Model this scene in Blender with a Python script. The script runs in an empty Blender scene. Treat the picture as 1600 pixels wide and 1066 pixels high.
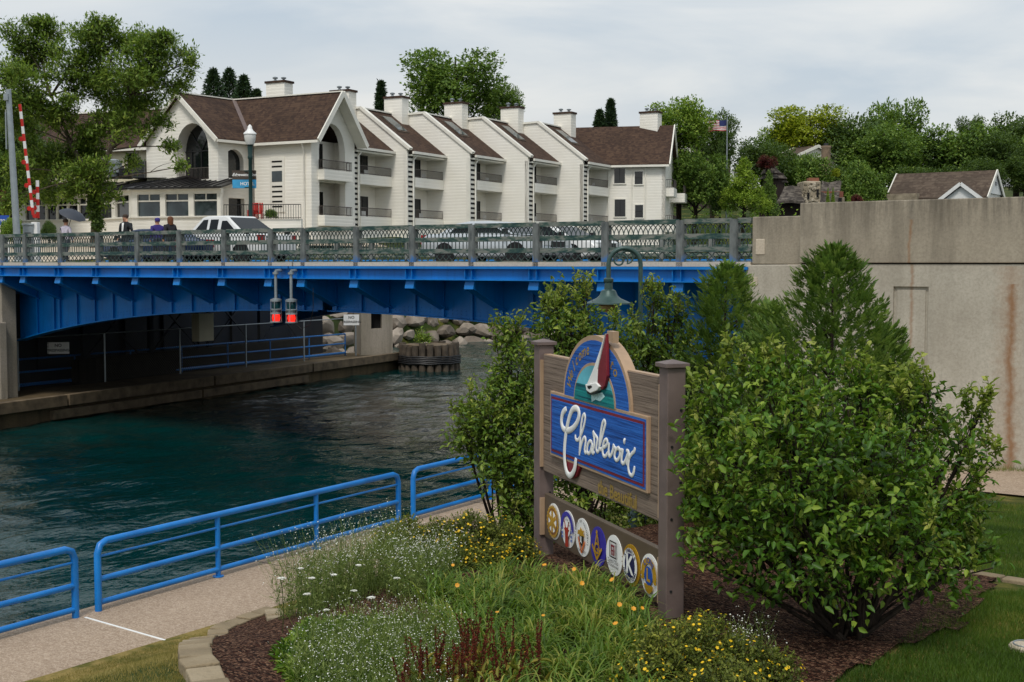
import bpy, bmesh, math, random
import numpy as np
from mathutils import Vector, Matrix, noise as mnoise

random.seed(7)
rng = np.random.default_rng(11)
R = math.radians
scene = bpy.context.scene
COL = scene.collection

# ------------------------------------------------------------------ camera
# X runs along the bridge, Y along the channel, Z up; the channel walk is z = 0.
EYE = Vector((0.0, 0.0, 5.0))
YAW, PITCH, FPX = R(35.2), math.atan(121 / 2000), 2000.0
cam_data = bpy.data.cameras.new('camera')
cam_data.lens = 45.0
cam_data.sensor_width = 36.0
cam_data.clip_start = 0.05
cam_data.clip_end = 6000
cam = bpy.data.objects.new('camera', cam_data)
cam.location = EYE
cam.rotation_euler = (R(90) - PITCH, 0, YAW)
COL.objects.link(cam)
scene.camera = cam

# ------------------------------------------------------------------ sky and sun
SUN_EL, SUN_AZ_TRAVEL = R(56), R(35.2 - 14)     # light travels away from the camera, a little to its right
world = bpy.data.worlds.new('World')
scene.world = world
world.use_nodes = True
wn, wl = world.node_tree.nodes, world.node_tree.links
wn.clear()
w_out = wn.new('ShaderNodeOutputWorld')
w_bg = wn.new('ShaderNodeBackground')
w_bg.inputs['Strength'].default_value = 0.1
w_sky = wn.new('ShaderNodeTexSky')
w_sky.sky_type = 'NISHITA'
w_sky.sun_disc = False
w_sky.sun_elevation = SUN_EL
w_sky.sun_rotation = math.pi - SUN_AZ_TRAVEL
w_sky.air_density = 1.5
w_sky.dust_density = 3.0
w_tc = wn.new('ShaderNodeTexCoord')
w_map = wn.new('ShaderNodeMapping')
w_map.inputs['Scale'].default_value = (1.0, 1.0, 5.5)
w_map.inputs['Rotation'].default_value = (R(3), R(-4), 0)
w_n = wn.new('ShaderNodeTexNoise')
w_n.inputs['Scale'].default_value = 2.3
w_n.inputs['Detail'].default_value = 7
w_n.inputs['Roughness'].default_value = 0.52
w_n.inputs['Distortion'].default_value = 0.5
w_r = wn.new('ShaderNodeValToRGB')
w_r.color_ramp.elements[0].position = 0.40
w_r.color_ramp.elements[0].color = (4.0, 4.7, 5.45, 1)
w_r.color_ramp.elements[1].position = 0.62
w_r.color_ramp.elements[1].color = (6.3, 6.45, 6.5, 1)
w_sep = wn.new('ShaderNodeSeparateXYZ')
w_hr = wn.new('ShaderNodeMapRange')
w_hr.inputs['From Min'].default_value = 0.02
w_hr.inputs['From Max'].default_value = 0.20
w_hr.inputs['To Min'].default_value = 0.95
w_hr.inputs['To Max'].default_value = 0.0
w_mx = wn.new('ShaderNodeMix'); w_mx.data_type = 'RGBA'
w_mx.inputs['B'].default_value = (7.4, 7.0, 6.4, 1)
w_m2 = wn.new('ShaderNodeMix'); w_m2.data_type = 'RGBA'
w_m2.inputs['Factor'].default_value = 0.9
wl.new(w_tc.outputs['Generated'], w_map.inputs['Vector'])
wl.new(w_map.outputs['Vector'], w_n.inputs['Vector'])
wl.new(w_n.outputs['Fac'], w_r.inputs['Fac'])
wl.new(w_tc.outputs['Generated'], w_sep.inputs['Vector'])
wl.new(w_sep.outputs['Z'], w_hr.inputs['Value'])
w_dot = wn.new('ShaderNodeVectorMath'); w_dot.operation = 'DOT_PRODUCT'
w_dot.inputs[1].default_value = (-0.76, 0.65, 0.0)
w_dr = wn.new('ShaderNodeMapRange'); w_dr.inputs['From Min'].default_value = 0.86; w_dr.inputs['From Max'].default_value = 1.0
w_dr.inputs['To Min'].default_value = 0.25
w_mul = wn.new('ShaderNodeMath'); w_mul.operation = 'MULTIPLY'
wl.new(w_tc.outputs['Generated'], w_dot.inputs[0])
wl.new(w_dot.outputs['Value'], w_dr.inputs['Value'])
wl.new(w_hr.outputs['Result'], w_mul.inputs[0])
wl.new(w_dr.outputs['Result'], w_mul.inputs[1])
wl.new(w_mul.outputs[0], w_mx.inputs['Factor'])
wl.new(w_r.outputs['Color'], w_mx.inputs['A'])
wl.new(w_sky.outputs['Color'], w_m2.inputs['A'])
wl.new(w_mx.outputs['Result'], w_m2.inputs['B'])
wl.new(w_m2.outputs['Result'], w_bg.inputs['Color'])
wl.new(w_bg.outputs['Background'], w_out.inputs['Surface'])

sun_data = bpy.data.lights.new('sun', 'SUN')
sun_data.energy = 1.5
sun_data.angle = R(14)
sun_data.color = (1.0, 0.955, 0.89)
sun = bpy.data.objects.new('sun', sun_data)
travel = Vector((-math.sin(SUN_AZ_TRAVEL) * math.cos(SUN_EL), math.cos(SUN_AZ_TRAVEL) * math.cos(SUN_EL), -math.sin(SUN_EL)))
sun.rotation_euler = travel.to_track_quat('-Z', 'Y').to_euler()
sun.location = (-20, 0, 60)
COL.objects.link(sun)

scene.view_settings.view_transform = 'Standard'
scene.view_settings.look = 'None'
scene.view_settings.gamma = 1.0
scene.view_settings.use_curve_mapping = False
scene.view_settings.exposure = 0.38
scene.cycles.max_bounces = 6
scene.cycles.transparent_max_bounces = 6
scene.cycles.caustics_reflective = False
scene.cycles.caustics_refractive = False
scene.cycles.use_denoising = True

# ------------------------------------------------------------------ survey helpers
_cy, _sy, _cp, _sp = math.cos(YAW), math.sin(YAW), math.cos(PITCH), math.sin(PITCH)

def ray(px, py):
    """World direction of a sight line, scaled to one metre of horizontal distance ahead."""
    rx, ry = (px - 800) / FPX, (533 - py) / FPX
    f = _cp + ry * _sp
    z = -_sp + ry * _cp
    return Vector((rx / f * _cy - _sy, rx / f * _sy + _cy, z / f))

def P(px, py, d):
    return EYE + ray(px, py) * d

def C(px, d, z=0.0):
    p = P(px, 412, d)
    return Vector((p.x, p.y, z))

def onY(px, py, Y):
    r = ray(px, py)
    return EYE + r * (Y / r.y)

def onZ(px, py, z):
    r = ray(px, py)
    return EYE + r * ((z - EYE.z) / r.z)

def camxy(x, d, z=0.0):
    return Vector((x * _cy - d * _sy, x * _sy + d * _cy, z))

def depth(X, Y):
    return -X * _sy + Y * _cy

def sstep(a, b, x):
    t = min(1.0, max(0.0, (x - a) / (b - a)))
    return t * t * (3 - 2 * t)

WATER_Z = -0.62
WALK_X0, WALK_X1 = -16.05, -13.55

def gz(X, Y):
    """Height of the garden slope between the channel walk and the abutment wall."""
    r = sstep(WALK_X1 - 0.1, -6.7, X)
    top = 2.0 + (0.92 - 2.0) * sstep(9.5, 24.0, Y) + 0.12 * sstep(9, 3, Y)
    n = mnoise.noise(Vector((X * 0.7, Y * 0.7, 0))) * 0.05 * r
    return top * r + n

def G(px, py):
    r = ray(px, py)
    t = 3.0
    while t < 60:
        p = EYE + r * t
        if p.z < gz(p.x, p.y):
            return Vector((p.x, p.y, gz(p.x, p.y)))
        t += 0.02
    return onZ(px, py, 0)

# ------------------------------------------------------------------ objects
ORG = {}

def tag(o, label=None, cat=None, group=None, kind=None):
    if label: o['label'] = label
    if cat: o['category'] = cat
    if group: o['group'] = group
    if kind: o['kind'] = kind
    return o

def thing(name, label, cat, loc=(0, 0, 0), rotz=0.0, group=None):
    o = bpy.data.objects.new(name, None)
    o.empty_display_size = 0.2
    COL.objects.link(o)
    o.location = loc
    o.rotation_euler = (0, 0, rotz)
    ORG[o.name] = (Vector(loc), rotz)
    return tag(o, label, cat, group)

def link(name, me, parent=None, loc=None):
    o = bpy.data.objects.new(name, me)
    COL.objects.link(o)
    if parent is not None:
        o.parent = parent
        if parent.name in ORG:
            ORG[o.name] = ORG[parent.name]
    if loc is not None:
        o.location = loc
    return o

def copy_tree(o, parent=None):
    c = o.copy()
    COL.objects.link(c)
    c.parent = parent
    for ch in list(o.children):
        copy_tree(ch, c)
    return c

class MB:
    """Collects shapes; build() links them as one mesh object."""
    def __init__(s, M=None):
        s.v, s.f, s.mi, s.cur, s.M, s.sm = [], [], [], 0, M, []
    def add(s, vs, fs, smooth=False):
        k = len(s.v)
        for p in vs:
            p = Vector(p)
            s.v.append(s.M @ p if s.M else p)
        for f in fs:
            s.f.append([i + k for i in f]); s.mi.append(s.cur); s.sm.append(smooth)
    def box(s, x0, y0, z0, x1, y1, z1):
        s.add([(x0, y0, z0), (x1, y0, z0), (x1, y1, z0), (x0, y1, z0), (x0, y0, z1), (x1, y0, z1), (x1, y1, z1), (x0, y1, z1)],
              [(0, 3, 2, 1), (4, 5, 6, 7), (0, 1, 5, 4), (1, 2, 6, 5), (2, 3, 7, 6), (3, 0, 4, 7)])
        return s
    def obox(s, c, a, b, d):
        """box centred at c with half vectors a, b, d"""
        c, a, b, d = Vector(c), Vector(a), Vector(b), Vector(d)
        s.add([c - a - b - d, c + a - b - d, c + a + b - d, c - a + b - d, c - a - b + d, c + a - b + d, c + a + b + d, c - a + b + d],
              [(0, 3, 2, 1), (4, 5, 6, 7), (0, 1, 5, 4), (1, 2, 6, 5), (2, 3, 7, 6), (3, 0, 4, 7)])
        return s
    def bar(s, p, q, w, h, up=(0, 0, 1)):
        p, q, up = Vector(p), Vector(q), Vector(up)
        d = (q - p); L = d.length; d = d / L
        side = d.cross(up)
        if side.length < 1e-5: side = d.cross(Vector((1, 0, 0)))
        side.normalize(); u = side.cross(d)
        s.obox((p + q) / 2, d * L / 2, side * w / 2, u * h / 2)
        return s
    def prism(s, poly, vec):
        n = len(poly); vec = Vector(vec)
        vs = [Vector(p) for p in poly] + [Vector(p) + vec for p in poly]
        fs = [list(range(n))[::-1], list(range(n, 2 * n))] + [(i, (i + 1) % n, n + (i + 1) % n, n + i) for i in range(n)]
        s.add(vs, fs); return s
    def poly(s, pts):
        s.add(pts, [list(range(len(pts)))]); return s
    def tube(s, pts, r, n=8, cap=True, squash=None, close=False):
        pts = [Vector(p) for p in pts]
        m = len(pts)
        rs = r if isinstance(r, (list, tuple)) else [r] * m
        vs, fs = [], []
        ref = None
        for i in range(m):
            if close: t = pts[(i + 1) % m] - pts[i - 1]
            else: t = pts[min(i + 1, m - 1)] - pts[max(i - 1, 0)]
            if t.length < 1e-9: t = Vector((0, 0, 1))
            t.normalize()
            if squash is not None:
                nrm = Vector(squash[0]).normalized(); side = t.cross(nrm).normalized(); up = nrm * squash[1]
            else:
                if ref is None:
                    ref = Vector((0, 0, 1)) if abs(t.z) < 0.9 else Vector((1, 0, 0))
                side = t.cross(ref)
                if side.length < 1e-4: side = t.cross(Vector((0, 1, 0.3)))
                side.normalize(); up = side.cross(t); ref = up
            for k in range(n):
                a = 2 * math.pi * k / n
                vs.append(pts[i] + side * (math.cos(a) * rs[i]) + up * (math.sin(a) * rs[i]))
        mm = m if close else m - 1
        for i in range(mm):
            for k in range(n):
                j = (i + 1) % m
                fs.append((i * n + k, i * n + (k + 1) % n, j * n + (k + 1) % n, j * n + k))
        s.add(vs, fs, True)
        if cap and not close:
            s.add([vs[k] for k in range(n)], [list(range(n))[::-1]])
            s.add([vs[(m - 1) * n + k] for k in range(n)], [list(range(n))])
        return s
    def lathe(s, prof, n=16, c=(0, 0, 0), axis=None):
        c = Vector(c); vs, fs = [], []
        if axis is None: ex, ey, ez = Vector((1, 0, 0)), Vector((0, 1, 0)), Vector((0, 0, 1))
        else:
            ez = Vector(axis).normalized(); ex = ez.orthogonal().normalized(); ey = ez.cross(ex)
        for r, z in prof:
            for k in range(n):
                a = 2 * math.pi * k / n
                vs.append(c + ex * (r * math.cos(a)) + ey * (r * math.sin(a)) + ez * z)
        for i in range(len(prof) - 1):
            for k in range(n):
                fs.append((i * n + k, i * n + (k + 1) % n, (i + 1) * n + (k + 1) % n, (i + 1) * n + k))
        if prof[0][0] > 1e-4: fs.append(list(range(n))[::-1])
        if prof[-1][0] > 1e-4: fs.append([(len(prof) - 1) * n + k for k in range(n)])
        s.add(vs, fs, True); return s
    def mesh(s, name, mats, sharp=40):
        me = bpy.data.meshes.new(name)
        me.from_pydata([tuple(p) for p in s.v], [], s.f)
        for m in (mats if isinstance(mats, (list, tuple)) else [mats]): me.materials.append(m)
        me.polygons.foreach_set('material_index', s.mi)
        if any(s.sm):
            me.polygons.foreach_set('use_smooth', s.sm)
            me.set_sharp_from_angle(angle=R(sharp))
        me.update()
        return me
    def build(s, name, mats, parent=None, local=False, bevel=0.0):
        if parent is not None and not local and parent.name in ORG:
            o0, rz = ORG[parent.name]
            T = Matrix.Translation(o0) @ Matrix.Rotation(rz, 4, 'Z')
            Ti = T.inverted()
            s.v = [Ti @ p for p in s.v]
        o = link(name, s.mesh(name, mats), parent)
        if bevel:
            b = o.modifiers.new('bevel', 'BEVEL'); b.width = bevel; b.segments = 2; b.limit_method = 'ANGLE'
        return o

def np_mesh(name, verts, quads, mats, rnd=None, smooth=False, mi=None):
    """Fast mesh from arrays of points and quads (or triangles)."""
    verts = np.ascontiguousarray(verts, dtype=np.float32).reshape(-1, 3)
    quads = np.ascontiguousarray(quads, dtype=np.int32)
    k = quads.shape[1]
    me = bpy.data.meshes.new(name)
    me.vertices.add(len(verts)); me.vertices.foreach_set('co', verts.ravel())
    me.loops.add(quads.size); me.loops.foreach_set('vertex_index', quads.ravel())
    me.polygons.add(len(quads)); me.polygons.foreach_set('loop_start', np.arange(0, quads.size, k, dtype=np.int32))
    if mi is not None: me.polygons.foreach_set('material_index', np.ascontiguousarray(mi, dtype=np.int32))
    if smooth: me.polygons.foreach_set('use_smooth', np.ones(len(quads), dtype=bool))
    for m in (mats if isinstance(mats, (list, tuple)) else [mats]): me.materials.append(m)
    if rnd is not None:
        at = me.attributes.new('rnd', 'FLOAT', 'FACE')
        at.data.foreach_set('value', np.ascontiguousarray(rnd, dtype=np.float32))
    me.update(calc_edges=True)
    return me

def text_polys(body, size=1.0, shear=0.0, bold=0.0):
    """(points, faces) of a line of lettering lying in its own XY plane."""
    cu = bpy.data.curves.new('lettering', 'FONT')
    cu.body = body; cu.size = size; cu.shear = shear; cu.align_x = 'CENTER'; cu.align_y = 'CENTER'
    cu.offset = bold; cu.resolution_u = 3
    ob = bpy.data.objects.new('lettering', cu)
    COL.objects.link(ob)
    dg = bpy.context.evaluated_depsgraph_get()
    me = ob.evaluated_get(dg).to_mesh()
    vs = [v.co.copy() for v in me.vertices]; fs = [list(p.vertices) for p in me.polygons]
    bpy.data.objects.remove(ob); bpy.data.curves.remove(cu)
    return vs, fs

def add_text(mb, body, size, origin, ex, ey, shear=0.0, bold=0.0, lift=0.0):
    vs, fs = text_polys(body, size, shear, bold)
    ex, ey = Vector(ex), Vector(ey); n = ex.cross(ey).normalized()
    o = Vector(origin) + n * lift
    mb.add([o + ex * p.x + ey * p.y for p in vs], fs)

# ------------------------------------------------------------------ materials
def lin(h):
    h = h.lstrip('#')
    out = []
    for i in (0, 2, 4):
        c = int(h[i:i + 2], 16) / 255
        out.append(c / 12.92 if c <= 0.04045 else ((c + 0.055) / 1.055) ** 2.4)
    return (*out, 1.0)

class NT:
    def __init__(s, name):
        s.m = bpy.data.materials.new(name); s.m.use_nodes = True
        s.n, s.l = s.m.node_tree.nodes, s.m.node_tree.links
        s.b = s.n['Principled BSDF']; s.out = s.n['Material Output']
        s._pos = None
    def node(s, t, **kw):
        n = s.n.new(t)
        for k, v in kw.items(): setattr(n, k, v)
        return n
    def pos(s):
        if s._pos is None: s._pos = s.n.new('ShaderNodeNewGeometry').outputs['Position']
        return s._pos
    def objco(s):
        return s.n.new('ShaderNodeTexCoord').outputs['Object']
    def mapped(s, vec, scale=(1, 1, 1), rot=(0, 0, 0)):
        m = s.n.new('ShaderNodeMapping'); m.inputs['Scale'].default_value = scale; m.inputs['Rotation'].default_value = rot
        s.l.new(vec, m.inputs['Vector']); return m.outputs['Vector']
    def noise(s, vec, scale, detail=5, rough=0.55, dist=0.0):
        n = s.n.new('ShaderNodeTexNoise'); n.inputs['Scale'].default_value = scale; n.inputs['Detail'].default_value = detail
        n.inputs['Roughness'].default_value = rough; n.inputs['Distortion'].default_value = dist
        s.l.new(vec, n.inputs['Vector']); return n.outputs['Fac']
    def voronoi(s, vec, scale, feature='F1', out='Distance'):
        n = s.n.new('ShaderNodeTexVoronoi'); n.feature = feature; n.inputs['Scale'].default_value = scale
        s.l.new(vec, n.inputs['Vector']); return n.outputs[out]
    def ramp(s, fac, stops):
        r = s.n.new('ShaderNodeValToRGB'); e = r.color_ramp.elements
        while len(e) < len(stops): e.new(0.5)
        for i, (p, c) in enumerate(stops):
            e[i].position = p; e[i].color = c if len(c) == 4 else (*c, 1)
        s.l.new(fac, r.inputs['Fac']); return r.outputs['Color']
    def mix(s, fac, a, b, mode='MIX'):
        m = s.n.new('ShaderNodeMix'); m.data_type = 'RGBA'; m.blend_type = mode
        for v, k in ((fac, 'Factor'), (a, 'A'), (b, 'B')):
            if isinstance(v, (int, float)): m.inputs[k].default_value = v
            elif isinstance(v, tuple): m.inputs[k].default_value = v if len(v) == 4 else (*v, 1)
            else: s.l.new(v, m.inputs[k])
        return m.outputs['Result']
    def math(s, op, a, b=0.0, c=0.0):
        m = s.n.new('ShaderNodeMath'); m.operation = op
        for i, v in enumerate((a, b, c)):
            if isinstance(v, (int, float)): m.inputs[i].default_value = v
            else: s.l.new(v, m.inputs[i])
        return m.outputs[0]
    def xyz(s, vec):
        n = s.n.new('ShaderNodeSeparateXYZ'); s.l.new(vec, n.inputs[0]); return n.outputs
    def bump(s, h, strength=0.3, dist=0.02):
        n = s.n.new('ShaderNodeBump'); n.inputs['Strength'].default_value = strength; n.inputs['Distance'].default_value = dist
        s.l.new(h, n.inputs['Height']); s.l.new(n.outputs['Normal'], s.b.inputs['Normal']); return n
    def color(s, c):
        if isinstance(c, tuple): s.b.inputs['Base Color'].default_value = c
        else: s.l.new(c, s.b.inputs['Base Color'])
    def setp(s, rough=0.6, metal=0.0, spec=0.4):
        s.b.inputs['Metallic'].default_value = metal
        s.b.inputs['Specular IOR Level'].default_value = spec
        if isinstance(rough, (int, float)): s.b.inputs['Roughness'].default_value = rough
        else: s.l.new(rough, s.b.inputs['Roughness'])

def sc(c, k): return (c[0] * k, c[1] * k, c[2] * k, 1)

_mc = {}
def plain(name, hexc, rough=0.6, metal=0.0, var=0.25, scale=3.0, bump=0.0, bscale=40.0, obj=False, spec=0.4):
    if name in _mc: return _mc[name]
    t = NT(name); c = lin(hexc)
    v = t.objco() if obj else t.pos()
    f = t.noise(v, scale, 6)
    t.color(t.ramp(f, [(0.3, sc(c, 1 - var)), (0.7, sc(c, 1 + var * 0.6))]))
    rr = t.math('MULTIPLY_ADD', f, 0.25, rough - 0.12)
    t.setp(rr, metal, spec)
    if bump: t.bump(t.noise(v, bscale, 4), bump, 0.01)
    _mc[name] = t.m
    return t.m

def blue_paint():
    t = NT('blue_bridge_paint'); p = t.pos()
    f = t.noise(p, 0.9, 5); g = t.noise(t.mapped(p, (3, 3, 0.5)), 2.5, 6)
    c = t.ramp(f, [(0.3, lin('#0468b2')), (0.7, lin('#067fd0'))])
    dirt = t.ramp(g, [(0.52, (0, 0, 0)), (0.78, (1, 1, 1))])
    c = t.mix(t.math('MULTIPLY', dirt, 0.35), c, lin('#06406f'))
    rs = t.noise(t.mapped(p, (9, 9, 1.1)), 1.3, 8, 0.7)
    c = t.mix(t.math('MULTIPLY', t.ramp(rs, [(0.63, (0, 0, 0)), (0.74, (1, 1, 1))]), 0.45), c, lin('#3a3430'))
    t.color(c); t.setp(0.42, 0, 0.4)
    return t.m

def rail_blue():
    t = NT('blue_railing_paint'); p = t.pos()
    f = t.noise(p, 2.2, 5); g = t.noise(p, 14, 6)
    c = t.ramp(f, [(0.3, lin('#0868b4')), (0.7, lin('#107fd2'))])
    c = t.mix(t.math('MULTIPLY', t.ramp(g, [(0.62, (0, 0, 0)), (0.7, (1, 1, 1))]), 0.3), c, lin('#5d8fb8'))
    t.color(c); t.setp(0.36, 0, 0.5); t.bump(t.noise(p, 60, 3), 0.05, 0.004)
    return t.m

def weathered_rail():
    t = NT('weathered_green_paint'); p = t.pos()
    f = t.noise(t.mapped(p, (0.8, 1, 2.6)), 3.4, 9, 0.72)
    c = t.ramp(f, [(0.40, lin('#24403f')), (0.48, lin('#44594f')), (0.54, lin('#6f746d')), (0.75, lin('#918e85'))])
    t.color(c); t.setp(0.6, 0.0, 0.3); t.bump(f, 0.1, 0.005)
    return t.m

def post_steel():
    t = NT('weathered_post_steel'); p = t.pos()
    f = t.noise(t.mapped(p, (2, 2, 0.7)), 3.5, 7, 0.6)
    z = t.xyz(p)[2]
    c = t.ramp(f, [(0.3, lin('#4a5050')), (0.5, lin('#6d716f')), (0.72, lin('#7f8583'))])
    # blue overspray from the beam repainting at the foot of each post
    k = t.math('MULTIPLY', t.math('SUBTRACT', 5.28, z), 4.0)
    k2 = t.math('ADD', k, t.math('MULTIPLY', t.math('SUBTRACT', f, 0.55), 3.0))
    c = t.mix(t.math('MULTIPLY', t.ramp(k2, [(0.25, (0, 0, 0)), (1.0, (1, 1, 1))]), 0.8), c, lin('#1d6fb4'))
    t.color(c); t.setp(0.55, 0.15, 0.4); t.bump(f, 0.1, 0.004)
    return t.m

def concrete(name, base='#a89f90', dark='#6e675c', light='#bdb4a4', streak=0.5, stains=None, topz=None):
    t = NT(name); p = t.pos()
    big = t.noise(p, 0.55, 7, 0.6); fine = t.noise(p, 22, 5, 0.6)
    c = t.ramp(big, [(0.3, lin(base)), (0.62, lin(light))])
    c = t.mix(t.math('MULTIPLY', t.ramp(fine, [(0.4, (0, 0, 0)), (0.72, (1, 1, 1))]), 0.35), c, lin(dark))
    if streak:
        st = t.noise(t.mapped(p, (1.4, 1.4, 0.16)), 1.3, 9, 0.66)
        k = t.ramp(st, [(0.47, (0, 0, 0)), (0.68, (1, 1, 1))])
        c = t.mix(t.math('MULTIPLY', k, streak), c, lin(dark))
    if topz is not None:
        z = t.xyz(p)[2]
        st2 = t.noise(t.mapped(p, (5, 5, 0.5)), 1.6, 8, 0.65)
        h = t.math('MULTIPLY', t.math('SUBTRACT', z, topz - 0.85), 1.25)
        h = t.math('MULTIPLY', h, t.ramp(st2, [(0.35, (0, 0, 0)), (0.7, (1, 1, 1))]))
        h = t.math('MINIMUM', t.math('MAXIMUM', h, 0.0), 1.0)
        c = t.mix(t.math('MULTIPLY', h, 0.9), c, lin('#4f4a42'))
    if stains:
        X, Y, Z = t.xyz(p)
        wob = t.noise(t.mapped(p, (0, 0, 1)), 1.1, 4)
        rag = t.noise(p, 9, 5)
        for x0, w, z0, amt in stains:
            u = t.math('ABSOLUTE', t.math('SUBTRACT', t.math('ADD', X, t.math('MULTIPLY', wob, 0.34)), x0 + 0.17))
            m = t.math('SUBTRACT', 1.0, t.math('DIVIDE', u, w))
            m = t.math('ADD', m, t.math('MULTIPLY', t.math('SUBTRACT', rag, 0.5), 1.3))
            m = t.math('MULTIPLY', m, t.math('LESS_THAN', Z, z0))
            k = t.ramp(m, [(0.0, (0, 0, 0)), (1.0, (1, 1, 1))])
            c = t.mix(t.math('MULTIPLY', k, amt), c, lin('#8a5f38'))
    t.color(c); t.setp(0.88, 0, 0.25)
    t.bump(t.math('ADD', t.math('MULTIPLY', big, 0.6), t.math('MULTIPLY', fine, 0.5)), 0.35, 0.02)
    return t.m

def siding():
    t = NT('white_lap_siding'); p = t.pos(); z = t.xyz(p)[2]
    saw = t.math('MINIMUM', t.math('MULTIPLY', t.math('SUBTRACT', 1.0, t.math('FRACT', t.math('MULTIPLY', z, 1 / 0.24))), 3.0), 1.0)
    f = t.noise(p, 0.35, 5); g = t.noise(t.mapped(p, (0.5, 0.5, 0.25)), 1.1, 5)
    c = t.ramp(f, [(0.3, lin('#ebe6d9')), (0.7, lin('#f3efe5'))])
    c = t.mix(t.math('MULTIPLY', t.ramp(g, [(0.5, (0, 0, 0)), (0.8, (1, 1, 1))]), 0.25), c, lin('#cfc8b4'))
    t.color(c); t.setp(0.6, 0, 0.3)
    t.bump(saw, 0.4, 0.035)
    return t.m

def shingle(name, a, b, cdark, course=0.17, w=0.35):
    t = NT(name); p = t.pos(); X, Y, Z = t.xyz(p)
    row = t.math('MULTIPLY', Z, 1 / course)
    idr = t.math('FLOOR', row)
    cmb = t.node('ShaderNodeCombineXYZ')
    t.l.new(t.math('MULTIPLY', t.math('ADD', X, Y), 1 / w), cmb.inputs[0])
    t.l.new(t.math('MULTIPLY', t.math('SUBTRACT', X, Y), 1 / w), cmb.inputs[1])
    t.l.new(t.math('MULTIPLY', idr, 3.7), cmb.inputs[2])
    v = t.voronoi(cmb.outputs[0], 1.0, 'F1', 'Color')
    f = t.noise(p, 0.5, 6)
    c = t.ramp(t.xyz(v)[0], [(0.1, lin(a)), (0.9, lin(b))])
    c = t.mix(t.math('MULTIPLY', t.ramp(f, [(0.45, (0, 0, 0)), (0.75, (1, 1, 1))]), 0.5), c, lin(cdark))
    edge = t.math('GREATER_THAN', t.math('FRACT', row), 0.82)
    c = t.mix(t.math('MULTIPLY', edge, 0.45), c, lin(cdark))
    t.color(c); t.setp(0.9, 0, 0.2); t.bump(t.math('FRACT', row), 0.4, 0.03)
    return t.m

def glass(name='dark_window_glass', tint='#14181a', rough=0.06):
    t = NT(name); p = t.pos()
    f = t.noise(t.mapped(p, (1, 1, 0.6)), 0.8, 4)
    t.color(t.ramp(f, [(0.35, sc(lin(tint), 0.6)), (0.7, sc(lin(tint), 1.5))])); t.setp(rough, 0, 0.6)
    return t.m

def sign_wood(name, a, b, groove, axis_local=True, k=1.0):
    """Sandblasted boards: raised grain running along the sign."""
    t = NT(name); v = t.objco()
    g = t.noise(t.mapped(v, (0.55 * k, 1, 26 * k)), 2.2, 8, 0.62, 0.35)
    g2 = t.noise(t.mapped(v, (1.4, 1, 70)), 2.0, 5, 0.6)
    s_ = t.math('ADD', t.math('MULTIPLY', g, 0.7), t.math('MULTIPLY', g2, 0.3))
    c = t.ramp(s_, [(0.38, lin(groove)), (0.46, lin(a)), (0.62, lin(b))])
    t.color(c); t.setp(0.75, 0, 0.25); t.bump(s_, 0.7, 0.012)
    return t.m

def leafm(name, dark, mid, light, trans=0.3, rough=0.5, spec=0.35):
    t = NT(name)
    a = t.node('ShaderNodeAttribute'); a.attribute_name = 'rnd'
    p = t.pos(); f = t.noise(p, 1.3, 3)
    k = t.math('ADD', t.math('MULTIPLY', a.outputs['Fac'], 0.75), t.math('MULTIPLY', t.math('SUBTRACT', f, 0.5), 0.7))
    k = t.math('ADD', k, 0.12)
    c = t.ramp(k, [(0.1, lin(dark)), (0.5, lin(mid)), (0.95, lin(light))])
    t.color(c); t.setp(rough, 0, spec)
    tr = t.node('ShaderNodeBsdfTranslucent')
    t.l.new(t.mix(0.35, c, lin('#8fae2a'), 'MIX'), tr.inputs['Color'])
    mx = t.node('ShaderNodeMixShader'); mx.inputs[0].default_value = trans
    t.l.new(t.b.outputs[0], mx.inputs[1]); t.l.new(tr.outputs[0], mx.inputs[2])
    t.l.new(mx.outputs[0], t.out.inputs['Surface'])
    return t.m

def bark(name, a='#3b332b', b='#6a6054'):
    t = NT(name); p = t.pos()
    f = t.noise(t.mapped(p, (6, 6, 1.2)), 3, 6)
    t.color(t.ramp(f, [(0.35, lin(a)), (0.7, lin(b))])); t.setp(0.9, 0, 0.2); t.bump(f, 0.6, 0.03)
    return t.m

def water_mat():
    t = NT('channel_water'); p = t.pos()
    v = t.mapped(p, (1.0, 0.55, 1.0), (0, 0, R(18)))
    n1 = t.noise(v, 0.6, 3, 0.5, 0.8); n2 = t.noise(v, 2.2, 4, 0.55, 0.6); n3 = t.noise(v, 7.0, 3, 0.5)
    gust = t.ramp(t.noise(t.mapped(p, (1, .45, 1), (0, 0, .5)), 0.14, 3), [(0.35, (0, 0, 0)), (0.65, (1, 1, 1))])
    h = t.math('ADD', t.math('MULTIPLY', n1, 0.55), t.math('ADD', t.math('MULTIPLY', n2, 0.36), t.math('MULTIPLY', n3, 0.11)))
    h = t.math('MULTIPLY', h, t.math('MULTIPLY_ADD', gust, 0.8, 0.45))
    f = t.noise(p, 0.12, 4)
    t.color(t.ramp(f, [(0.35, (0.0006, 0.015, 0.014, 1)), (0.65, (0.001, 0.032, 0.030, 1))]))
    t.setp(0.06, 0, 0.5); t.b.inputs['IOR'].default_value = 1.33
    t.bump(h, 1.0, 0.26)
    return t.m

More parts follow.
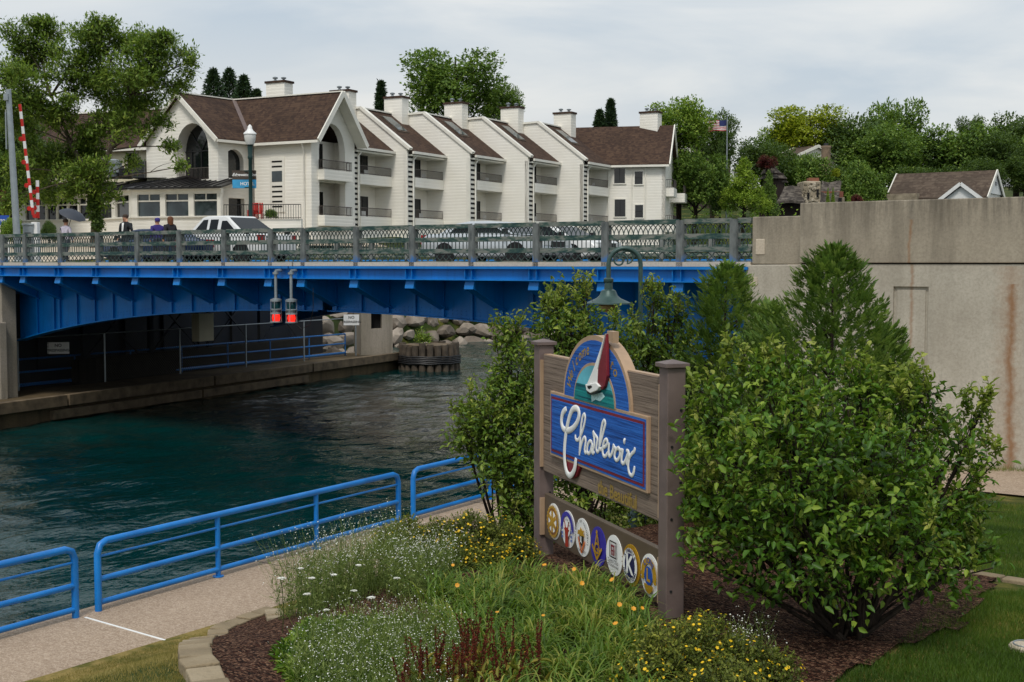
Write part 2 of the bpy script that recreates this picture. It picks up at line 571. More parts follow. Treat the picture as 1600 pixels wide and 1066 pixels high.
def aggregate():
    t = NT('exposed_aggregate_concrete'); p = t.pos()
    v = t.voronoi(p, 55, 'F1', 'Color'); f = t.noise(p, 0.8, 6); g = t.noise(t.mapped(p, (1, 2.6, 1)), 7, 5)
    c = t.ramp(t.xyz(v)[0], [(0.05, lin('#7c6857')), (0.4, lin('#a5907a')), (0.95, lin('#c8b6a2'))])
    c = t.mix(0.5, c, t.ramp(f, [(0.3, lin('#96826e')), (0.7, lin('#b09c87'))]))
    c = t.mix(t.math('MULTIPLY', t.ramp(g, [(0.45, (0, 0, 0)), (0.7, (1, 1, 1))]), 0.4), c, lin('#7b6855'))
    t.color(c); t.setp(0.85, 0, 0.25); t.bump(t.voronoi(p, 55), 0.4, 0.01)
    return t.m

def lawn_mat(name='lawn_turf', off=0.0):
    t = NT(name); p = t.pos()
    f = t.noise(p, 0.55, 6, 0.6); g = t.noise(p, 5, 6, 0.65); h = t.noise(p, 38, 4)
    k = t.math('ADD', t.math('MULTIPLY', f, 0.75), t.math('MULTIPLY', g, 0.3))
    X, Y, Z = t.xyz(p)
    dry = t.math('MULTIPLY', t.math('LESS_THAN', X, -9.0), t.math('LESS_THAN', Y, 14.0))
    k = t.math('ADD', k, t.math('MULTIPLY_ADD', dry, 0.13, off))
    c = t.ramp(k, [(0.44, lin('#33431a')), (0.54, lin('#67642e')), (0.62, lin('#a08a52'))])
    c = t.mix(t.math('MULTIPLY', h, 0.5), c, lin('#2c3314'))
    t.color(c); t.setp(0.95, 0, 0.15); t.bump(h, 0.8, 0.03)
    return t.m

def mulch_mat():
    t = NT('bark_mulch'); p = t.pos()
    v = t.voronoi(t.mapped(p, (1, 2.2, 1), (0, 0, 0.6)), 38, 'F1', 'Color'); d = t.voronoi(t.mapped(p, (2.1, 1, 1), (0, 0, 0.4)), 30)
    c = t.ramp(t.xyz(v)[0], [(0.1, lin('#24160f')), (0.55, lin('#4a2c20')), (0.97, lin('#8a6a54'))])
    t.color(c); t.setp(0.95, 0, 0.15); t.bump(d, 1.0, 0.04)
    return t.m

def stone_mat(name, a, b, c_, scale=1.2, bumpk=0.6):
    t = NT(name); p = t.pos()
    oi = t.node('ShaderNodeObjectInfo').outputs['Random']
    f = t.noise(p, scale, 7, 0.6); g = t.noise(p, scale * 14, 5)
    k = t.math('ADD', t.math('MULTIPLY', f, 0.7), t.math('MULTIPLY', oi, 0.35))
    c = t.ramp(k, [(0.3, lin(a)), (0.55, lin(b)), (0.78, lin(c_))])
    c = t.mix(t.math('MULTIPLY', g, 0.35), c, lin(a))
    t.color(c); t.setp(0.9, 0, 0.2); t.bump(t.math('ADD', f, t.math('MULTIPLY', g, 0.4)), bumpk, 0.05)
    return t.m

def asphalt():
    t = NT('asphalt'); p = t.pos(); f = t.noise(p, 0.5, 6); g = t.noise(p, 60, 3)
    c = t.ramp(f, [(0.3, (0.07, 0.07, 0.072, 1)), (0.7, (0.11, 0.11, 0.108, 1))])
    t.color(t.mix(t.math('MULTIPLY', g, 0.3), c, (0.16, 0.155, 0.15, 1))); t.setp(0.9, 0, 0.2)
    return t.m

def emit(name, col, k, base=(0.3, 0.02, 0.02, 1)):
    t = NT(name); t.color(base); t.setp(0.2)
    t.b.inputs['Emission Color'].default_value = col; t.b.inputs['Emission Strength'].default_value = k
    return t.m

M_BLUE, M_RAILBLUE, M_WRAIL, M_POST = blue_paint(), rail_blue(), weathered_rail(), post_steel()
M_WALL = concrete('abutment_concrete', '#aaa293', '#7b7466', '#c0b9aa', 0.28, [(-8.45, 0.05, 5.6, 0.55), (-6.46, 0.12, 4.6, 0.75), (-6.5, 0.35, 4.95, 0.35)])
M_PARAPET = concrete('parapet_concrete', '#9a907f', '#675f52', '#aca290', 0.5, [(-8.5, 0.05, 5.9, 0.6)], topz=6.3)
M_PIER = concrete('pier_concrete', '#8f8877', '#555045', '#a0978a', 0.5)
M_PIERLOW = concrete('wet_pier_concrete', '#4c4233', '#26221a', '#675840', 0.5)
M_PITWALL = concrete('dirty_shade_toned_pit_concrete', '#23211d', '#100f0d', '#302c26', 0.5)  # dirty concrete, blackened further so its colour carries the shade under the deck
M_SHADEWIRE = plain('shade_toned_fence_wire', '#4d4942', 0.8, 0.2, var=0.4, scale=3)  # wire coloured darker than galvanised to paint in the under-bridge shade
M_PITBLUE = plain('shade_toned_blue_steel', '#071a2e', 0.6, var=0.4, scale=1.5)  # blue steel with the gloom below the bridge put into its base colour
M_CURB = concrete('curb_concrete', '#b9ac9a', '#8d8272', '#cabda9', 0)
M_SIDING, M_GLASS = siding(), glass()
M_GLASS2 = glass('window_glass_reflecting', '#3c4648', 0.04)
M_ROOF = shingle('brown_shingles', '#40312a', '#574437', '#2e2420')
M_ROOF2 = shingle('taupe_shingles', '#4d4138', '#63564a', '#3b332c', 0.3, 0.5)
M_ROOF3 = shingle('grey_wavy_shakes', '#3f3a36', '#6d665d', '#2a2623', 0.28, 0.4)
M_TRIM = plain('white_trim', '#ece8dc', 0.5, var=0.1, scale=1)
M_CREAM = plain('cream_stucco', '#e6ddc0', 0.7, var=0.12, scale=0.8)
M_IRON = plain('black_iron', '#2a2a2b', 0.5, 0.2)
M_BALCONY = plain('grey_brown_iron', '#5a524c', 0.6, 0.1)
M_DARK = plain('dark_interior', '#151515', 0.9, var=0.3)
M_LATTICE = plain('worn_lattice_iron', '#3c4c49', 0.6, 0.1, var=0.4, scale=5)
M_GREENIRON = plain('dark_green_iron', '#1c3a37', 0.45, 0.1, var=0.2, scale=6)
M_LAMPGREEN = plain('grey_green_lamp_paint', '#3d5450', 0.42, 0.2, var=0.2, scale=6)
M_GALV = plain('galvanised_steel', '#9aa2a5', 0.45, 0.5, var=0.15, scale=4)
M_WHITE = plain('white_paint', '#e9e9e6', 0.4, var=0.08, scale=2)
M_BLACKROOF = plain('black_metal_roof', '#2b292a', 0.38, 0.3, var=0.2, scale=0.7)
M_TIMBER = plain('weathered_timber', '#6b5c48', 0.9, var=0.5, scale=2.5, bump=0.6, bscale=18)
M_PILE = plain('wet_timber_pile', '#564c40', 0.85, var=0.5, scale=3, bump=0.6, bscale=18)
M_ROCK = stone_mat('riprap_stone', '#584f46', '#8b8073', '#b8ac9e', 1.3, 1.0)
M_EDGE = stone_mat('edging_stone', '#776a55', '#96866c', '#b0a188', 2.2, 0.7)
M_FIELD = stone_mat('field_stone', '#6b6252', '#a99c86', '#d6cbb6', 1.6, 0.8)
M_WATER, M_AGG, M_LAWN, M_MULCH, M_ASPH = water_mat(), aggregate(), lawn_mat('lawn_turf', -0.055), mulch_mat(), asphalt()
M_FARLAWN = lawn_mat('far_meadow', -0.09)
M_CARGLASS = plain('car_glass', '#101416', 0.12, spec=0.25)
M_BARK, M_BARKD = bark('grey_brown_bark'), bark('dark_bark', '#1f1a16', '#3f352c')
M_MAUVE = plain('mauve_sign_paint', '#70615c', 0.5, var=0.2, scale=5, bump=0.08, bscale=50)
M_BROWNP = plain('brown_sign_paint', '#5b4d3e', 0.5, var=0.1, scale=3)
M_TAN = plain('tan_sign_edge', '#b09478', 0.55, var=0.15, scale=6)
M_SWOOD = sign_wood('sandblasted_brown_wood', '#75665a', '#8d7d6e', '#4d4138')
M_SBLUE = sign_wood('sandblasted_blue_wood', '#1f55a6', '#2f6fc6', '#123a78')
M_SEA = sign_wood('painted_sea', '#0a6a70', '#1d9490', '#064a58', k=0.5)
M_SKYP = plain('painted_sign_sky', '#62b7c8', 0.6, var=0.3, scale=5)
M_RED = plain('dark_red_paint', '#7c1f2b', 0.5, var=0.2, scale=5)
M_SIGNWHITE = plain('white_sign_paint', '#eeeeea', 0.45, var=0.05, scale=4)
M_GOLD = plain('gold_paint', '#c79a2a', 0.42, 0.25, var=0.2, scale=10)
M_OLDGOLD = plain('old_gold_leaf', '#b39447', 0.42, 0.3, var=0.25, scale=10)
M_VIOLET = plain('violet_enamel', '#3a34a0', 0.35, var=0.1, scale=5)
M_NAVY = plain('navy_enamel', '#1b2050', 0.35, var=0.1, scale=5)
M_LBLUE = plain('blue_enamel', '#2450a8', 0.35, var=0.1, scale=5)
M_ELKRED = plain('stag_red', '#a02c16', 0.45, var=0.2, scale=8)
M_ORANGE = plain('orange_enamel', '#d06a2a', 0.4, var=0.1, scale=6)
M_BLACK = plain('black_enamel', '#151416', 0.4, var=0.1, scale=6)
M_RUBBER = plain('tyre_rubber', '#1b1b1c', 0.85, var=0.2, scale=8)
M_STRIPE = plain('red_gate_stripe', '#c1281f', 0.45, var=0.12, scale=5)

# ------------------------------------------------------------------ water, banks, walks
def grid_mesh(name, xs, ys, hf, mat, smooth=True):
    vs = [(x, y, hf(x, y)) for y in ys for x in xs]
    nx = len(xs)
    q = [(j * nx + i, j * nx + i + 1, (j + 1) * nx + i + 1, (j + 1) * nx + i) for j in range(len(ys) - 1) for i in range(nx - 1)]
    return np_mesh(name, np.array(vs), np.array(q), mat, smooth=smooth)

xs = [-700, -300, -120, -75] + list(np.arange(-62, -15.4, .3)) + [-10, 20, 100, 900]
ys = [-400, -120, -30] + list(np.arange(-8, 112, .3)) + [125, 160, 260, 600, 1800]
def wave(x, y):
    if not (-60 < x < -14 and -6 < y < 110): return WATER_Z
    u, v = x * .95 + y * .3, y * .95 - x * .3
    return WATER_Z + .085 * mnoise.noise(Vector((u * .55, v * .8, 0))) + .05 * mnoise.noise(Vector((u * 1.1, v * 1.7, 5))) + .02 * mnoise.noise(Vector((x * 2.4, y * 2.4, 9)))
tag(link('water', grid_mesh('water', xs, ys, wave, M_WATER)), 'dark teal channel water with small ripples', kind='structure')

def shore(Y):
    a = -50.0 + (-55.5 + 50.0) * sstep(52, 60, Y)
    return a + max(0.0, Y - 112) * 0.6

def bank_z(X, Y):
    v = shore(Y) - X
    b = float(np.interp(depth(X, Y), [0, 62, 85, 110, 150, 200, 260, 400, 1500], [4.85, 4.85, 6.4, 7.6, 10.5, 15.0, 20, 26, 28]))
    b += mnoise.noise(Vector((X * 0.03, Y * 0.03, 1))) * min(1.0, max(0, depth(X, Y) - 110) / 40) * 1.5
    return min(-1.4 + v * 1.15, b)

vsteps = [0, .6, 1.2, 2, 3, 4, 5, 6, 8, 11, 15, 20, 26, 33, 41, 50, 60, 72, 86, 102, 120, 150, 190, 260, 400, 800, 1500]
ysteps = [-80, -20, 20, 26, 35, 43, 48, 51, 53, 55, 57, 59, 61, 64, 68, 72, 76, 80, 85, 90, 95, 100, 106, 112, 120, 130, 142, 156, 172, 190, 215, 245, 290, 360, 500, 900, 1500]
vs = []
for y in ysteps:
    for v in vsteps:
        x = shore(y) - v
        vs.append((x, y, bank_z(x, y)))
n = len(vsteps)
q = [(j * n + i, (j + 1) * n + i, (j + 1) * n + i + 1, j * n + i + 1) for j in range(len(ysteps) - 1) for i in range(n - 1)]
far = link('far_bank_ground', np_mesh('far_bank_ground', np.array(vs), np.array(q), M_FARLAWN, smooth=True))
tag(far, 'grassy far bank rising behind the hotel', kind='structure')

vs = []
us = np.linspace(-30, 34, 33); ds = [50, 56, 62, 66, 70, 74, 78, 82, 86, 90, 94]
for d_ in ds:
    for u_ in us:
        p = camxy(u_ - 6, d_); x = min(p.x, shore(p.y) - 6.6); vs.append((x, p.y, bank_z(x, p.y) + .05))
n = len(us)
q = [(j * n + i, j * n + i + 1, (j + 1) * n + i + 1, (j + 1) * n + i) for j in range(len(ds) - 1) for i in range(n - 1)]
tag(link('forecourt_pavement', np_mesh('forecourt_pavement', np.array(vs), np.array(q), M_CURB, smooth=True)), 'pale paving between the road and the hotel', kind='structure')
m = MB(); m.poly([(-11, 43.2, 3.6), (700, 43.2, 3.6), (700, 300, 3.6), (60, 300, 3.6), (-11, 120, 3.6)])
tag(m.build('near_bank_ground', M_LAWN), 'ground beyond the bridge approach', kind='structure')

# garden slope
xs = list(np.arange(-13.45, -3.0, 0.22)) + list(np.arange(-3.0, 14, 0.5)) + [16, 20, 30, 60, 140]
ys = [-60, -30, -12, -6, -2] + list(np.arange(0, 26.3, 0.3)) + [26.32]
tag(link('lawn', grid_mesh('lawn', xs, ys, lambda x, y: gz(x, y), M_LAWN)), 'sloping lawn with dry patches', kind='structure')

# channel walk, with its wall down to the water
def railx(Y): return -15.36 - (Y - 11.5) * 0.056
m = MB()
yy = list(np.arange(-12, 62, 1.5))
for a, b in zip(yy[:-1], yy[1:]):
    m.poly([(railx(a) - 0.28, a, 0.0), (-13.40, a, 0.0), (-13.40, b, 0.0), (railx(b) - 0.28, b, 0.0)])
    m.poly([(railx(a) - 0.28, a, 0.0), (railx(b) - 0.28, b, 0.0), (railx(b) - 0.28, b, -3), (railx(a) - 0.28, a, -3)])
walk = tag(m.build('channel_walk', M_AGG), 'exposed aggregate walk along the channel', kind='structure')
m = MB()
yj = onZ(135, 965, 0).y
a, b = onZ(133, 965, 0), onZ(262, 1002, 0)
m.bar(Vector((a.x, a.y, 0.003)), Vector((b.x, b.y, 0.003)), 0.035, 0.008)
m.build('expansion_joint', M_SIGNWHITE, walk)
m = MB()
for yv in (5.2, 8.4, 14.9, 18.1, 21.3, 24.5):
    m.bar((railx(yv) - 0.2, yv, 0.001), (-13.45, yv, 0.001), 0.014, 0.005)
m.build('control_joint', M_DARK, walk)['kind'] = 'stuff'

# walk along the foot of the abutment wall
xs = list(np.arange(-13.3, 12, 0.8)); ys = list(np.arange(23.2, 26.21, 0.3))
tag(link('wall_walk', grid_mesh('wall_walk', xs, ys, lambda x, y: gz(x, y) + 0.035, M_AGG)), 'paved walk at the foot of the abutment wall', kind='structure')

# planting bed edged with stone blocks
edge_l = [G(*p) for p in [(345, 1130), (322, 1066), (303, 1040), (308, 1014), (342, 990), (385, 972), (425, 958)]]
edge_r = [G(*p) for p in [(1480, 895), (1520, 901), (1560, 907), (1600, 913), (1650, 922)]]
BED = [(p.x, p.y) for p in edge_l] + [tuple(C(520, 13.8).xy), (-10.6, 13.6), (-11.0, 17.6), (-9.5, 19.6), (-6.6, 19.2), (-5.0, 17.0)] + \
      [(p.x, p.y) for p in edge_r[:3]] + [tuple(G(1500, 985).xy), tuple(G(1400, 1020).xy), tuple(G(1300, 1070).xy), tuple(G(1250, 1180).xy), tuple(G(700, 1300).xy)]

def inside(x, y, poly=None):
    poly = poly or BED
    c = False; j = len(poly) - 1
    for i in range(len(poly)):
        xi, yi = poly[i]; xj, yj_ = poly[j]
        if (yi > y) != (yj_ > y) and x < (xj - xi) * (y - yi) / (yj_ - yi) + xi: c = not c
        j = i
    return c
bx = [p[0] for p in BED]; by = [p[1] for p in BED]
vs, q, idx = [], [], {}
st = 0.11
def bv(i, j):
    if (i, j) not in idx:
        x, y = i * st, j * st
        idx[(i, j)] = len(vs)
        vs.append((x, y, gz(x, y) + 0.035 + 0.03 * mnoise.noise(Vector((x * 6, y * 6, 3)))))
    return idx[(i, j)]
for i in range(int(min(bx) / st) - 1, int(max(bx) / st) + 1):
    for j in range(int(min(by) / st) - 1, int(max(by) / st) + 1):
        if inside((i + .5) * st, (j + .5) * st):
            q.append((bv(i, j), bv(i + 1, j), bv(i + 1, j + 1), bv(i, j + 1)))
tag(link('mulch_bed', np_mesh('mulch_bed', np.array(vs), np.array(q), M_MULCH, smooth=True)), 'dark brown bark mulch of the planting bed', kind='stuff')

def edging(pts, label, step=0.33, w=0.25, hh=1.0):
    t = thing('stone_edging', label, 'edging', pts[0], group='stone edging around the planting bed')
    pts = [Vector((p.x, p.y)) for p in pts]
    L = [0]
    for a, b in zip(pts[:-1], pts[1:]): L.append(L[-1] + (b - a).length)
    def at(s):
        for i in range(len(pts) - 1):
            if s <= L[i + 1] or i == len(pts) - 2:
                return pts[i].lerp(pts[i + 1], (s - L[i]) / (L[i + 1] - L[i]))
    s = 0.0
    while s < L[-1] - 0.1:
        ln = step * random.uniform(0.8, 1.25)
        a, b = at(s + 0.006), at(min(s + ln, L[-1]) - 0.006)
        d = (b - a); d.normalize(); nn = Vector((-d.y, d.x)) * w / 2 * random.uniform(0.94, 1.05)
        za, zb = gz(a.x, a.y), gz(b.x, b.y)
        h = random.uniform(0.07, 0.09) * hh
        m = MB()
        c = [Vector((*(a - nn), za)), Vector((*(b - nn), zb)), Vector((*(b + nn), zb)), Vector((*(a + nn), za))]
        lo = [p - Vector((0, 0, 0.08)) for p in c]
        hi = [p + Vector((random.uniform(-.008, .008), random.uniform(-.008, .008), h + random.uniform(-.01, .01))) for p in c]
        m.add(lo + hi, [(0, 3, 2, 1), (4, 5, 6, 7), (0, 1, 5, 4), (1, 2, 6, 5), (2, 3, 7, 6), (3, 0, 4, 7)])
        m.build('edging_block', M_EDGE, t, bevel=0.014)
        s += ln
edging(edge_l + [C(470, 13.3), C(520, 14.0)], 'curved tan stone block edging between mulch and dry lawn')
edging(edge_r, 'tan stone block edging beyond the big leafy shrub', .3, .17, .6)

# ------------------------------------------------------------------ abutment wall at the near end of the bridge
FY = 26.8                                       # face of the bridge beam
xa, xb, xc = onY(1165, 500, 26.72).x, onY(1250, 500, 26.2).x, 30.0
aw = thing('abutment_wall', 'tall weathered concrete abutment wall with rust streaks', 'wall', (xb, 26.2, 0))
n0, n1 = onY(1395, 500, 26.2).x, onY(1450, 500, 26.2).x
nz0, nz1 = 2.3, 4.53
m = MB()
m.box(xb, 26.2, -1.2, n0, 27.4, 4.985); m.box(n1, 26.2, -1.2, xc, 27.4, 4.985)
m.box(n0, 26.2, -1.2, n1, 27.4, nz0); m.box(n0, 26.2, nz1, n1, 27.4, 4.985); m.box(n0, 26.26, nz0, n1, 27.4, nz1)
m.build('wall_face', M_WALL, aw)
m = MB(); m.box(n0 + .07, 26.235, nz0 + .07, n1 - .07, 26.262, nz1 - .07); m.build('recessed_panel', M_WALL, aw, bevel=0.006)
m = MB(); m.box(xb - .02, 26.16, 5.012, xc, 26.75, 6.3); m.build('parapet', M_PARAPET, aw, bevel=0.02)
m = MB(); m.box(xb, 26.24, 4.985, xc, 27.4, 5.012); m.build('joint', M_DARK, aw)
m = MB(); m.box(xa, 26.72, -1.2, xb, 27.6, 4.97); m.build('end_block', M_WALL, aw, bevel=0.02)
m = MB(); xe = onY(1175, 400, 26.78).x; m.box(xe, 26.78, 4.985, xb - .03, 27.25, 6.05); m.build('end_parapet', M_PARAPET, aw, bevel=0.02)
m = MB()
px0 = onY(1181, 380, 26.78); m.box(px0.x, 26.765, 5.2, px0.x + .22, 26.79, 5.55)
px0 = onY(1172, 430, 26.72); m.box(px0.x, 26.705, 4.5, px0.x + .18, 26.73, 4.7); m.build('repair_patch', M_CURB, aw, bevel=0.02)
m = MB(); m.box(-12.8, 27.6, -1.2, 30, 42.0, 4.5); m.build('core', M_PIER, aw)
m = MB(); m.box(-12.2, 27.3, 4.6, 120, 42.6, 4.95)
tag(m.build('road', M_ASPH), 'asphalt road on the bridge approach', kind='structure')

# ------------------------------------------------------------------ bascule bridge
br = thing('bascule_bridge', 'blue steel bascule bridge with arched girders and weathered lattice railings', 'bridge', (-26.6, 26.8, 0))
XL, XR, XM = -58.0, -12.32, -26.75
m = MB(); m.box(XL, 26.98, 4.58, XM - .03, 42.6, 4.93); m.box(XM + .03, 26.98, 4.58, XR, 42.6, 4.93)
m.build('deck', M_ASPH, br)
for (x0, x1) in ((XL, XM - .03), (XM + .03, XR)):
    m = MB(); m.box(x0, 26.83, 4.93, x1, 28.9, 5.04); m.build('sidewalk', M_CURB, br)
    m = MB(); m.box(x0, 40.7, 4.93, x1, 42.6, 5.04); m.build('sidewalk', M_CURB, br)
    m = MB()
    m.box(x0, 26.8, 4.57, x1, 26.84, 4.915); m.box(x0, 26.66, 4.86, x1, 26.83, 4.925); m.box(x0, 26.66, 4.56, x1, 26.83, 4.585)
    m.build('fascia_beam', M_BLUE, br)
    m = MB(); m.box(x0, 42.4, 5.045, x1, 42.7, 5.16); m.box(x0, 42.6, 4.5, x1, 42.7, 5.045); m.build('far_fascia_beam', M_BLUE, br)

post_px = [6, 41, 96, 155, 216.5, 282, 352, 425, 476, 558.6, 646, 739, 839.5, 947, 1064, 1148]
post_x = [onY(p, 400, 26.92).x for p in post_px]
post_x = [post_x[0] - 2.06 * k for k in (4, 3, 2, 1)] + post_x
pm = MB(); pm.box(-.085, -.1, 0, .085, .1, 1.09); pm.box(-.1, -.085, 0.0, .1, .085, 1.075)
post_me = pm.mesh('railing_post', M_POST)
for x in post_x:
    link('railing_post', post_me, br, Vector((x, 26.93, 4.925)) - Vector((-26.6, 26.8, 0)))

def panel_meshes(w):
    rails = []
    for nm_, (y_, z0_, z1_) in (('railing_panel', (.06, .985, 1.10)), ('rail', (.05, .63, .755)), ('rail', (.05, .33, .45)), ('rail', (.02, .105, .13))):
        a = MB(); a.box(0, -y_, z0_, w, y_, z1_); rails.append(a.mesh(nm_, M_WRAIL))
    b = MB()
    def lat(z0, z1, cell, t):
        k = max(2, round(w / cell)); c = w / k
        for i in range(k):
            for yo, sgn in ((-.012, 1), (.012, -1)):
                xa_, xb_ = (i * c, (i + 1) * c) if sgn > 0 else ((i + 1) * c, i * c)
                b.bar((xa_, yo, z0), (xb_, yo, z1), .018, t, (0, 1, 0))
    def ogive(z0, z1, cell):
        k = max(2, round(w / cell)); c = w / k
        for i in range(k):
            for yo, s in ((-.012, 1), (.012, -1)):
                x0 = (i + .5) * c
                pts = [(x0 + s * c * f, z0 + (z1 - z0) * g) for f, g in ((-.5, 0), (-.28, .42), (.02, .7), (.32, .88), (.5, 1))]
                for (pa, za), (pb, zb) in zip(pts[:-1], pts[1:]):
                    b.bar((pa, yo, za), (pb, yo, zb), .018, .017, (0, 1, 0))
    ogive(.755, .985, .135)
    k = max(3, round(w / .125))
    for i in range(1, k): b.box(w * i / k - .007, -.012, .45, w * i / k + .007, .012, .63)
    lat(.13, .33, .20, .018)
    return rails, b.mesh('lattice', M_LATTICE)
def hang_panel(name, me, loc):
    o = link(name, me[0][0], br, Vector(loc) - Vector((-26.6, 26.8, 0)))
    for r_ in me[0][1:]: link('rail', r_, o)
    l_ = link('lattice', me[1], o); l_['kind'] = 'stuff'
pan = {}
for x0, x1 in zip(post_x[:-1], post_x[1:]):
    w = x1 - x0 - .17
    if w < .2: continue
    me = pan.setdefault(round(w, 2), None) or panel_meshes(w); pan[round(w, 2)] = me
    hang_panel('railing_panel', me, (x0 + .085, 26.93, 4.94))
w = (XR - post_x[-1]) - .1
me = panel_meshes(w)
hang_panel('railing_panel', me, (post_x[-1] + .085, 26.93, 4.94))
me = panel_meshes(1.9)
for i in range(21):
    x = -54 + 2.06 * i
    link('far_railing_post', post_me, br, Vector((x, 42.5, 4.925)) - Vector((-26.6, 26.8, 0)))
    hang_panel('far_railing_panel', me, (x + .085, 42.5, 4.94))

def gbot(x):
    dx = abs(x - XM)
    return 3.6 - .0045 * dx * dx - .000006 * dx ** 4
def girder(Y, name):
    for x0, x1 in ((-42.3, XM - .2), (XM + .2, -12.7)):
        k = 28; g = MB(); top = 4.6
        pts = [(x0 + (x1 - x0) * i / k) for i in range(k + 1)]
        g.prism([(x, Y - .02, gbot(x)) for x in pts] + [(x1, Y - .02, top), (x0, Y - .02, top)], (0, .04, 0))
        go = g.build(name, M_BLUE, br)
        f = MB()
        for a, b in zip(pts[:-1], pts[1:]):
            f.add([(a, Y - .24, gbot(a) - .035), (b, Y - .24, gbot(b) - .035), (b, Y + .24, gbot(b) - .035), (a, Y + .24, gbot(a) - .035),
                   (a, Y - .24, gbot(a)), (b, Y - .24, gbot(b)), (b, Y + .24, gbot(b)), (a, Y + .24, gbot(a))],
                  [(0, 3, 2, 1), (4, 5, 6, 7), (0, 1, 5, 4), (2, 3, 7, 6)])
        f.box(x0, Y - .2, top - .03, x1, Y + .2, top + .01)
        f.build('flange', M_BLUE, go)
        # rivet lines along the lower edge
        rv = MB()
        for j in range(int((x1 - x0) / .16)):
            x = x0 + .08 + .16 * j
            rv.box(x - .014, Y - .034, gbot(x) + .09, x + .014, Y - .02, gbot(x) + .118)
            rv.box(x - .014, Y - .034, gbot(x) + .19, x + .014, Y - .02, gbot(x) + .218)
        rv.build('rivet', M_BLUE, go)['kind'] = 'stuff'
    return
girder(28.3, 'girder'); girder(41.2, 'far_girder')
st_x = sorted([x for x in post_x if -42.2 < x < -12.8] + [x + 1.0 for x in post_x if -42.2 < x < -13.9])
for x in st_x:
    if abs(x - XM) < .25: continue
    s_ = MB(); s_.box(x - .015, 28.205, gbot(x), x + .015, 28.28, 4.55); s_.box(x - .045, 28.19, gbot(x), x + .045, 28.205, 4.55)
    s_.build('stiffener', M_BLUE, br)
for x in post_x:
    if not (-44 < x < -12.8): continue
    b = MB()
    b.prism([(x - .02, 26.85, 4.56), (x - .02, 26.85, 4.33), (x - .02, 28.25, 3.72), (x - .02, 28.25, 4.56)], (.04, 0, 0))
    b.add([(x - .15, 26.72, 4.33), (x + .15, 26.72, 4.33), (x + .15, 26.78, 4.56), (x - .15, 26.78, 4.56),
           (x - .15, 26.84, 4.33), (x + .15, 26.84, 4.33), (x + .15, 26.84, 4.56), (x - .15, 26.84, 4.56)],
          [(0, 1, 2, 3), (0, 3, 7, 4), (1, 5, 6, 2), (0, 4, 5, 1), (4, 7, 6, 5)])
    b.bar((x, 26.78, 4.335), (x, 28.25, 3.72), .3, .03)
    b.box(x - .12, 26.7, 4.585, x - .10, 26.80, 4.86); b.box(x + .10, 26.7, 4.585, x + .12, 26.80, 4.86)
    b.build('bracket', M_BLUE, br)
    b = MB(); b.box(x - .1, 28.34, 3.85, x + .1, 41.1, 4.56); b.build('floor_beam', M_BLUE, br)

# red and green span lights hung at the middle of the bridge
M_REDLAMP = emit('red_span_lamp', (1, 0.025, 0.012, 1), 0.9, (0.5, 0.01, 0.01, 1))
M_GREENLENS = plain('unlit_green_lens', '#123f45', 0.1, var=0.3, scale=9)
for px, lab in ((431, 'hanging navigation lamp with glowing red lens, next to the darker girder bay'), (455, 'hanging navigation lamp with glowing red lens and a dangling loop of cable')):
    x = onY(px, 450, 26.5).x; Y = 26.5
    t = thing('navigation_light', lab, 'lamp', (x, Y, 3.35), group='navigation lamps under the bridge')
    m = MB(); m.tube([(x, Y, 3.95), (x, Y, 4.78)], .045, 10); m.tube([(x, Y, 4.78), (x, Y + .22, 4.8)], .05, 8); m.lathe([(.09, -.03), (.09, .03)], 10, (x, Y, 4.72)); m.build('hanger_pipe', M_GALV, t)
    m = MB(); m.lathe([(.17, 3.90), (.17, 3.96), (.05, 4.0)], 14, (x, Y, 0)); m.lathe([(.16, 3.64), (.17, 3.67), (.12, 3.69), (.12, 3.58), (.17, 3.56), (.17, 3.53)], 14, (x, Y, 0)); m.lathe([(.05, 3.27), (.18, 3.29), (.18, 3.325)], 14, (x, Y, 0))
    for k in range(4):
        a = k * math.pi / 2 + .5
        m.tube([(x + .155 * math.cos(a), Y + .155 * math.sin(a), 3.3), (x + .155 * math.cos(a), Y + .155 * math.sin(a), 3.93)], .012, 5)
    m.build('cage', M_GALV, t)
    m = MB(); m.lathe([(.12, 3.69), (.13, 3.8), (.12, 3.9)], 14, (x, Y, 0)); m.build('green_lens', M_GREENLENS, t)
    m = MB(); m.lathe([(.10, 3.325), (.12, 3.43), (.10, 3.53)], 14, (x, Y, 0)); m.build('red_lens', M_REDLAMP, t)
    if px == 455:
        m = MB(); m.tube([(x + .1, Y, 3.3), (x + .3, Y + .1, 3.12), (x + .55, Y + .2, 3.25), (x + .62, Y + .25, 3.7), (x + .6, Y + .28, 4.3)], .01, 5); m.build('cable', M_BLACK, t)

# ------------------------------------------------------------------ far pier under the bridge
pier = thing('bridge_pier', 'dark concrete pier with timber rubbing strips under the far end of the bridge', 'pier', (-42, 30, 0))
A0, A1 = Vector((-38.9, 24.0)), Vector((-44.2, 52.2))
dirp = (A1 - A0).normalized(); inn = Vector((-dirp.y, dirp.x))
if inn.x > 0: inn = -inn
def pp(s, t_, z): 
    p = A0 + dirp * s + inn * t_
    return Vector((p.x, p.y, z))
LP = (A1 - A0).length
ext = 14
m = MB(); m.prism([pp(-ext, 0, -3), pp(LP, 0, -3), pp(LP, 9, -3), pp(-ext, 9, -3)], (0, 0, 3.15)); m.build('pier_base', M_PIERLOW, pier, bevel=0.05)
def strip(s0, s1, z0, z1, off, nm='rubbing_timber'):
    m = MB(); m.prism([pp(s0, -off, z0), pp(s1, -off, z0), pp(s1, -.002, z0), pp(s0, -.002, z0)], (0, 0, z1 - z0)); m.build(nm, M_TIMBER, pier, bevel=0.02)
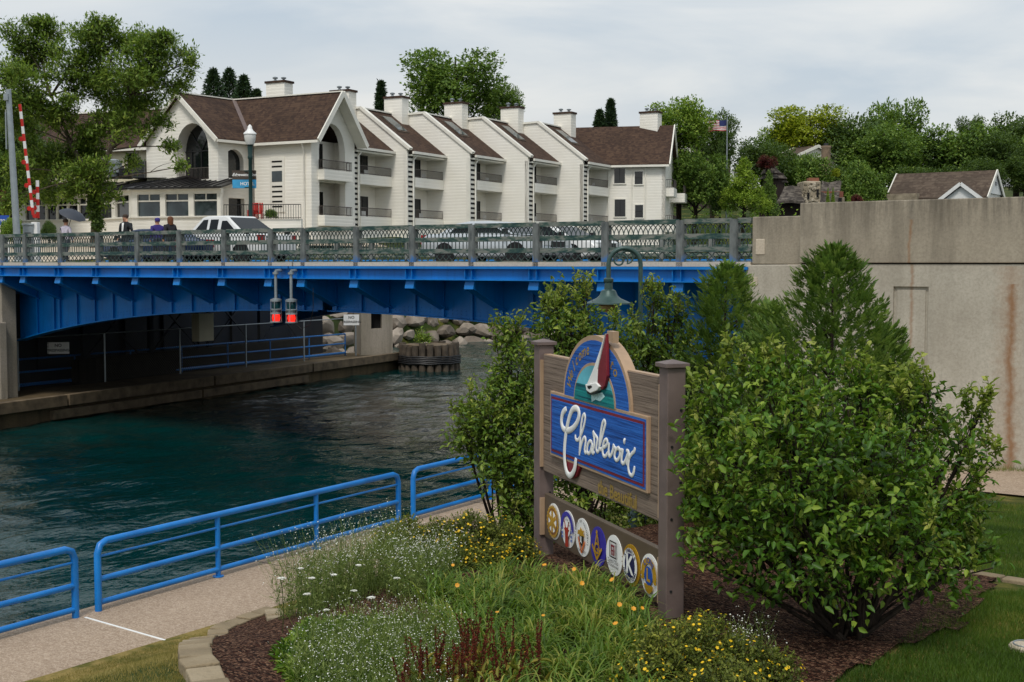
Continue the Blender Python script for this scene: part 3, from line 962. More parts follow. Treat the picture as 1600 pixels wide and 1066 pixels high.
for s0, s1 in ((-ext, -5.1), (-5, 4.2), (4.3, 12.6), (12.7, 20.0), (20.1, LP + .3)): strip(s0, s1, -.10, .30, .28)
for s0, s1 in ((3.6, 11.9), (12.0, 19.8)): strip(s0, s1, -.55, -.22, .2)
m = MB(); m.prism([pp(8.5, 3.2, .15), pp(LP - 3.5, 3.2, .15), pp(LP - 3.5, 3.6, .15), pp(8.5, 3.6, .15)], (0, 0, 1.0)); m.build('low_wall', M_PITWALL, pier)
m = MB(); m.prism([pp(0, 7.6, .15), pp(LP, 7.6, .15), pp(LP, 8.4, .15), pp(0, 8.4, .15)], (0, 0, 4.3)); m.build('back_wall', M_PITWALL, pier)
# pillar at the camera-side corner and block at the far corner
pc = onY(13, 520, 27.2)
m = MB(); m.box(pc.x - 6, 26.95, .0, pc.x, 27.55, 4.57); m.build('corner_pillar', M_PIER, pier, bevel=0.03)
m = MB(); m.box(pc.x - 6, 26.7, -.4, pc.x + .22, 27.0, 2.9); m.build('pillar_plinth', M_PIER, pier, bevel=0.03)
b0 = C(563, 67.6); b1 = C(613, 68.0)
e1 = (b1 - b0).normalized(); e2 = Vector((-e1.y, e1.x, 0))
cc = (b0 + b1) / 2 + e2 * 1.6; hw = (b1 - b0).length / 2
m = MB()
wz0, wz1, wa, wb = 1.55, 2.75, -.30, .28
def blk(x0, x1, y0, y1, z0, z1):
    m.obox(cc + e1 * (x0 + x1) / 2 + e2 * (y0 + y1) / 2 + Vector((0, 0, (z0 + z1) / 2)), e1 * (x1 - x0) / 2, e2 * (y1 - y0) / 2, Vector((0, 0, (z1 - z0) / 2)))
blk(-hw, wa, -1.6, 1.6, .15, 4.4); blk(wb, hw, -1.6, 1.6, .15, 4.4); blk(wa, wb, -1.6, 1.6, .15, wz0); blk(wa, wb, -1.6, 1.6, wz1, 4.4); blk(wa, wb, -1.0, 1.6, wz0, wz1)
m.build('end_block', M_PIER, pier)
m = MB(); blk(wa, wb, -1.05, -1.01, wz0, wz1); m.build('window_opening', M_DARK, pier)
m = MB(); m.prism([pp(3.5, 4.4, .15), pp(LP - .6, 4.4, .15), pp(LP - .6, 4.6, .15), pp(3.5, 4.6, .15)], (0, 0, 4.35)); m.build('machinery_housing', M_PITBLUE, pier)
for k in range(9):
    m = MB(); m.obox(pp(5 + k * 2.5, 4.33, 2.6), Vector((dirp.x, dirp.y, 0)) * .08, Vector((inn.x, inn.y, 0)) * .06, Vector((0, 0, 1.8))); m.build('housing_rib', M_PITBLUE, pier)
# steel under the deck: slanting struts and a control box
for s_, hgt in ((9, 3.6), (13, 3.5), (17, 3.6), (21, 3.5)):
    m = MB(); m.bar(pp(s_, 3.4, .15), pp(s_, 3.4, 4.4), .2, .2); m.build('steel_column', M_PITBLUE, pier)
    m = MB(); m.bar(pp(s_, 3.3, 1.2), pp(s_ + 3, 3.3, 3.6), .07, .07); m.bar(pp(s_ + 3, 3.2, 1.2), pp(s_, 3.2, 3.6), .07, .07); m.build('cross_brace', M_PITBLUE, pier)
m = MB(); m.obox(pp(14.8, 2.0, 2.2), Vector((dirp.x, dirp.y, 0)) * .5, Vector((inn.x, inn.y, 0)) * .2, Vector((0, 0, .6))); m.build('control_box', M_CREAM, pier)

# chain link fence and blue guard rail on the pier
def chainlink(name, a, b, h, label):
    a, b = Vector(a), Vector(b); L = (b - a).length; d = (b - a) / L
    t = thing(name, label, 'fence', a, group='chain link fences on the far pier')
    k = max(2, round(L / 4.5))
    for i in range(k + 1):
        p = a.lerp(b, i / k); m = MB(); m.tube([p, p + Vector((0, 0, h))], .04, 7); m.build('fence_post', M_GALV, t)
    m = MB(); m.tube([a + Vector((0, 0, h)), b + Vector((0, 0, h))], .025, 6); m.build('top_rail', M_GALV, t)
    cell = .13; n_ = int(L / cell); nz = int(h / cell)
    v, f = [], []
    wd = .0075
    side = Vector((0, 0, 1))
    for i in range(-nz, n_):
        for sgn in (1, -1):
            x0, z0, x1, z1 = i * cell, 0.05, (i + nz) * cell, h
            if sgn < 0: x0, x1 = x1, x0
            if x0 < 0 or x1 < 0 or x0 > L or x1 > L:
                f0, f1 = 0.0, 1.0
                dx = x1 - x0
                for lim in (0, L):
                    tt = (lim - x0) / dx
                    if 0 < tt < 1:
                        if (lim == 0) == (dx > 0): f0 = max(f0, tt)
                        else: f1 = min(f1, tt)
                if f1 <= f0 or not (0 <= x0 + dx * (f0 + f1) / 2 <= L): continue
                x0, x1, z0, z1 = x0 + dx * f0, x0 + dx * f1, 0.05 + (h - .05) * f0, 0.05 + (h - .05) * f1
            p, q_ = a + d * x0 + side * z0, a + d * x1 + side * z1
            dd = (q_ - p).normalized(); nn = dd.cross(Vector((d.y, -d.x, 0))).normalized() * wd
            k0 = len(v); v += [p - nn, p + nn, q_ + nn, q_ - nn]; f.append((k0, k0 + 1, k0 + 2, k0 + 3))
    m = MB(); m.add(v, f); m.build('chain_mesh', M_SHADEWIRE, t)['kind'] = 'stuff'
    return t
f0 = onZ(29, 611, .15); f1 = onZ(556, 556, .15)
chainlink('chain_link_fence', f0, f1, 2.0, 'chain link fence along the dark pier under the bridge')
gr = thing('guard_rail', 'blue pipe guard rail behind the chain link fence on the pier', 'railing', f0)
go_ = Vector((inn.x, inn.y, 0)) * .5
def gl(f, z):
    p = f0.lerp(f1, f) + go_
    return Vector((p.x, p.y, z))
for k in range(8):
    s_ = .01 + k * .14; m = MB(); m.tube([gl(s_, .15), gl(s_, 1.3)], .035, 7); m.build('rail_post', M_RAILBLUE, gr)
for z in (.3, .8, 1.3):
    m = MB(); m.tube([gl(.01, z), gl(.99, z)], .04 if z > .4 else .07, 7); m.build('rail_bar', M_RAILBLUE, gr)
def trespass(px, py, w, h, d, lab):
    c = P(px, py, d); ex = Vector((_cy, _sy, 0)); ex.rotate(Matrix.Rotation(R(12), 3, 'Z')); ey = Vector((0, 0, 1))
    t = thing('warning_sign', lab, 'sign', c, group='warning signs on the pier fence')
    n_ = ex.cross(ey); n_ = -n_ if n_.dot(EYE - c) < 0 else n_
    m = MB(); m.obox(c, ex * w / 2, ey * h / 2, n_ * .015); m.build('board', M_WHITE, t, bevel=0.005)
    m = MB(); add_text(m, 'NO', h * .36, c + ey * h * .22 + n_ * .02, ex, ey, bold=.004); add_text(m, 'TRESPASSING', h * .3, c - ey * h * .2 + n_ * .02, ex, ey, bold=.004); m.build('lettering', M_BLACK, t)
trespass(91, 544, .82, .46, 50.0, 'white no trespassing board at the concrete pillar end of the fence')
trespass(549, 500, .8, .55, 66.0, 'white no trespassing board beside the square window of the pier')

# ------------------------------------------------------------------ blue railing along the channel walk
def walk_rail(y0, y1, label, ends=(True, True), bays=3):
    t = thing('pipe_railing', label, 'railing', (railx(y0), y0, 0), group='blue pipe railings along the channel walk')
    p = lambda y, z: Vector((railx(y), y, z))
    r = .16; pts = []
    if ends[0]: pts += [p(y0, 0), p(y0, 1.0 - r), p(y0 + r * .29, 1.0 - r * .29)]
    pts += [p(y0 + (r if ends[0] else 0), 1.0), p(y1 - (r if ends[1] else 0), 1.0)]
    if ends[1]: pts += [p(y1 - r * .29, 1.0 - r * .29), p(y1, 1.0 - r), p(y1, 0)]
    m = MB(); m.tube(pts, .052, 12); m.build('top_rail', M_RAILBLUE, t)
    for k in range(1, bays):
        y = y0 + (y1 - y0) * k / bays
        m = MB(); m.tube([p(y, 0), p(y, .97)], .042, 10); m.lathe([(.09, 0.002), (.09, .018), (.05, .022)], 12, p(y, 0)); m.build('rail_post', M_RAILBLUE, t)
    for z, rr in ((.79, .02), (.46, .042), (.12, .042)):
        m = MB(); m.tube([p(y0 + .01, z), p(y1 - .01, z)], rr, 10); m.build('rail_bar', M_RAILBLUE, t)
ya = onZ(155, 955, 0).y; yb = onZ(618, 820, 0).y; yc = onZ(645, 814, 0).y; yd = onZ(122, 966, 0).y
walk_rail(ya, yb, 'long blue pipe railing section by the white expansion joint', bays=3)
walk_rail(yc, yc + 8.2, 'blue pipe railing section partly hidden by the leafy shrub', bays=3)
walk_rail(yc + 8.5, yc + 22, 'blue pipe railing section running under the bridge', bays=5)
walk_rail(yd - 7.9, yd, 'blue pipe railing section cut off at the edge of the picture', bays=3)

# ------------------------------------------------------------------ hotel on the far bank
ha = camxy(.47, .883); hb = camxy(.883, -.47)
HE = C(550, 94.0)
Z0, ZL, ZU, ZE, ZR = 5.8, 8.5, 11.6, 13.8, 16.95
LU, RU = 5.2, 4.2
def H(s, t, z): return HE + ha * s + hb * t + Vector((0, 0, z))
hotel = thing('hotel', 'long white sided hotel with brown shingle roofs, arched gables and stepped balconies', 'hotel', H(0, 0, Z0))
def hp(name, mats, fn, bevel=0.0):
    m = MB(); fn(m); return m.build(name, mats, hotel, bevel=bevel)
def hbox(m, s0, s1, t0, t1, z0, z1):
    m.obox(H((s0 + s1) / 2, (t0 + t1) / 2, (z0 + z1) / 2), ha * abs(s1 - s0) / 2, hb * abs(t1 - t0) / 2, Vector((0, 0, abs(z1 - z0) / 2)))
def iron(m, p, q_, h, gap=.14):
    p, q_ = Vector(p), Vector(q_); L = (q_ - p).length; k = max(2, int(L / gap)); up = Vector((0, 0, h))
    m.bar(p + up, q_ + up, .05, .05); m.bar(p + Vector((0, 0, .06)), q_ + Vector((0, 0, .06)), .04, .04)
    for i in range(k + 1):
        x = p.lerp(q_, i / k); m.bar(x, x + up, .022, .022, (1, 0, 0))

def chimney(s, t, top, base):
    c = hp('chimney', M_SIDING, lambda m: hbox(m, s - .5, s + .5, t - .85, t + .85, base, top))
    m = MB(); hbox(m, s - .58, s + .58, t - .93, t + .93, top, top + .16); m.build('chimney_cap', M_ROOF, c)
    m = MB()
    for o in (-.38, .4):
        p = H(s, t + o, top + .16)
        kk = .62 if o < 0 else .5
        m.lathe([(r_ * (.75 if z_ else .9), z_ * kk) for r_, z_ in [(.2, 0), (.17, .18), (.12, .22), (.12, .34), (.25, .36), (.27, .52), (.1, .6), (.02, .62)]], 10, p)
    m.build('chimney_pot', M_GALV, c)

S, T = [], []
s, t = 0.0, 0.0
for k in range(5):
    S.append(s); T.append(t); s += LU; t += (1.47 if k == 0 else 2.5)
for k in range(5):
    s0, t0 = S[k], T[k]
    # party wall with its rake
    if k > 0:
        hp('side_wall', M_SIDING, lambda m: m.prism([H(s0, t0, Z0), H(s0, t0, ZE), H(s0, t0 - RU, ZR), H(s0, t0 - 2 * RU, ZR - .15), H(s0, t0 - 2 * RU, Z0)], ha * .25))
        def rk(m):
            m.bar(H(s0 + .08, t0 + .3, ZE - .12), H(s0 + .08, t0 - RU, ZR + .1), .42, .22)
            m.bar(H(s0 + .08, t0 - RU, ZR + .1), H(s0 + .08, t0 - 2 * RU, ZR - .05), .42, .16)
        hp('rake_trim', M_TRIM, rk)
    def rf(m):
        sl = (ZR - ZE) / RU
        m.prism([H(s0 + .3, t0 + .35, ZE - .35 * sl), H(s0 + .3, t0 - RU, ZR), H(s0 + .3, t0 - 2 * RU, ZR - .15), H(s0 + .3, t0 - 2 * RU, ZR - .35), H(s0 + .3, t0 - RU, ZR - .2), H(s0 + .3, t0 + .35, ZE - .35 * sl - .16)], ha * (LU - .3))
    roof = hp('roof', M_ROOF, rf)
    m = MB(); hbox(m, s0 + .25, s0 + LU + .02, t0 + .33, t0 + .5, ZE - .46, ZE - .27); m.build('gutter', M_TRIM, roof)
    m = MB(); m.bar(H(s0 + .3, t0 - RU, ZR + .07), H(s0 + LU, t0 - RU, ZR + .07), .3, .1); m.build('ridge_cap', M_TRIM, roof)
    if k > 0:
        def sky(m, g=0.0, e=0.0, lift=.12):
            sl = (ZR - ZE) / RU
            a_, b_ = t0 - RU + .7 - e, t0 - RU + 2.2 + e
            za, zb = ZE + (t0 - a_) * sl, ZE + (t0 - b_) * sl
            m.prism([H(s0 + 1.9 - e, a_, za + lift), H(s0 + 3.2 + e, a_, za + lift), H(s0 + 3.2 + e, b_, zb + lift), H(s0 + 1.9 - e, b_, zb + lift)], (0, 0, -.3))
        m = MB(); sky(m, e=.12, lift=.1); sk = m.build('skylight', M_ROOF2, roof)
        m = MB(); sky(m, lift=.14); m.build('skylight_pane', M_GLASS2, roof)
    chimney(s0 + LU - .55, t0 - RU + .25, 18.2 + .08 * math.sin(3 * k), ZR - 1.6)
    # balconies
    d_ = 1.45
    hp('back_wall', M_SIDING, lambda m: hbox(m, s0 + .25, s0 + LU, t0 - d_ - .2, t0 - d_, Z0, ZE - .1))
    hp('soffit', M_TRIM, lambda m: hbox(m, s0 + .25, s0 + LU, t0 - d_, t0 + .3, ZE - .62, ZE - .5))
    hp('balcony_parapet', M_SIDING, lambda m: hbox(m, s0 + 1.0, s0 + LU, t0 - d_, t0 + .12, ZU - .75, ZU))
    hp('balcony_parapet', M_SIDING, lambda m: hbox(m, s0 + 1.0, s0 + LU, t0 - d_, t0 + .12, Z0, ZL))
    for z in (ZL, ZU):
        hp('balcony_railing', M_BALCONY, lambda m: iron(m, H(s0 + 1.05, t0 + .05, z + .01), H(s0 + LU - .05, t0 + .05, z + .01), .62))
        dr = hp('sliding_door', M_GLASS, lambda m: hbox(m, s0 + 2.7, s0 + 4.1, t0 - d_ - .02, t0 - d_ + .04, z - .4, z + 1.6))
        m = MB()
        for ss in (s0 + 2.66, s0 + 3.4, s0 + 4.08): hbox(m, ss, ss + .07, t0 - d_ + .01, t0 - d_ + .07, z - .4, z + 1.6)
        m.build('door_frame', M_IRON, dr)
        m = MB(); cx = s0 + 2.6 + (k * 37 % 5) * .3 + (.4 if z > 9 else 0)
        if (k + int(z)) % 4 == 1: hbox(m, cx + .8, cx + 1.3, t0 - .8, t0 - .3, z + .25, z + .3)
        hbox(m, cx, cx + .5, t0 - .9, t0 - .4, z - .15, z - .08); hbox(m, cx, cx + .5, t0 - .95, t0 - .9, z - .1, z + .45)
        m.build('balcony_chair', M_WHITE, hotel)
    # slatted screen at the front edge
    hp('screen_panel', M_TRIM, lambda m: hbox(m, s0 + .09, s0 + .84, t0 - .3, t0 + .01, Z0, ZE - .5))
    n_sl = 20
    dz = (ZE - .5 - Z0) / n_sl
    def sl_(m):
        for i in range(n_sl): hbox(m, s0 + .15, s0 + .80, t0 - .02, t0 + .022, Z0 + (i + .3) * dz, Z0 + (i + .3) * dz + dz * .42)
    hp('screen_slots', M_DARK, sl_)['kind'] = 'stuff'
    def jm(m):
        hbox(m, s0 - .0, s0 + .09, t0 - .3, t0 + .04, Z0, ZE - .45); hbox(m, s0 + .84, s0 + 1.0, t0 - .5, t0 + .06, Z0, ZE - .5)
    hp('screen_jamb', M_TRIM, jm)
    hp('downspout', M_TRIM, lambda m: m.tube([H(s0 + 1.0, t0 + .3, ZE - .5), H(s0 + .72, t0 + .12, ZE - .95), H(s0 + .72, t0 + .12, Z0)], .06, 6))

# gable block over the first arched balcony
GT = .3
def arch(c, w, z0, zs, k=10, pointed=0.0):
    """(offset, z) round an arched opening, from its foot up and down again"""
    out = [(c - w / 2, z0)]
    for i in range(k + 1):
        a = math.pi * (1 - i / k)
        out.append((c + w / 2 * math.cos(a), zs + w / 2 * math.sin(a) * (1 + pointed)))
    return out + [(c + w / 2, z0)]
W = 5.2
def g2(m):
    o = arch(-2.75, 3.1, ZU, ZU + 1.35, pointed=.25)
    m.prism([H(-W, GT, ZU), *[H(a, GT, z) for a, z in o], H(0, GT, ZU), H(0, GT, ZE), H(-W / 2, GT, ZR), H(-W, GT, ZE)], -hb * .5)
    hbox(m, -W, 0, GT - .5, GT, ZU - .85, ZU)
    hbox(m, -W, -4.3, GT - .5, GT, ZL - .1, ZU - .85); hbox(m, -1.2, 0, GT - .5, GT, ZL - .1, ZU - .85); hbox(m, -W, 0, GT - .5, GT, Z0, ZL - .1)
hp('gable_wall', M_SIDING, g2)
hp('gable_wall', M_SIDING, lambda m: hbox(m, -W, -W + .25, GT - 5.0, GT - .5, Z0, ZE))
hp('back_wall', M_SIDING, lambda m: hbox(m, -W + .25, 0, GT - 1.9, GT - 1.6, Z0, ZE))
hp('side_wall', M_SIDING, lambda m: hbox(m, -.25, 0, GT - 1.6, GT - .5, Z0, ZE))
hp('balcony_floor', M_TRIM, lambda m: hbox(m, -W + .25, -.25, GT - 1.6, GT - .5, ZU - .5, ZU - .3))
for z in (ZL - .1, ZU):
    hp('sliding_door', M_GLASS, lambda m: hbox(m, -3.4, -1.75, GT - 1.65, GT - 1.56, z - .3, z + (2.0 if z > 9 else 1.75)))
    def bl(m):
        hbox(m, -4.45, -1.05, GT, GT + .55, z - .75, z - .02)
    hp('balcony_parapet', M_SIDING, bl)
    hp('balcony_railing', M_BALCONY, lambda m: (iron(m, H(-4.4, GT + .5, z), H(-1.1, GT + .5, z), .62), iron(m, H(-4.4, GT + .05, z), H(-4.4, GT + .5, z), .62), iron(m, H(-1.1, GT + .05, z), H(-1.1, GT + .5, z), .62)))
def gable_roof(m, e0, e1, rdg0, back, ov=.45, th=.16):
    """roof of a gable: eave feet e0, e1 and apex at the front, all running back along a vector"""
    for e in (e0, e1):
        d = (e - rdg0); n_ = Vector((d.x, d.y, 0)).normalized()
        foot = e + n_ * .35 + Vector((0, 0, d.z / Vector((d.x, d.y)).length * .35))
        f = -back.normalized() * ov
        up = Vector((0, 0, th))
        m.prism([foot + f + up, rdg0 + f + up, rdg0 + f, foot + f], back + back.normalized() * ov)
roofb = hp('roof', M_ROOF, lambda m: gable_roof(m, H(-W, GT, ZE), H(0, GT, ZE), H(-W / 2, GT, ZR), -hb * 15, .9))
m = MB()
for e in (-W, 0):
    dd = -1 if e < -1 else 1
    slp = (ZR - ZE) / (W / 2)
    m.prism([H(e + dd * .3, GT + .02, ZE - .3 * slp - .03), H(-W / 2, GT + .02, ZR - .03), H(-W / 2, GT + .02, ZR - .07), H(e + dd * .3, GT + .02, ZE - .3 * slp - .07)], hb * .86)
m.build('soffit', M_TRIM, roofb)
m = MB()
for e in (-W, 0):
    dd = -1 if e < -1 else 1
    m.bar(H(e + dd * .35, GT + .92, ZE - .35), H(-W / 2, GT + .92, ZR + .08), .1, .36)
m.build('bargeboard', M_TRIM, roofb)
m = MB(); hbox(m, -W - .5, -W - .34, GT - 4.9, GT + .9, ZE - .5, ZE - .32); m.build('gutter', M_TRIM, roofb)
m = MB(); m.bar(H(-W / 2, GT + .9, ZR + .17), H(-W / 2, GT - 14, ZR + .17), .3, .08); m.build('ridge_cap', M_TRIM, roofb)
chimney(-1.0, GT - 6.0, 18.3, 15.0)
# slot windows on the wall between the blocks
m = MB()
hbox(m, -W - .05, -W - .003, GT - 3.6, GT - 2.3, 8.6, 12.45); pnl = m.build('window_panel', M_TRIM, hotel)
m = MB()
for i, z in enumerate((12.1, 11.75, 10.35, 10.0, 9.65, 9.3, 8.95)): hbox(m, -W - .06, -W - .04, GT - 3.4, GT - 2.5, z, z + .12)
m.build('slot_opening', M_DARK, pnl)['kind'] = 'stuff'
m = MB(); hbox(m, -W - .07, -W - .04, GT - 3.4, GT - 2.5, 10.75, 11.5); m.build('window_pane', M_GLASS2, pnl)
hp('downspout', M_TRIM, lambda m: m.tube([H(-W - .4, GT - .5, ZE - .5), H(-W - .1, GT - .55, ZE - 1.0), H(-W - .1, GT - .55, Z0)], .06, 6))

# gable block with the tall arched window
AC = C(343, 89.5); ge = camxy(.6, .8); gg = camxy(-.8, .6); GW = 7.9
def A(u, w, z): return AC + ge * u + gg * w + Vector((0, 0, z))
def abox(m, u0, u1, w0, w1, z0, z1):
    m.obox(A((u0 + u1) / 2, (w0 + w1) / 2, (z0 + z1) / 2), ge * (u1 - u0) / 2, gg * (w1 - w0) / 2, Vector((0, 0, (z1 - z0) / 2)))
zb = 10.6
def ga(m):
    o = arch(2.75, 3.5, zb + .3, zb + 2.35, pointed=.12)
    m.prism([A(0, 0, zb + .3), *[A(0, w, z) for w, z in o], A(0, GW, zb + .3), A(0, GW, ZE), A(0, GW / 2, ZR), A(0, 0, ZE)], ge * .9)
    abox(m, 0, .9, 0, GW, Z0, zb + .3)
hp('gable_wall', M_SIDING, ga)
win = hp('arched_window', M_GLASS, lambda m: m.prism([A(.86, w, z) for w, z in arch(2.75, 3.6, zb + .3, zb + 2.35, pointed=.12)], ge * .05))
def mul(m):
    for w in (1.7, 2.75, 3.8): m.bar(A(.82, w, zb + .3), A(.82, w, zb + 2.5), .07, .07, gg)
    m.bar(A(.82, 1.0, zb + 2.4), A(.82, 4.5, zb + 2.4), .07, .07)
    for w in (1.6, 3.9): m.bar(A(.82, 2.75, zb + 2.4), A(.82, w, zb + 3.85), .06, .06)
m = MB(); mul(m); m.build('mullion', M_IRON, win)
hp('balcony_railing', M_BALCONY, lambda m: iron(m, A(.25, 1.0, zb + .3), A(.25, 4.5, zb + .3), .85))
# the side wall with an arched opening above a doorway
zs2, zd = 11.0, 10.0
def gs(m):
    o = arch(1.35, 1.75, zs2, zs2 + 1.15)
    m.prism([A(.9, -.0, zs2), A(o[0][0], 0, zs2), *[A(u, 0, z) for u, z in o[1:-1]], A(o[-1][0], 0, zs2), A(5, 0, zs2), A(5, 0, ZE), A(.9 - .9, 0, ZE), A(0, 0, zs2)] if False else
            [A(.02, .01, zs2), *[A(u + .1, .01, z) for u, z in o], A(5.2, .01, zs2), A(5.2, .01, ZE), A(.02, .01, ZE)], gg * .5)
    abox(m, .02, 5.2, .01, .5, zd - .4, zs2); abox(m, .02, .75, .01, .5, Z0, zd - .4); abox(m, 2.35, 5.2, .01, .5, Z0, zd - .4)
hp('side_wall', M_SIDING, gs)
hp('arched_opening', M_GLASS, lambda m: m.prism([A(u + .1, .42, z) for u, z in arch(1.35, 1.9, zs2 - .05, zs2 + 1.2)], gg * .05))
hp('doorway', M_GLASS, lambda m: abox(m, .7, 2.4, .4, .45, 6.8, zd - .35))
hp('back_wall', M_SIDING, lambda m: abox(m, .9, 13, GW - .3, GW, Z0, ZE))
roofa = hp('roof', M_ROOF, lambda m: gable_roof(m, A(0, 0, ZE), A(0, GW, ZE), A(0, GW / 2, ZR), ge * 14, .4))
m = MB()
for w, o in ((0, -.35), (GW, .35)): m.bar(A(-.42, w + o, ZE - .3), A(-.42, GW / 2, ZR + .08), .1, .3)
m.build('bargeboard', M_TRIM, roofa)
m = MB(); m.bar(A(-.4, -.42, ZE - .32), A(4.0, -.42, ZE - .32), .16, .18); m.build('gutter', M_TRIM, roofa)
m = MB(); m.bar(A(-.4, GW / 2, ZR + .17), A(7, GW / 2, ZR + .17), .3, .08); m.build('ridge_cap', M_TRIM, roofa)
def meet(p, d, q_, e):
    k_ = ((q_.x - p.x) * e.y - (q_.y - p.y) * e.x) / (d.x * e.y - d.y * e.x)
    return p + d * k_
vp = meet(A(0, GW / 2, 0), ge, H(-W / 2, 0, 0), hb); vq = meet(A(0, 0, 0), ge, H(-W, 0, 0), hb)
vp.z, vq.z = ZR + .2, ZE + .2
m = MB(); m.bar(vp, vq + (vq - vp) * .08, .34, .12); m.build('valley_flashing', M_MAUVE, roofa)

# end block
E5 = H(S[4] + LU, T[4], 0); ka, kb = camxy(.225, .974), camxy(.974, -.225)
S5, T5 = 0.0, 0.0; TE = 5.0
def K(s, t, z): return E5 + ka * s + kb * t + Vector((0, 0, z))
def kbox(m, s0, s1, t0, t1, z0, z1):
    m.obox(K((s0 + s1) / 2, (t0 + t1) / 2, (z0 + z1) / 2), ka * abs(s1 - s0) / 2, kb * abs(t1 - t0) / 2, Vector((0, 0, abs(z1 - z0) / 2)))
hp('side_wall', M_SIDING, lambda m: kbox(m, S5, S5 + .3, T5 - 5, TE, Z0, ZE))
hp('gable_wall', M_SIDING, lambda m: m.prism([K(S5, TE, Z0), K(S5, TE, ZE), K(S5 + 3.6, TE, ZR + .2), K(S5 + 7.2, TE, ZE), K(S5 + 7.2, TE, Z0)], -kb * .3))
roofc = hp('roof', M_ROOF, lambda m: gable_roof(m, K(S5, TE, ZE), K(S5 + 7.2, TE, ZE), K(S5 + 3.6, TE, ZR + .2), -kb * 14, .4))
m = MB()
m.bar(K(S5 - .3, TE + .42, ZE - .3), K(S5 + 3.6, TE + .42, ZR + .3), .1, .3); m.bar(K(S5 + 7.5, TE + .42, ZE - .3), K(S5 + 3.6, TE + .42, ZR + .3), .1, .3); m.build('bargeboard', M_TRIM, roofc)
m = MB(); m.bar(K(S5 - .42, T5 - .3, ZE - .35), K(S5 - .42, TE + .4, ZE - .35), .16, .18); m.build('gutter', M_TRIM, roofc)
chimney(S[4] + LU + 4.4, T[4] + 2.2, 18.4, 16)
def hwin(t0, t1, z0, z1, blind=False):
    w_ = hp('window', M_TRIM, lambda m: (kbox(m, S5 - .07, S5 - .002, t0 - .08, t1 + .08, z1, z1 + .09), kbox(m, S5 - .09, S5 - .002, t0 - .1, t1 + .1, z0 - .09, z0), kbox(m, S5 - .07, S5 - .002, t0 - .08, t0, z0, z1), kbox(m, S5 - .07, S5 - .002, t1, t1 + .08, z0, z1)))
    m = MB(); kbox(m, S5 - .03, S5 - .003, t0, t1, z0, z1); m.build('window_pane', M_GLASS, w_)
    m = MB(); kbox(m, S5 - .05, S5 - .031, t0, t1, (z0 + z1) / 2 - .03, (z0 + z1) / 2 + .03) if blind else kbox(m, S5 - .05, S5 - .031, (t0 + t1) / 2 - .02, (t0 + t1) / 2 + .02, z0, z1); m.build('window_bar', M_IRON, w_)
hwin(T5 + .55, T5 + 1.5, 12.0, 13.3); hwin(T5 + .6, T5 + 1.55, 9.1, 10.6)
hwin(T5 + 2.35, T5 + 3.05, 11.9, 13.0, True); hwin(T5 + 2.4, T5 + 3.1, 9.0, 10.1, True)
hp('downspout', M_TRIM, lambda m: (m.tube([K(S5 - .08, T5 + .05, ZE - .4), K(S5 - .08, T5 + .05, Z0)], .06, 6), m.tube([K(S5 - .08, T5 + 2.1, ZE - .4), K(S5 - .08, T5 + 2.1, Z0)], .05, 6), m.tube([K(S5 - .08, T5 + 3.3, ZE - .4), K(S5 - .08, T5 + 3.3, Z0)], .05, 6)))
for z in (ZL, ZU):
    hp('balcony_parapet', M_SIDING, lambda m: kbox(m, S5 + .6, S5 + 3.2, TE, TE + .7, z - .75, z))
    hp('balcony_parapet', M_SIDING, lambda m: kbox(m, S5 + 4.2, S5 + 6.8, TE, TE + 1.3, z - 1.1, z - .3))
    hp('balcony_railing', M_BALCONY, lambda m: (iron(m, K(S5 + .6, TE + .65, z), K(S5 + 3.2, TE + .65, z), .7), iron(m, K(S5 + .6, TE, z), K(S5 + .6, TE + .65, z), .7), iron(m, K(S5 + 4.2, TE + 1.2, z - .3), K(S5 + 6.8, TE + 1.2, z - .3), .7)))
# hidden cores so that no light passes through
hp('core', M_DARK, lambda m: [hbox(m, S[k] + .3, S[k] + LU, T[k] - 6, T[k] - 2.3, Z0, ZE - .5) for k in range(5)])

# long wing with a cream wall and a skylight
W0, W1 = C(238, 96.5), C(-120, 105.5)
we = (W1 - W0).normalized(); wn_ = Vector((we.y, -we.x, 0))
if wn_.dot(W0 - EYE) < 0: wn_ = -wn_
WL = (W1 - W0).length
def Wp(u, w, z): return W0 + we * u + wn_ * w + Vector((0, 0, z))
hp('wing_wall', M_CREAM, lambda m: m.prism([Wp(-3, 0, Z0), Wp(WL, 0, Z0), Wp(WL, 8.4, Z0), Wp(-3, 8.4, Z0)], (0, 0, ZE - Z0)))
wr = hp('roof', M_ROOF, lambda m: m.prism([Wp(-6, -.4, ZE - .1), Wp(-6, 4.2, ZR + .1), Wp(-6, 8.8, ZE - .1), Wp(-6, 8.8, ZE - .25), Wp(-6, -.4, ZE - .25)], we * (WL + 6)))
m = MB(); m.bar(Wp(-.5, -.48, ZE - .25), Wp(WL, -.48, ZE - .25), .16, .2); m.build('gutter', M_TRIM, wr)
m = MB(); m.bar(Wp(-6, 4.2, ZR + .16), Wp(WL, 4.2, ZR + .16), .3, .1); m.build('ridge_cap', M_TRIM, wr)
sl = (ZR + .2 - ZE) / 4.6
def wsk(m, u0, u1, w0, w1, lift): m.prism([Wp(u0, w0, ZE - .1 + (w0 + .4) * sl + lift), Wp(u1, w0, ZE - .1 + (w0 + .4) * sl + lift), Wp(u1, w1, ZE - .1 + (w1 + .4) * sl + lift), Wp(u0, w1, ZE - .1 + (w1 + .4) * sl + lift)], (0, 0, -.3))
m = MB(); wsk(m, .2, 1.3, 1.9, 3.5, .22); m.build('skylight', M_TRIM, wr)
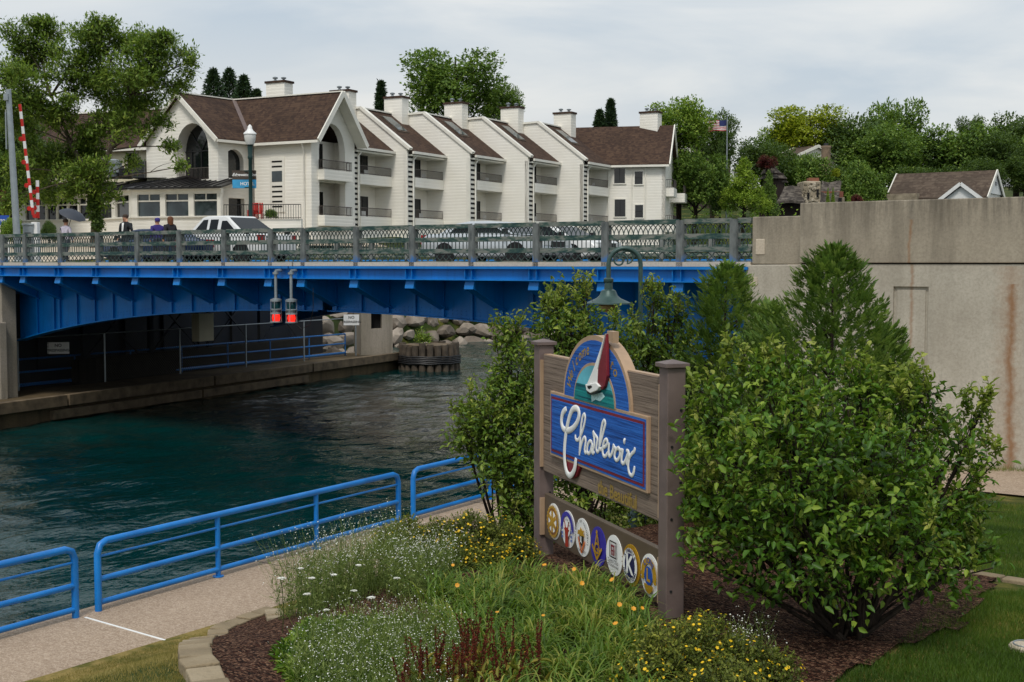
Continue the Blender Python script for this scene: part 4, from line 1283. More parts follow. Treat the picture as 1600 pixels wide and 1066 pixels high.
m = MB(); wsk(m, .32, 1.18, 2.02, 3.38, .25); m.build('skylight_pane', glass('bright_skylight_glass', '#8fa3ab', .05), wr)
def wwin(u0, u1, z0, z1):
    w_ = hp('window', M_TRIM, lambda m: m.obox((Wp(u0, -.02, z0) + Wp(u1, -.02, z1)) / 2, we * ((u1 - u0) / 2 + .1), wn_ * .04, Vector((0, 0, (z1 - z0) / 2 + .1))))
    m = MB(); m.obox((Wp(u0, -.05, z0) + Wp(u1, -.05, z1)) / 2, we * (u1 - u0) / 2, wn_ * .03, Vector((0, 0, (z1 - z0) / 2))); m.build('window_pane', M_GLASS, w_)
wwin(1.3, 2.1, 11.6, 13.3); wwin(7.6, 9.0, 12.2, 13.2); wwin(12, 13.4, 12.2, 13.2)

# restaurant pavilion with a dark metal roof
rest = thing('restaurant_pavilion', 'low white restaurant with wide windows and black metal hip roof', 'building', C(208, 89, 6.0))
rp = [C(346, 87.2), C(208, 89.0), C(150, 93.5), C(30, 96.0), C(-80, 98)]
ZS, ZH, ZT = 8.15, 9.75, 10.15
seg_windows = [[(.04, .3), (.36, .62), (.68, .94)][::1], [(.08, .44), (.54, .92)], [(.04, .2), (.22, .34), (.36, .48), (.5, .62), (.64, .76), (.78, .9)], [(.1, .4), (.5, .9)]]
for i, (p, q_) in enumerate(zip(rp[:-1], rp[1:])):
    e = (q_ - p); L = e.length; e = e / L; nn = Vector((e.y, -e.x, 0))
    if nn.dot(p - EYE) < 0: nn = -nn
    def rb(m, u0, u1, w0, w1, z0, z1): m.obox(p + e * (u0 + u1) / 2 + nn * (w0 + w1) / 2 + Vector((0, 0, (z0 + z1) / 2)), e * (u1 - u0) / 2, nn * (w1 - w0) / 2, Vector((0, 0, (z1 - z0) / 2)))
    m = MB(); rb(m, 0, L, 0, .3, 5.2, ZS); m.build('lower_wall', M_SIDING, rest)
    m = MB(); rb(m, 0, L, -.12, .3, ZS, ZS + .1); m.build('sill', M_TRIM, rest)
    m = MB(); rb(m, -.05, L + .05, -.03, .3, ZH, ZT); rb(m, -.1, L + .1, -.3, -.03, ZT - .12, ZT); m.build('fascia', M_TRIM, rest)
    edges = [0] + [v for w_ in seg_windows[i] for v in w_] + [1]
    for a_, b_ in zip(edges[0::2], edges[1::2]):
        m = MB(); rb(m, a_ * L, b_ * L, -.01, .3, ZS + .1, ZH); m.build('pier', M_TRIM, rest)
    for a_, b_ in seg_windows[i]:
        m = MB(); rb(m, a_ * L, b_ * L, .16, .2, ZS + .1, ZH); w_ = m.build('window', M_GLASS2 if i == 0 else M_GLASS, rest)
        m = MB(); rb(m, a_ * L, b_ * L, .1, .16, ZH - .5, ZH - .4); rb(m, (a_ + b_) / 2 * L - .04, (a_ + b_) / 2 * L + .04, .1, .16, ZH - .4, ZH)
        m.build('transom', M_TRIM, w_)
    # roof slope with standing seams
    top = 11.25; bk = 4.5
    pr = [p - e * (.3 if i == 0 else 0) - nn * .45, q_ + e * .1 - nn * .45, q_ + nn * bk + e * (.0), p + nn * bk]
    ext1 = 1.2 if i in (0,) else 0
    a4 = [pr[0] + Vector((0, 0, ZT + .06)), pr[1] + Vector((0, 0, ZT + .06)), pr[2] + Vector((0, 0, top)) - e * ext1, pr[3] + Vector((0, 0, top))]
    m = MB(); m.prism(a4, (0, 0, -.12)); ro = m.build('metal_roof', M_BLACKROOF, rest)
    m = MB()
    for k in range(1, int(L / .55)):
        f = k / int(L / .55); m.bar(a4[0].lerp(a4[1], f) + Vector((0, 0, .03)), a4[3].lerp(a4[2], f) + Vector((0, 0, .03)), .04, .06)
    m.build('standing_seam', M_BLACKROOF, ro)
m = MB(); m.poly([p + Vector((0, 0, 11.2)) for p in (rp[0] + camxy(1, 5), rp[1] + camxy(0, 4), rp[2] + camxy(1, 4), rp[3] + camxy(0, 4), rp[3] + camxy(0, 9), rp[0] + camxy(-1, 9))]); m.build('flat_roof', M_BLACKROOF, rest)
def rooftop(name, label, px, d, z, fn, mat):
    c = C(px, d, z); t = thing(name, label, 'vent' if 'fan' in name else 'machine', c, group='machines on the restaurant roof')
    fn(t, c)
def fan(t, c):
    m = MB(); m.lathe([(.55, 0), (.55, .08), (.42, .1), (.45, .35), (.72, .42), (.72, .95), (.5, 1.0)], 16, c); m.build('housing', M_GALV, t)
    m = MB(); m.lathe([(.52, 1.0), (.6, 1.05), (.6, 1.3), (.2, 1.42)], 16, c); m.build('cap', M_GALV, t)
def acbox(w, h, mat):
    def f(t, c):
        ex = camxy(w / 2, 0); ey = camxy(0, .5)
        m = MB(); m.obox(c + Vector((0, 0, h / 2)), ex, ey, Vector((0, 0, h / 2))); m.build('cabinet', mat, t, bevel=.03)
        m = MB()
        for k in range(int(h / .12)): m.obox(c + Vector((0, 0, .08 + k * .12)) - camxy(0, .52), ex * .9, ey * .03, Vector((0, 0, .025)))
        m.build('louvre', M_IRON, t)
    return f
rooftop('exhaust_fan', 'round galvanised exhaust fan on the restaurant roof', 181, 94.5, 11.22, fan, M_GALV)
rooftop('rooftop_unit', 'low dark condenser box beside the round exhaust fan', 199, 94.5, 11.22, acbox(.75, .75, M_IRON), M_IRON)
rooftop('rooftop_unit', 'tall louvred grey rooftop unit next to the gable wall', 222, 94.5, 11.22, acbox(.9, 1.3, plain('grey_metal', '#5a5c5c', .5)), M_IRON)

# terrace in front of the arched side wall
ter = thing('terrace_railing', 'black iron terrace railing on white base below the hotel sign', 'railing', C(350, 86, 6))
ta, tb = C(351, 86.6), C(471, 86.0)
e = (tb - ta).normalized()
m = MB(); m.obox((ta + tb) / 2 + Vector((0, 0, 6.9)) + camxy(0, .4), e * (tb - ta).length / 2, camxy(0, .3), Vector((0, 0, 1.1))); m.build('base_wall', M_SIDING, ter)
m = MB(); iron(m, ta + Vector((0, 0, 8.0)), tb + Vector((0, 0, 8.0)), .95, .17); m.build('balusters', M_IRON, ter)
for px, lab in ((396, 'red slatted chair on the hotel terrace, half hidden by the lamp post'), (404, 'red slatted chair on the hotel terrace beside the green plant')):
    c = C(px, 87.6, 8.0); t = thing('terrace_chair', lab, 'chair', c, group='red terrace chairs')
    ex, ey = camxy(.28, 0), camxy(0, .28); M_CH = plain('red_chair_paint', '#b3261c', .5)
    m = MB(); m.obox(c + Vector((0, 0, .4)), ex, ey, Vector((0, 0, .03))); m.build('seat', M_CH, t)
    for k in range(4):
        m = MB(); m.bar(c + ey + ex * (-.8 + k * .53) + Vector((0, 0, .4)), c + ey * 1.4 + ex * (-.8 + k * .53) + Vector((0, 0, 1.15)), .11, .03); m.build('back_slat', M_CH, t)
    for sx in (-1, 1):
        for sy in (-1, 1):
            m = MB(); m.bar(c + ex * sx + ey * sy, c + ex * sx + ey * sy + Vector((0, 0, .6 if sy < 0 else .42)), .06, .06, (1, 0, 0)); m.build('leg', M_CH, t)
        m = MB(); m.bar(c + ex * sx - ey + Vector((0, 0, .62)), c + ex * sx + ey + Vector((0, 0, .6)), .09, .03); m.build('armrest', M_CH, t)

# lamp post carrying the hotel's board
lp = C(393, 62.0, 4.9)
t = thing('street_lamp', 'dark green street lamp with white acorn globe in front of the hotel', 'street lamp', lp)
m = MB(); m.lathe([(.22, 0), (.22, .5), (.14, .6), (.12, 1.0), (.1, 1.05), (.085, 5.1), (.12, 5.15), (.12, 5.25), (.1, 5.3), (.13, 5.75), (.2, 5.8)], 14, lp); m.build('post', M_GREENIRON, t)
M_GLOBE = plain('frosted_globe', '#d8d8d2', .25, var=.06)
m = MB(); m.lathe([(.17, 5.8), (.25, 6.0), (.28, 6.2), (.27, 6.3)], 16, lp); m.build('globe', M_GLOBE, t)
m = MB(); m.lathe([(.31, 6.3), (.3, 6.36), (.16, 6.48), (.11, 6.58), (.1, 6.68), (.03, 6.76), (.0, 6.77)], 16, lp); m.build('cap', M_WHITE, t)
hs = thing('hotel_sign', 'brown and light blue hotel board hung on the lamp post', 'sign', C(383, 62.5, 8.4))
ex, ey = camxy(1, 0), Vector((0, 0, 1)); ex.normalize()
c = C(383.5, 62.35, 9.05)
m = MB(); m.obox(c + ey * .23, ex * .57, camxy(0, .05), ey * .22); m.build('brown_board', plain('brown_board', '#4a3f35', .5), hs)
m = MB(); m.obox(c - ey * .2, ex * .57, camxy(0, .05), ey * .205); m.build('blue_board', plain('light_blue_board', '#3f9fd0', .45), hs)
m = MB(); add_text(m, 'Edgewater Inn', .2, c + ey * .24 - camxy(0, .056), ex, ey, shear=.35, bold=.004); add_text(m, 'HOTEL', .22, c - ey * .2 + ex * .15 - camxy(0, .056), ex, ey, bold=.004); m.build('lettering', M_SIGNWHITE, hs)
m = MB(); m.bar(c + ey * .42 - camxy(0, .0), C(393, 62.0, 9.47), .05, .05); m.bar(c - ey * .38, C(393, 62.0, 8.67), .05, .05); m.build('bracket', M_GREENIRON, hs)

# ------------------------------------------------------------------ welcome sign
PL, PR = C(850, 13.4), C(1052, 10.5)
sw = (PR - PL); SLEN = sw.length; sw.normalize()
srot = math.atan2(sw.y, sw.x)
SORG = Vector((PL.x, PL.y, gz(PL.x, PL.y)))
sign = thing('welcome_sign', 'carved wooden welcome sign on two mauve posts with a row of club emblems', 'sign', SORG, srot)
s_n = Vector((sw.y, -sw.x, 0))                       # towards the viewer
def S2(px, py, off=.05):
    r = ray(px, py); o = PL + s_n * off
    t_ = (o - EYE).dot(s_n) / r.dot(s_n)
    p = EYE + r * t_ - SORG
    return Vector((p.dot(sw), p.z))                  # along the sign, height above its foot
def Z1(x, y, off=.05): return S2(820 + x * .23457, 510 + y * .23457, off)
def Z2(x, y, off=.05): return S2(820 + x * .23457, 740 + y * .23457, off)
zz = lambda z: z - SORG.z
def sb(name, mats, fn, parent=None, bevel=0.0):
    m = MB(); fn(m); o = link(name, m.mesh(name, mats), parent or sign)
    if bevel:
        b = o.modifiers.new('bevel', 'BEVEL'); b.width = bevel; b.segments = 2; b.limit_method = 'ANGLE'
    return o
for x in (0.0, SLEN):
    zb_ = zz(gz(*(PL + sw * x).xy)) - .25
    po = sb('post', M_MAUVE, lambda m: (m.box(x - .082, -.082, zb_, x + .082, .082, zz(4.15)),), bevel=.008)
    sb('post_cap', M_MAUVE, lambda m: (m.box(x - .108, -.108, zz(4.15), x + .108, .108, zz(4.185)), m.add([(x - .108, -.108, zz(4.185)), (x + .108, -.108, zz(4.185)), (x + .108, .108, zz(4.185)), (x - .108, .108, zz(4.185)), (x, 0, zz(4.215))], [(0, 1, 4), (1, 2, 4), (2, 3, 4), (3, 0, 4)])), po, bevel=.005)
    xi = x + .094 if x < 1 else x - .094
    sb('bearer', M_TAN, lambda m: (m.box(xi - .012, -.075, zz(2.88), xi + .012, .075, zz(4.0)), m.box(xi - .012, -.075, zz(2.16), xi + .012, .075, zz(2.55))), po)
    sb('bolt', M_IRON, lambda m: [m.lathe([(.012, 0), (.012, .006)], 8, (x + .082, .0 + .04 * ((k % 2) * 2 - 1), zz(2.3 + .3 * k)), (1, 0, 0)) for k in range(6)], po)
x0, x1 = .108, SLEN - .108
up_panel = sb('main_panel', M_SWOOD, lambda m: m.box(x0, -.045, zz(2.84), x1, .045, zz(4.055)), bevel=.008)
sb('panel_edge', M_TAN, lambda m: m.box(x0 - .004, -.035, zz(4.055), x1 + .004, .035, zz(4.063)), up_panel)
low = sb('emblem_board', M_BROWNP, lambda m: m.box(x0, -.03, zz(2.14), x1, .03, zz(2.6)), bevel=.006)

def ellpts(cx, rx, zb0, h, k=28, p=2.0):
    out = []
    for i in range(k + 1):
        a = math.pi * (1 - i / k); c_, s_ = math.cos(a), math.sin(a)
        out.append((cx + rx * math.copysign(abs(c_) ** (2 / p), c_), zb0 + h * abs(s_) ** (2 / p)))
    return out
al, ar, at = Z1(268, 440), Z1(720, 568), Z1(490, 62)
acx, arx = (al.x + ar.x) / 2, (ar.x - al.x) / 2
azb = (al.y + ar.y) / 2 - .02; ah = at.y - azb
def layer(name, mat, poly, y0, y1, parent, bevel=0.0):
    return sb(name, mat, lambda m: m.prism([(x, y1, z) for x, z in poly], (0, y0 - y1, 0)), parent, bevel)
arch_b = layer('arch_board', M_TAN, ellpts(acx, arx, azb, ah), -.068, .04, sign)
layer('arch_field', M_SBLUE, ellpts(acx, arx - .045, azb, ah - .045), -.074, -.066, arch_b)
irx, ih = arx * .62, ah * .6
layer('inner_rim', M_TAN, ellpts(acx, irx, azb, ih), -.080, -.072, arch_b)
layer('painted_sky', M_SKYP, ellpts(acx, irx - .028, azb, ih - .028), -.083, -.078, arch_b)
seah = ih * .42
sea = [(x, min(z, azb + seah)) for x, z in ellpts(acx, irx - .028, azb, ih - .028)]
layer('painted_sea', M_SEA, sea, -.086, -.081, arch_b)
def zpoly(pts, off=.09): return [tuple(Z1(x, y, off)) for x, y in pts]
layer('mast', M_TAN, zpoly([(548, 30), (586, 36), (584, 112), (552, 90)]), -.09, -.03, arch_b)
layer('white_sail', M_SIGNWHITE, zpoly([(550, 46), (540, 95), (500, 285), (497, 375), (430, 382), (478, 268), (522, 140)]), -.116, -.084, arch_b, .006)
layer('red_sail', M_RED, zpoly([(557, 48), (562, 330), (545, 402), (527, 424), (498, 374), (503, 285), (545, 105)]), -.114, -.084, arch_b, .006)
layer('hull', M_SIGNWHITE, zpoly([(428, 384), (500, 374), (526, 400), (505, 428), (462, 446), (436, 428)]), -.131, -.084, arch_b, .008)
layer('hull_keel', M_BLACK, zpoly([(434, 430), (460, 447), (507, 430), (496, 442), (460, 456), (440, 446)]), -.126, -.083, arch_b)
layer('hull_detail', M_BLACK, zpoly([(444, 396), (470, 392), (476, 404), (458, 418), (447, 410)]), -.134, -.126, arch_b)
wake = [(440, 455), (475, 450), (515, 440), (530, 470), (500, 500), (470, 488), (445, 505)]
layer('wake', plain('painted_foam', '#b9dfe0', .6, var=.4, scale=30), zpoly(wake), -.0885, -.0855, arch_b)
# lettering round the arch
mrx, mh = arx * .80, ah * .80
def arc_letter(m, ch, a, size, y=-.0755):
    x, z = acx + mrx * math.cos(a), azb + mh * math.sin(a)
    tx, tz = -mrx * math.sin(a), mh * math.cos(a); l = math.hypot(tx, tz); tx, tz = -tx / l, -tz / l
    add_text(m, ch, size, (x, y, z), (tx, 0, tz), (-tz, 0, tx), shear=.25, bold=.002)
def wl(m):
    for i, ch in enumerate('Welcome'): arc_letter(m, ch, R(163 - i * 9.6), .15)
    for i, ch in enumerate('to'): arc_letter(m, ch, R(52 - i * 10), .16)
sb('lettering', M_OLDGOLD, wl, arch_b)
# blue name board
q4 = [Z1(186, 420), Z1(838, 612), Z1(832, 1135), Z1(184, 838)]
bx0, bx1 = (q4[0].x + q4[3].x) / 2, (q4[1].x + q4[2].x) / 2
bz1, bz0 = (q4[0].y + q4[1].y) / 2, (q4[2].y + q4[3].y) / 2
nb = sb('name_board', M_TAN, lambda m: m.box(bx0, -.076, bz0, bx1, -.04, bz1), bevel=.006)
def rim(k): return [(bx0 + k, bz0 + k), (bx1 - k, bz0 + k), (bx1 - k, bz1 - k), (bx0 + k, bz1 - k)]
layer('blue_rim', M_SBLUE, rim(.028), -.0795, -.074, nb)
layer('red_rim', M_RED, rim(.05), -.083, -.078, nb)
layer('blue_field', M_SBLUE, rim(.075), -.0865, -.081, nb)
strokes = [
    (13, [(276, 548), (256, 572), (246, 610), (246, 650), (258, 682), (285, 694), (318, 680), (348, 640), (362, 592), (356, 556), (336, 545), (314, 560), (294, 615), (278, 690), (268, 770), (264, 850), (268, 920), (280, 972), (298, 994), (316, 982), (332, 945), (341, 880)]),
    (10, [(336, 722), (340, 752), (356, 756), (376, 718), (394, 660), (402, 608), (396, 586), (384, 606), (374, 670), (369, 760), (363, 858)]),
    (10, [(364, 850), (374, 795), (390, 748), (402, 742), (405, 770), (399, 815), (402, 842), (416, 836)]),
    (10, [(448, 772), (432, 766), (419, 790), (415, 828), (424, 848), (438, 830), (449, 778), (446, 822), (452, 846), (462, 836)]),
    (10, [(452, 842), (462, 790), (461, 740), (455, 704), (462, 716), (478, 738), (484, 752), (478, 790), (476, 822), (484, 836), (494, 822)]),
    (10, [(490, 826), (508, 760), (526, 690), (536, 646), (528, 628), (516, 650), (504, 720), (497, 780), (498, 812), (508, 820), (520, 806)]),
    (10, [(514, 812), (536, 800), (550, 776), (546, 756), (532, 760), (521, 790), (518, 836), (526, 864), (540, 862), (556, 834)]),
    (10, [(561, 776), (558, 824), (561, 862), (572, 860), (586, 826), (592, 790), (594, 806), (606, 812)]),
    (10, [(622, 808), (606, 824), (597, 860), (604, 888), (618, 890), (632, 860), (632, 822), (620, 808), (636, 826), (650, 822)]),
    (10, [(654, 818), (646, 862), (644, 898), (654, 914), (668, 898), (682, 862), (690, 842)]),
    (10, [(676, 828), (690, 836), (694, 876), (688, 930), (696, 978), (712, 994), (724, 974), (731, 934)]),
    (10, [(733, 808), (728, 832), (708, 854), (688, 892), (676, 920)]),
    (13, [(660, 760), (668, 770)]),
]
def smooth(pts, k=4):
    out = []
    n_ = len(pts)
    for i in range(n_ - 1):
        p0, p1, p2, p3 = pts[max(i - 1, 0)], pts[i], pts[i + 1], pts[min(i + 2, n_ - 1)]
        for j in range(k):
            t_ = j / k
            out.append(tuple(.5 * ((2 * p1[c_]) + (-p0[c_] + p2[c_]) * t_ + (2 * p0[c_] - 5 * p1[c_] + 4 * p2[c_] - p3[c_]) * t_ ** 2 + (-p0[c_] + 3 * p1[c_] - 3 * p2[c_] + p3[c_]) * t_ ** 3) for c_ in (0, 1)))
    return out + [pts[-1]]
px_m = abs(Z1(500, 700, .12).y - Z1(500, 800, .12).y) / 100
def script(m, grow=0.0, y=-.089, sq=.35):
    for w_, pts in strokes:
        pp_ = [Z1(x, yy_, .09) for x, yy_ in smooth(pts)]
        # strokes are drawn a little wider along the sign, which is seen obliquely
        r_ = w_ * px_m * (1.75 if w_ > 10 else 1.35) + grow
        tp = [r_ * min(1.0, .75 + .12 * min(i, len(pp_) - 1 - i)) for i in range(len(pp_))]
        m.tube([(p.x, y, p.y) for p in pp_], tp, 10, True, ((0, -1, 0), sq))
sb('script_name', M_SIGNWHITE, lambda m: script(m), nb)
# the tail of the capital hangs below the board on its own tongue
tail = [Z1(x, y, .1) for x, y in [(244, 800), (246, 900), (262, 985), (294, 1018), (326, 1002), (345, 950), (352, 880), (352, 800)]]
layer('tail_tongue', M_RED, [(p.x, p.y) for p in tail], -.0755, -.04, nb, .006)
c_ = Z2(612, 142, .05); wid = Z2(755, 215).x - Z2(470, 75).x
sb('lettering', M_OLDGOLD, lambda m: add_text(m, 'the Beautiful', wid / 5.6, (c_.x, -.05, c_.y), (1, 0, 0), (0, 0, 1), bold=.004), up_panel)

# seven club emblems
ER = .186
ecs = [Z2(191, 320, .04), Z2(286, 371, .04), Z2(382, 426, .04), Z2(486, 486, .04), Z2(592, 546, .04), Z2(706, 612, .04), Z2(831, 681, .04)]
def disc(m, cx, cz, r, y, rz=None, n_=32, th=.003):
    m.prism([(cx + r * math.cos(2 * math.pi * k / n_), y + th, cz + (rz or r) * math.sin(2 * math.pi * k / n_)) for k in range(n_)], (0, -th, 0))
def gearpts(cx, cz, r0, r1, n_):
    return [(cx + (r0 if k % 4 < 2 else r1) * math.cos(2 * math.pi * (k + .5) / (4 * n_)), cz + (r0 if k % 4 < 2 else r1) * math.sin(2 * math.pi * (k + .5) / (4 * n_))) for k in range(4 * n_)]
Y0 = -.030
def emblem(i, base, label):
    e_ = sb('emblem', base, lambda m: disc(m, ecs[i].x, ecs[i].y, ER, Y0 - .006, n_=40, th=.012))
    e_['label'] = label
    return e_, ecs[i].x, ecs[i].y
def lay(par, name, mat, n_, fn):
    """n_-th layer of paint on an emblem"""
    return sb(name, mat, lambda m: fn(m, Y0 - .018 - .0016 * n_), par)
def pol(m, pts, y, cx, cz, k=ER): m.prism([(cx + a * k, y + .0012, cz + b * k) for a, b in pts], (0, -.0012, 0))
def arcwords(m, word, cx, cz, r, a0, a1, size, y, inward=False):
    n_ = len(word)
    for i, ch in enumerate(word):
        a = R(a0 + (a1 - a0) * (i + .5) / n_)
        tx, tz = math.sin(a), -math.cos(a)
        if inward: tx, tz = -tx, -tz
        add_text(m, ch, size, (cx + r * math.cos(a), y, cz + r * math.sin(a)), (tx, 0, tz), (-tz, 0, tx), bold=.001)
e_, cx, cz = emblem(0, M_SIGNWHITE, 'white disc with a gold cogwheel')
lay(e_, 'cog_ring', M_GOLD, 1, lambda m, y: m.prism([(a, y, b) for a, b in gearpts(cx, cz, .93 * ER, .84 * ER, 24)], (0, -.001, 0)))
lay(e_, 'ring_band', plain('brown_gold', '#8a5a1c', .4), 2, lambda m, y: disc(m, cx, cz, .74 * ER, y, th=.001))
lay(e_, 'ring_inside', M_SIGNWHITE, 3, lambda m, y: disc(m, cx, cz, .6 * ER, y, th=.001))
lay(e_, 'spokes', M_GOLD, 4, lambda m, y: [m.bar((cx, y - .0003 * k, cz), (cx + .6 * ER * math.cos(R(30 + 60 * k)), y - .0003 * k, cz + .6 * ER * math.sin(R(30 + 60 * k))), .002, .045, (1, 0, 0.01) if k % 3 == 1 else (0, 0, 1)) for k in range(6)])
lay(e_, 'hub', M_GOLD, 6, lambda m, y: disc(m, cx, cz, .2 * ER, y, th=.001))
e_, cx, cz = emblem(1, M_SIGNWHITE, 'white disc with a violet arc and a red stag head')
lay(e_, 'violet_arc', M_VIOLET, 1, lambda m, y: pol(m, [(.95 * math.cos(R(a)), .95 * math.sin(R(a))) for a in range(-5, 186, 10)] + [(.62 * math.cos(R(a)), .1 + .62 * math.sin(R(a))) for a in range(180, -1, -12)], y, cx, cz))
lay(e_, 'clock_face', M_SIGNWHITE, 2, lambda m, y: disc(m, cx, cz + .12 * ER, .52 * ER, y, th=.001))
lay(e_, 'stag_head', M_ELKRED, 4, lambda m, y: pol(m, [(-.2, -.9), (-.18, -.4), (-.26, -.1), (-.4, .02), (-.22, .04), (-.3, .3), (-.4, .5), (-.22, .32), (-.12, .1), (.12, .1), (.22, .32), (.4, .5), (.3, .3), (.22, .04), (.4, .02), (.26, -.1), (.2, -.4), (.3, -.88), (0, -.96)], y, cx, cz))
lay(e_, 'blue_leaves', M_LBLUE, 3, lambda m, y: [disc(m, cx + s_ * .66 * ER, cz + o * ER, .09 * ER, y, n_=10, th=.001) for s_ in (-1, 1) for o in (-.05, -.3, -.5)])
lay(e_, 'clock_ticks', M_BLACK, 5, lambda m, y: [m.bar((cx + .38 * ER * math.cos(R(a)), y, cz + .12 * ER + .38 * ER * math.sin(R(a))), (cx + .48 * ER * math.cos(R(a)), y, cz + .12 * ER + .48 * ER * math.sin(R(a))), .001, .008) for a in range(20, 170, 25)])
e_, cx, cz = emblem(2, M_SIGNWHITE, 'white disc with an orange and gold crest')
lay(e_, 'crest_orange', M_ORANGE, 1, lambda m, y: pol(m, [(-.5, -.1), (-.38, .02), (0, -.7), (.4, -.05), (.5, -.2), (.06, -.82), (-.06, -.82)], y, cx, cz))
lay(e_, 'crest_shield', M_BLACK, 2, lambda m, y: pol(m, [(-.24, .12), (.24, .12), (.22, -.25), (0, -.5), (-.22, -.25)], y, cx, cz))
lay(e_, 'crest_gold', M_GOLD, 3, lambda m, y: pol(m, [(-.5, .1), (-.42, .34), (-.18, .36), (-.04, .56), (.14, .38), (.42, .44), (.3, .26), (.5, .08), (.2, .14), (0, .06), (-.2, .12)], y, cx, cz))
lay(e_, 'crest_mark', M_SIGNWHITE, 4, lambda m, y: pol(m, [(-.06, .05), (.06, .05), (.06, -.15), (.14, -.3), (0, -.22), (-.14, -.3), (-.06, -.15)], y, cx, cz))
lay(e_, 'lettering', M_BLACK, 1, lambda m, y: (arcwords(m, 'KNIGHTS OF COLUMBUS', cx, cz, .84 * ER, 200, -20, .036, y), add_text(m, 'CHARLEVOIX', .038, (cx, y, cz - .7 * ER), (1, 0, 0), (0, 0, 1))))
e_, cx, cz = emblem(3, M_VIOLET, 'violet disc with a gold square and compasses around a letter G')
def sqc(m, y):
    for a, b, w_, k in (((0, .72), (-.38, -.35), .11, 0), ((0, .72), (.38, -.35), .11, 1), ((-.62, .0), (0, -.66), .15, 2), ((.62, .0), (0, -.66), .15, 3)):
        d_ = Vector((b[0] - a[0], b[1] - a[1])).normalized(); n2 = Vector((-d_.y, d_.x)) * w_ / 2
        pol(m, [(a[0] + n2.x, a[1] + n2.y), (b[0] + n2.x, b[1] + n2.y), (b[0] - n2.x, b[1] - n2.y), (a[0] - n2.x, a[1] - n2.y)], y - .0005 * k, cx, cz)
    disc(m, cx, cz + .74 * ER, .11 * ER, y - .003, n_=14, th=.001)
lay(e_, 'square_and_compasses', M_GOLD, 1, sqc)
lay(e_, 'lettering', M_GOLD, 4, lambda m, y: add_text(m, 'G', .15, (cx, y, cz - .02), (1, 0, 0), (0, 0, 1), bold=.004))
e_, cx, cz = emblem(4, M_SIGNWHITE, 'white disc with a dark framed square mark')
lay(e_, 'square_frame', M_BLACK, 1, lambda m, y: [pol(m, p_, y, cx, cz) for p_ in ([(-.42, -.12), (-.36, -.12), (-.36, .7), (-.42, .7)], [(.36, -.12), (.42, -.12), (.42, .7), (.36, .7)], [(-.36, .64), (.36, .64), (.36, .7), (-.36, .7)], [(-.36, -.12), (.36, -.12), (.36, -.06), (-.36, -.06)])])
lay(e_, 'square_mark', M_RED, 2, lambda m, y: [pol(m, p_, y, cx, cz) for p_ in ([(-.22, .0), (-.12, .0), (-.12, .52), (-.22, .52)], [(.1, .0), (.2, .0), (.2, .52), (.1, .52)], [(-.12, .42), (.1, .42), (.1, .52), (-.12, .52)], [(-.06, .0), (.06, .0), (.0, .3)], [(-.12, .2), (.1, .2), (.1, .26), (-.12, .26)])])
lay(e_, 'lettering', M_BLACK, 1, lambda m, y: (add_text(m, 'Zonta Club', .052, (cx, y, cz - .3 * ER), (1, 0, 0), (0, 0, 1)), add_text(m, 'of Charlevoix', .046, (cx, y, cz - .5 * ER), (1, 0, 0), (0, 0, 1))))
e_, cx, cz = emblem(5, M_GOLD, 'gold rimmed disc with a white letter K on navy')
lay(e_, 'white_band', M_SIGNWHITE, 1, lambda m, y: disc(m, cx, cz, .82 * ER, y, th=.001))
lay(e_, 'navy_field', M_NAVY, 2, lambda m, y: disc(m, cx, cz, .58 * ER, y, th=.001))
lay(e_, 'rope_rim', plain('brown_gold', '#8a5a1c', .4), 2, lambda m, y: [disc(m, cx + .91 * ER * math.cos(R(a)), cz + .91 * ER * math.sin(R(a)), .035 * ER, y, n_=8, th=.001) for a in range(0, 360, 15)])
lay(e_, 'lettering', M_NAVY, 3, lambda m, y: (arcwords(m, 'KIWANIS', cx, cz, .7 * ER, 150, 30, .058, y), arcwords(m, 'INTERNATIONAL', cx, cz, .7 * ER, 195, 345, .044, y, True)))
lay(e_, 'letter', M_SIGNWHITE, 4, lambda m, y: add_text(m, 'K', .235, (cx, y, cz), (1, 0, 0), (0, 0, 1), bold=.006))
e_, cx, cz = emblem(6, M_SIGNWHITE, 'white disc with a letter L on blue between gold lion heads')
lay(e_, 'gold_arch', M_GOLD, 1, lambda m, y: pol(m, [(.8 * math.cos(R(a)), .1 + .72 * math.sin(R(a))) for a in range(-10, 191, 10)] + [(.45 * math.cos(R(a)), .1 + .45 * math.sin(R(a))) for a in range(190, -11, -10)], y, cx, cz))
def lion(m, y):
    for s_ in (-1, 1):
        pol(m, [(s_ * .5, .05), (s_ * .62, .2), (s_ * .78, .12), (s_ * .86, -.06), (s_ * .74, -.12), (s_ * .84, -.26), (s_ * .66, -.3), (s_ * .5, -.2)], y, cx, cz)
    pol(m, [(-.5, -.42), (.5, -.42), (.42, -.62), (.12, -.82), (-.12, -.82), (-.42, -.62)], y, cx, cz)
lay(e_, 'lion_heads', M_GOLD, 2, lion)
lay(e_, 'blue_field', M_LBLUE, 3, lambda m, y: disc(m, cx, cz, .43 * ER, y, th=.001))
lay(e_, 'lettering', M_LBLUE, 3, lambda m, y: arcwords(m, 'LIONS', cx, cz + .02, .6 * ER, 148, 32, .07, y))
lay(e_, 'letter', M_GOLD, 4, lambda m, y: add_text(m, 'L', .15, (cx, y, cz), (1, 0, 0), (0, 0, 1), bold=.006))

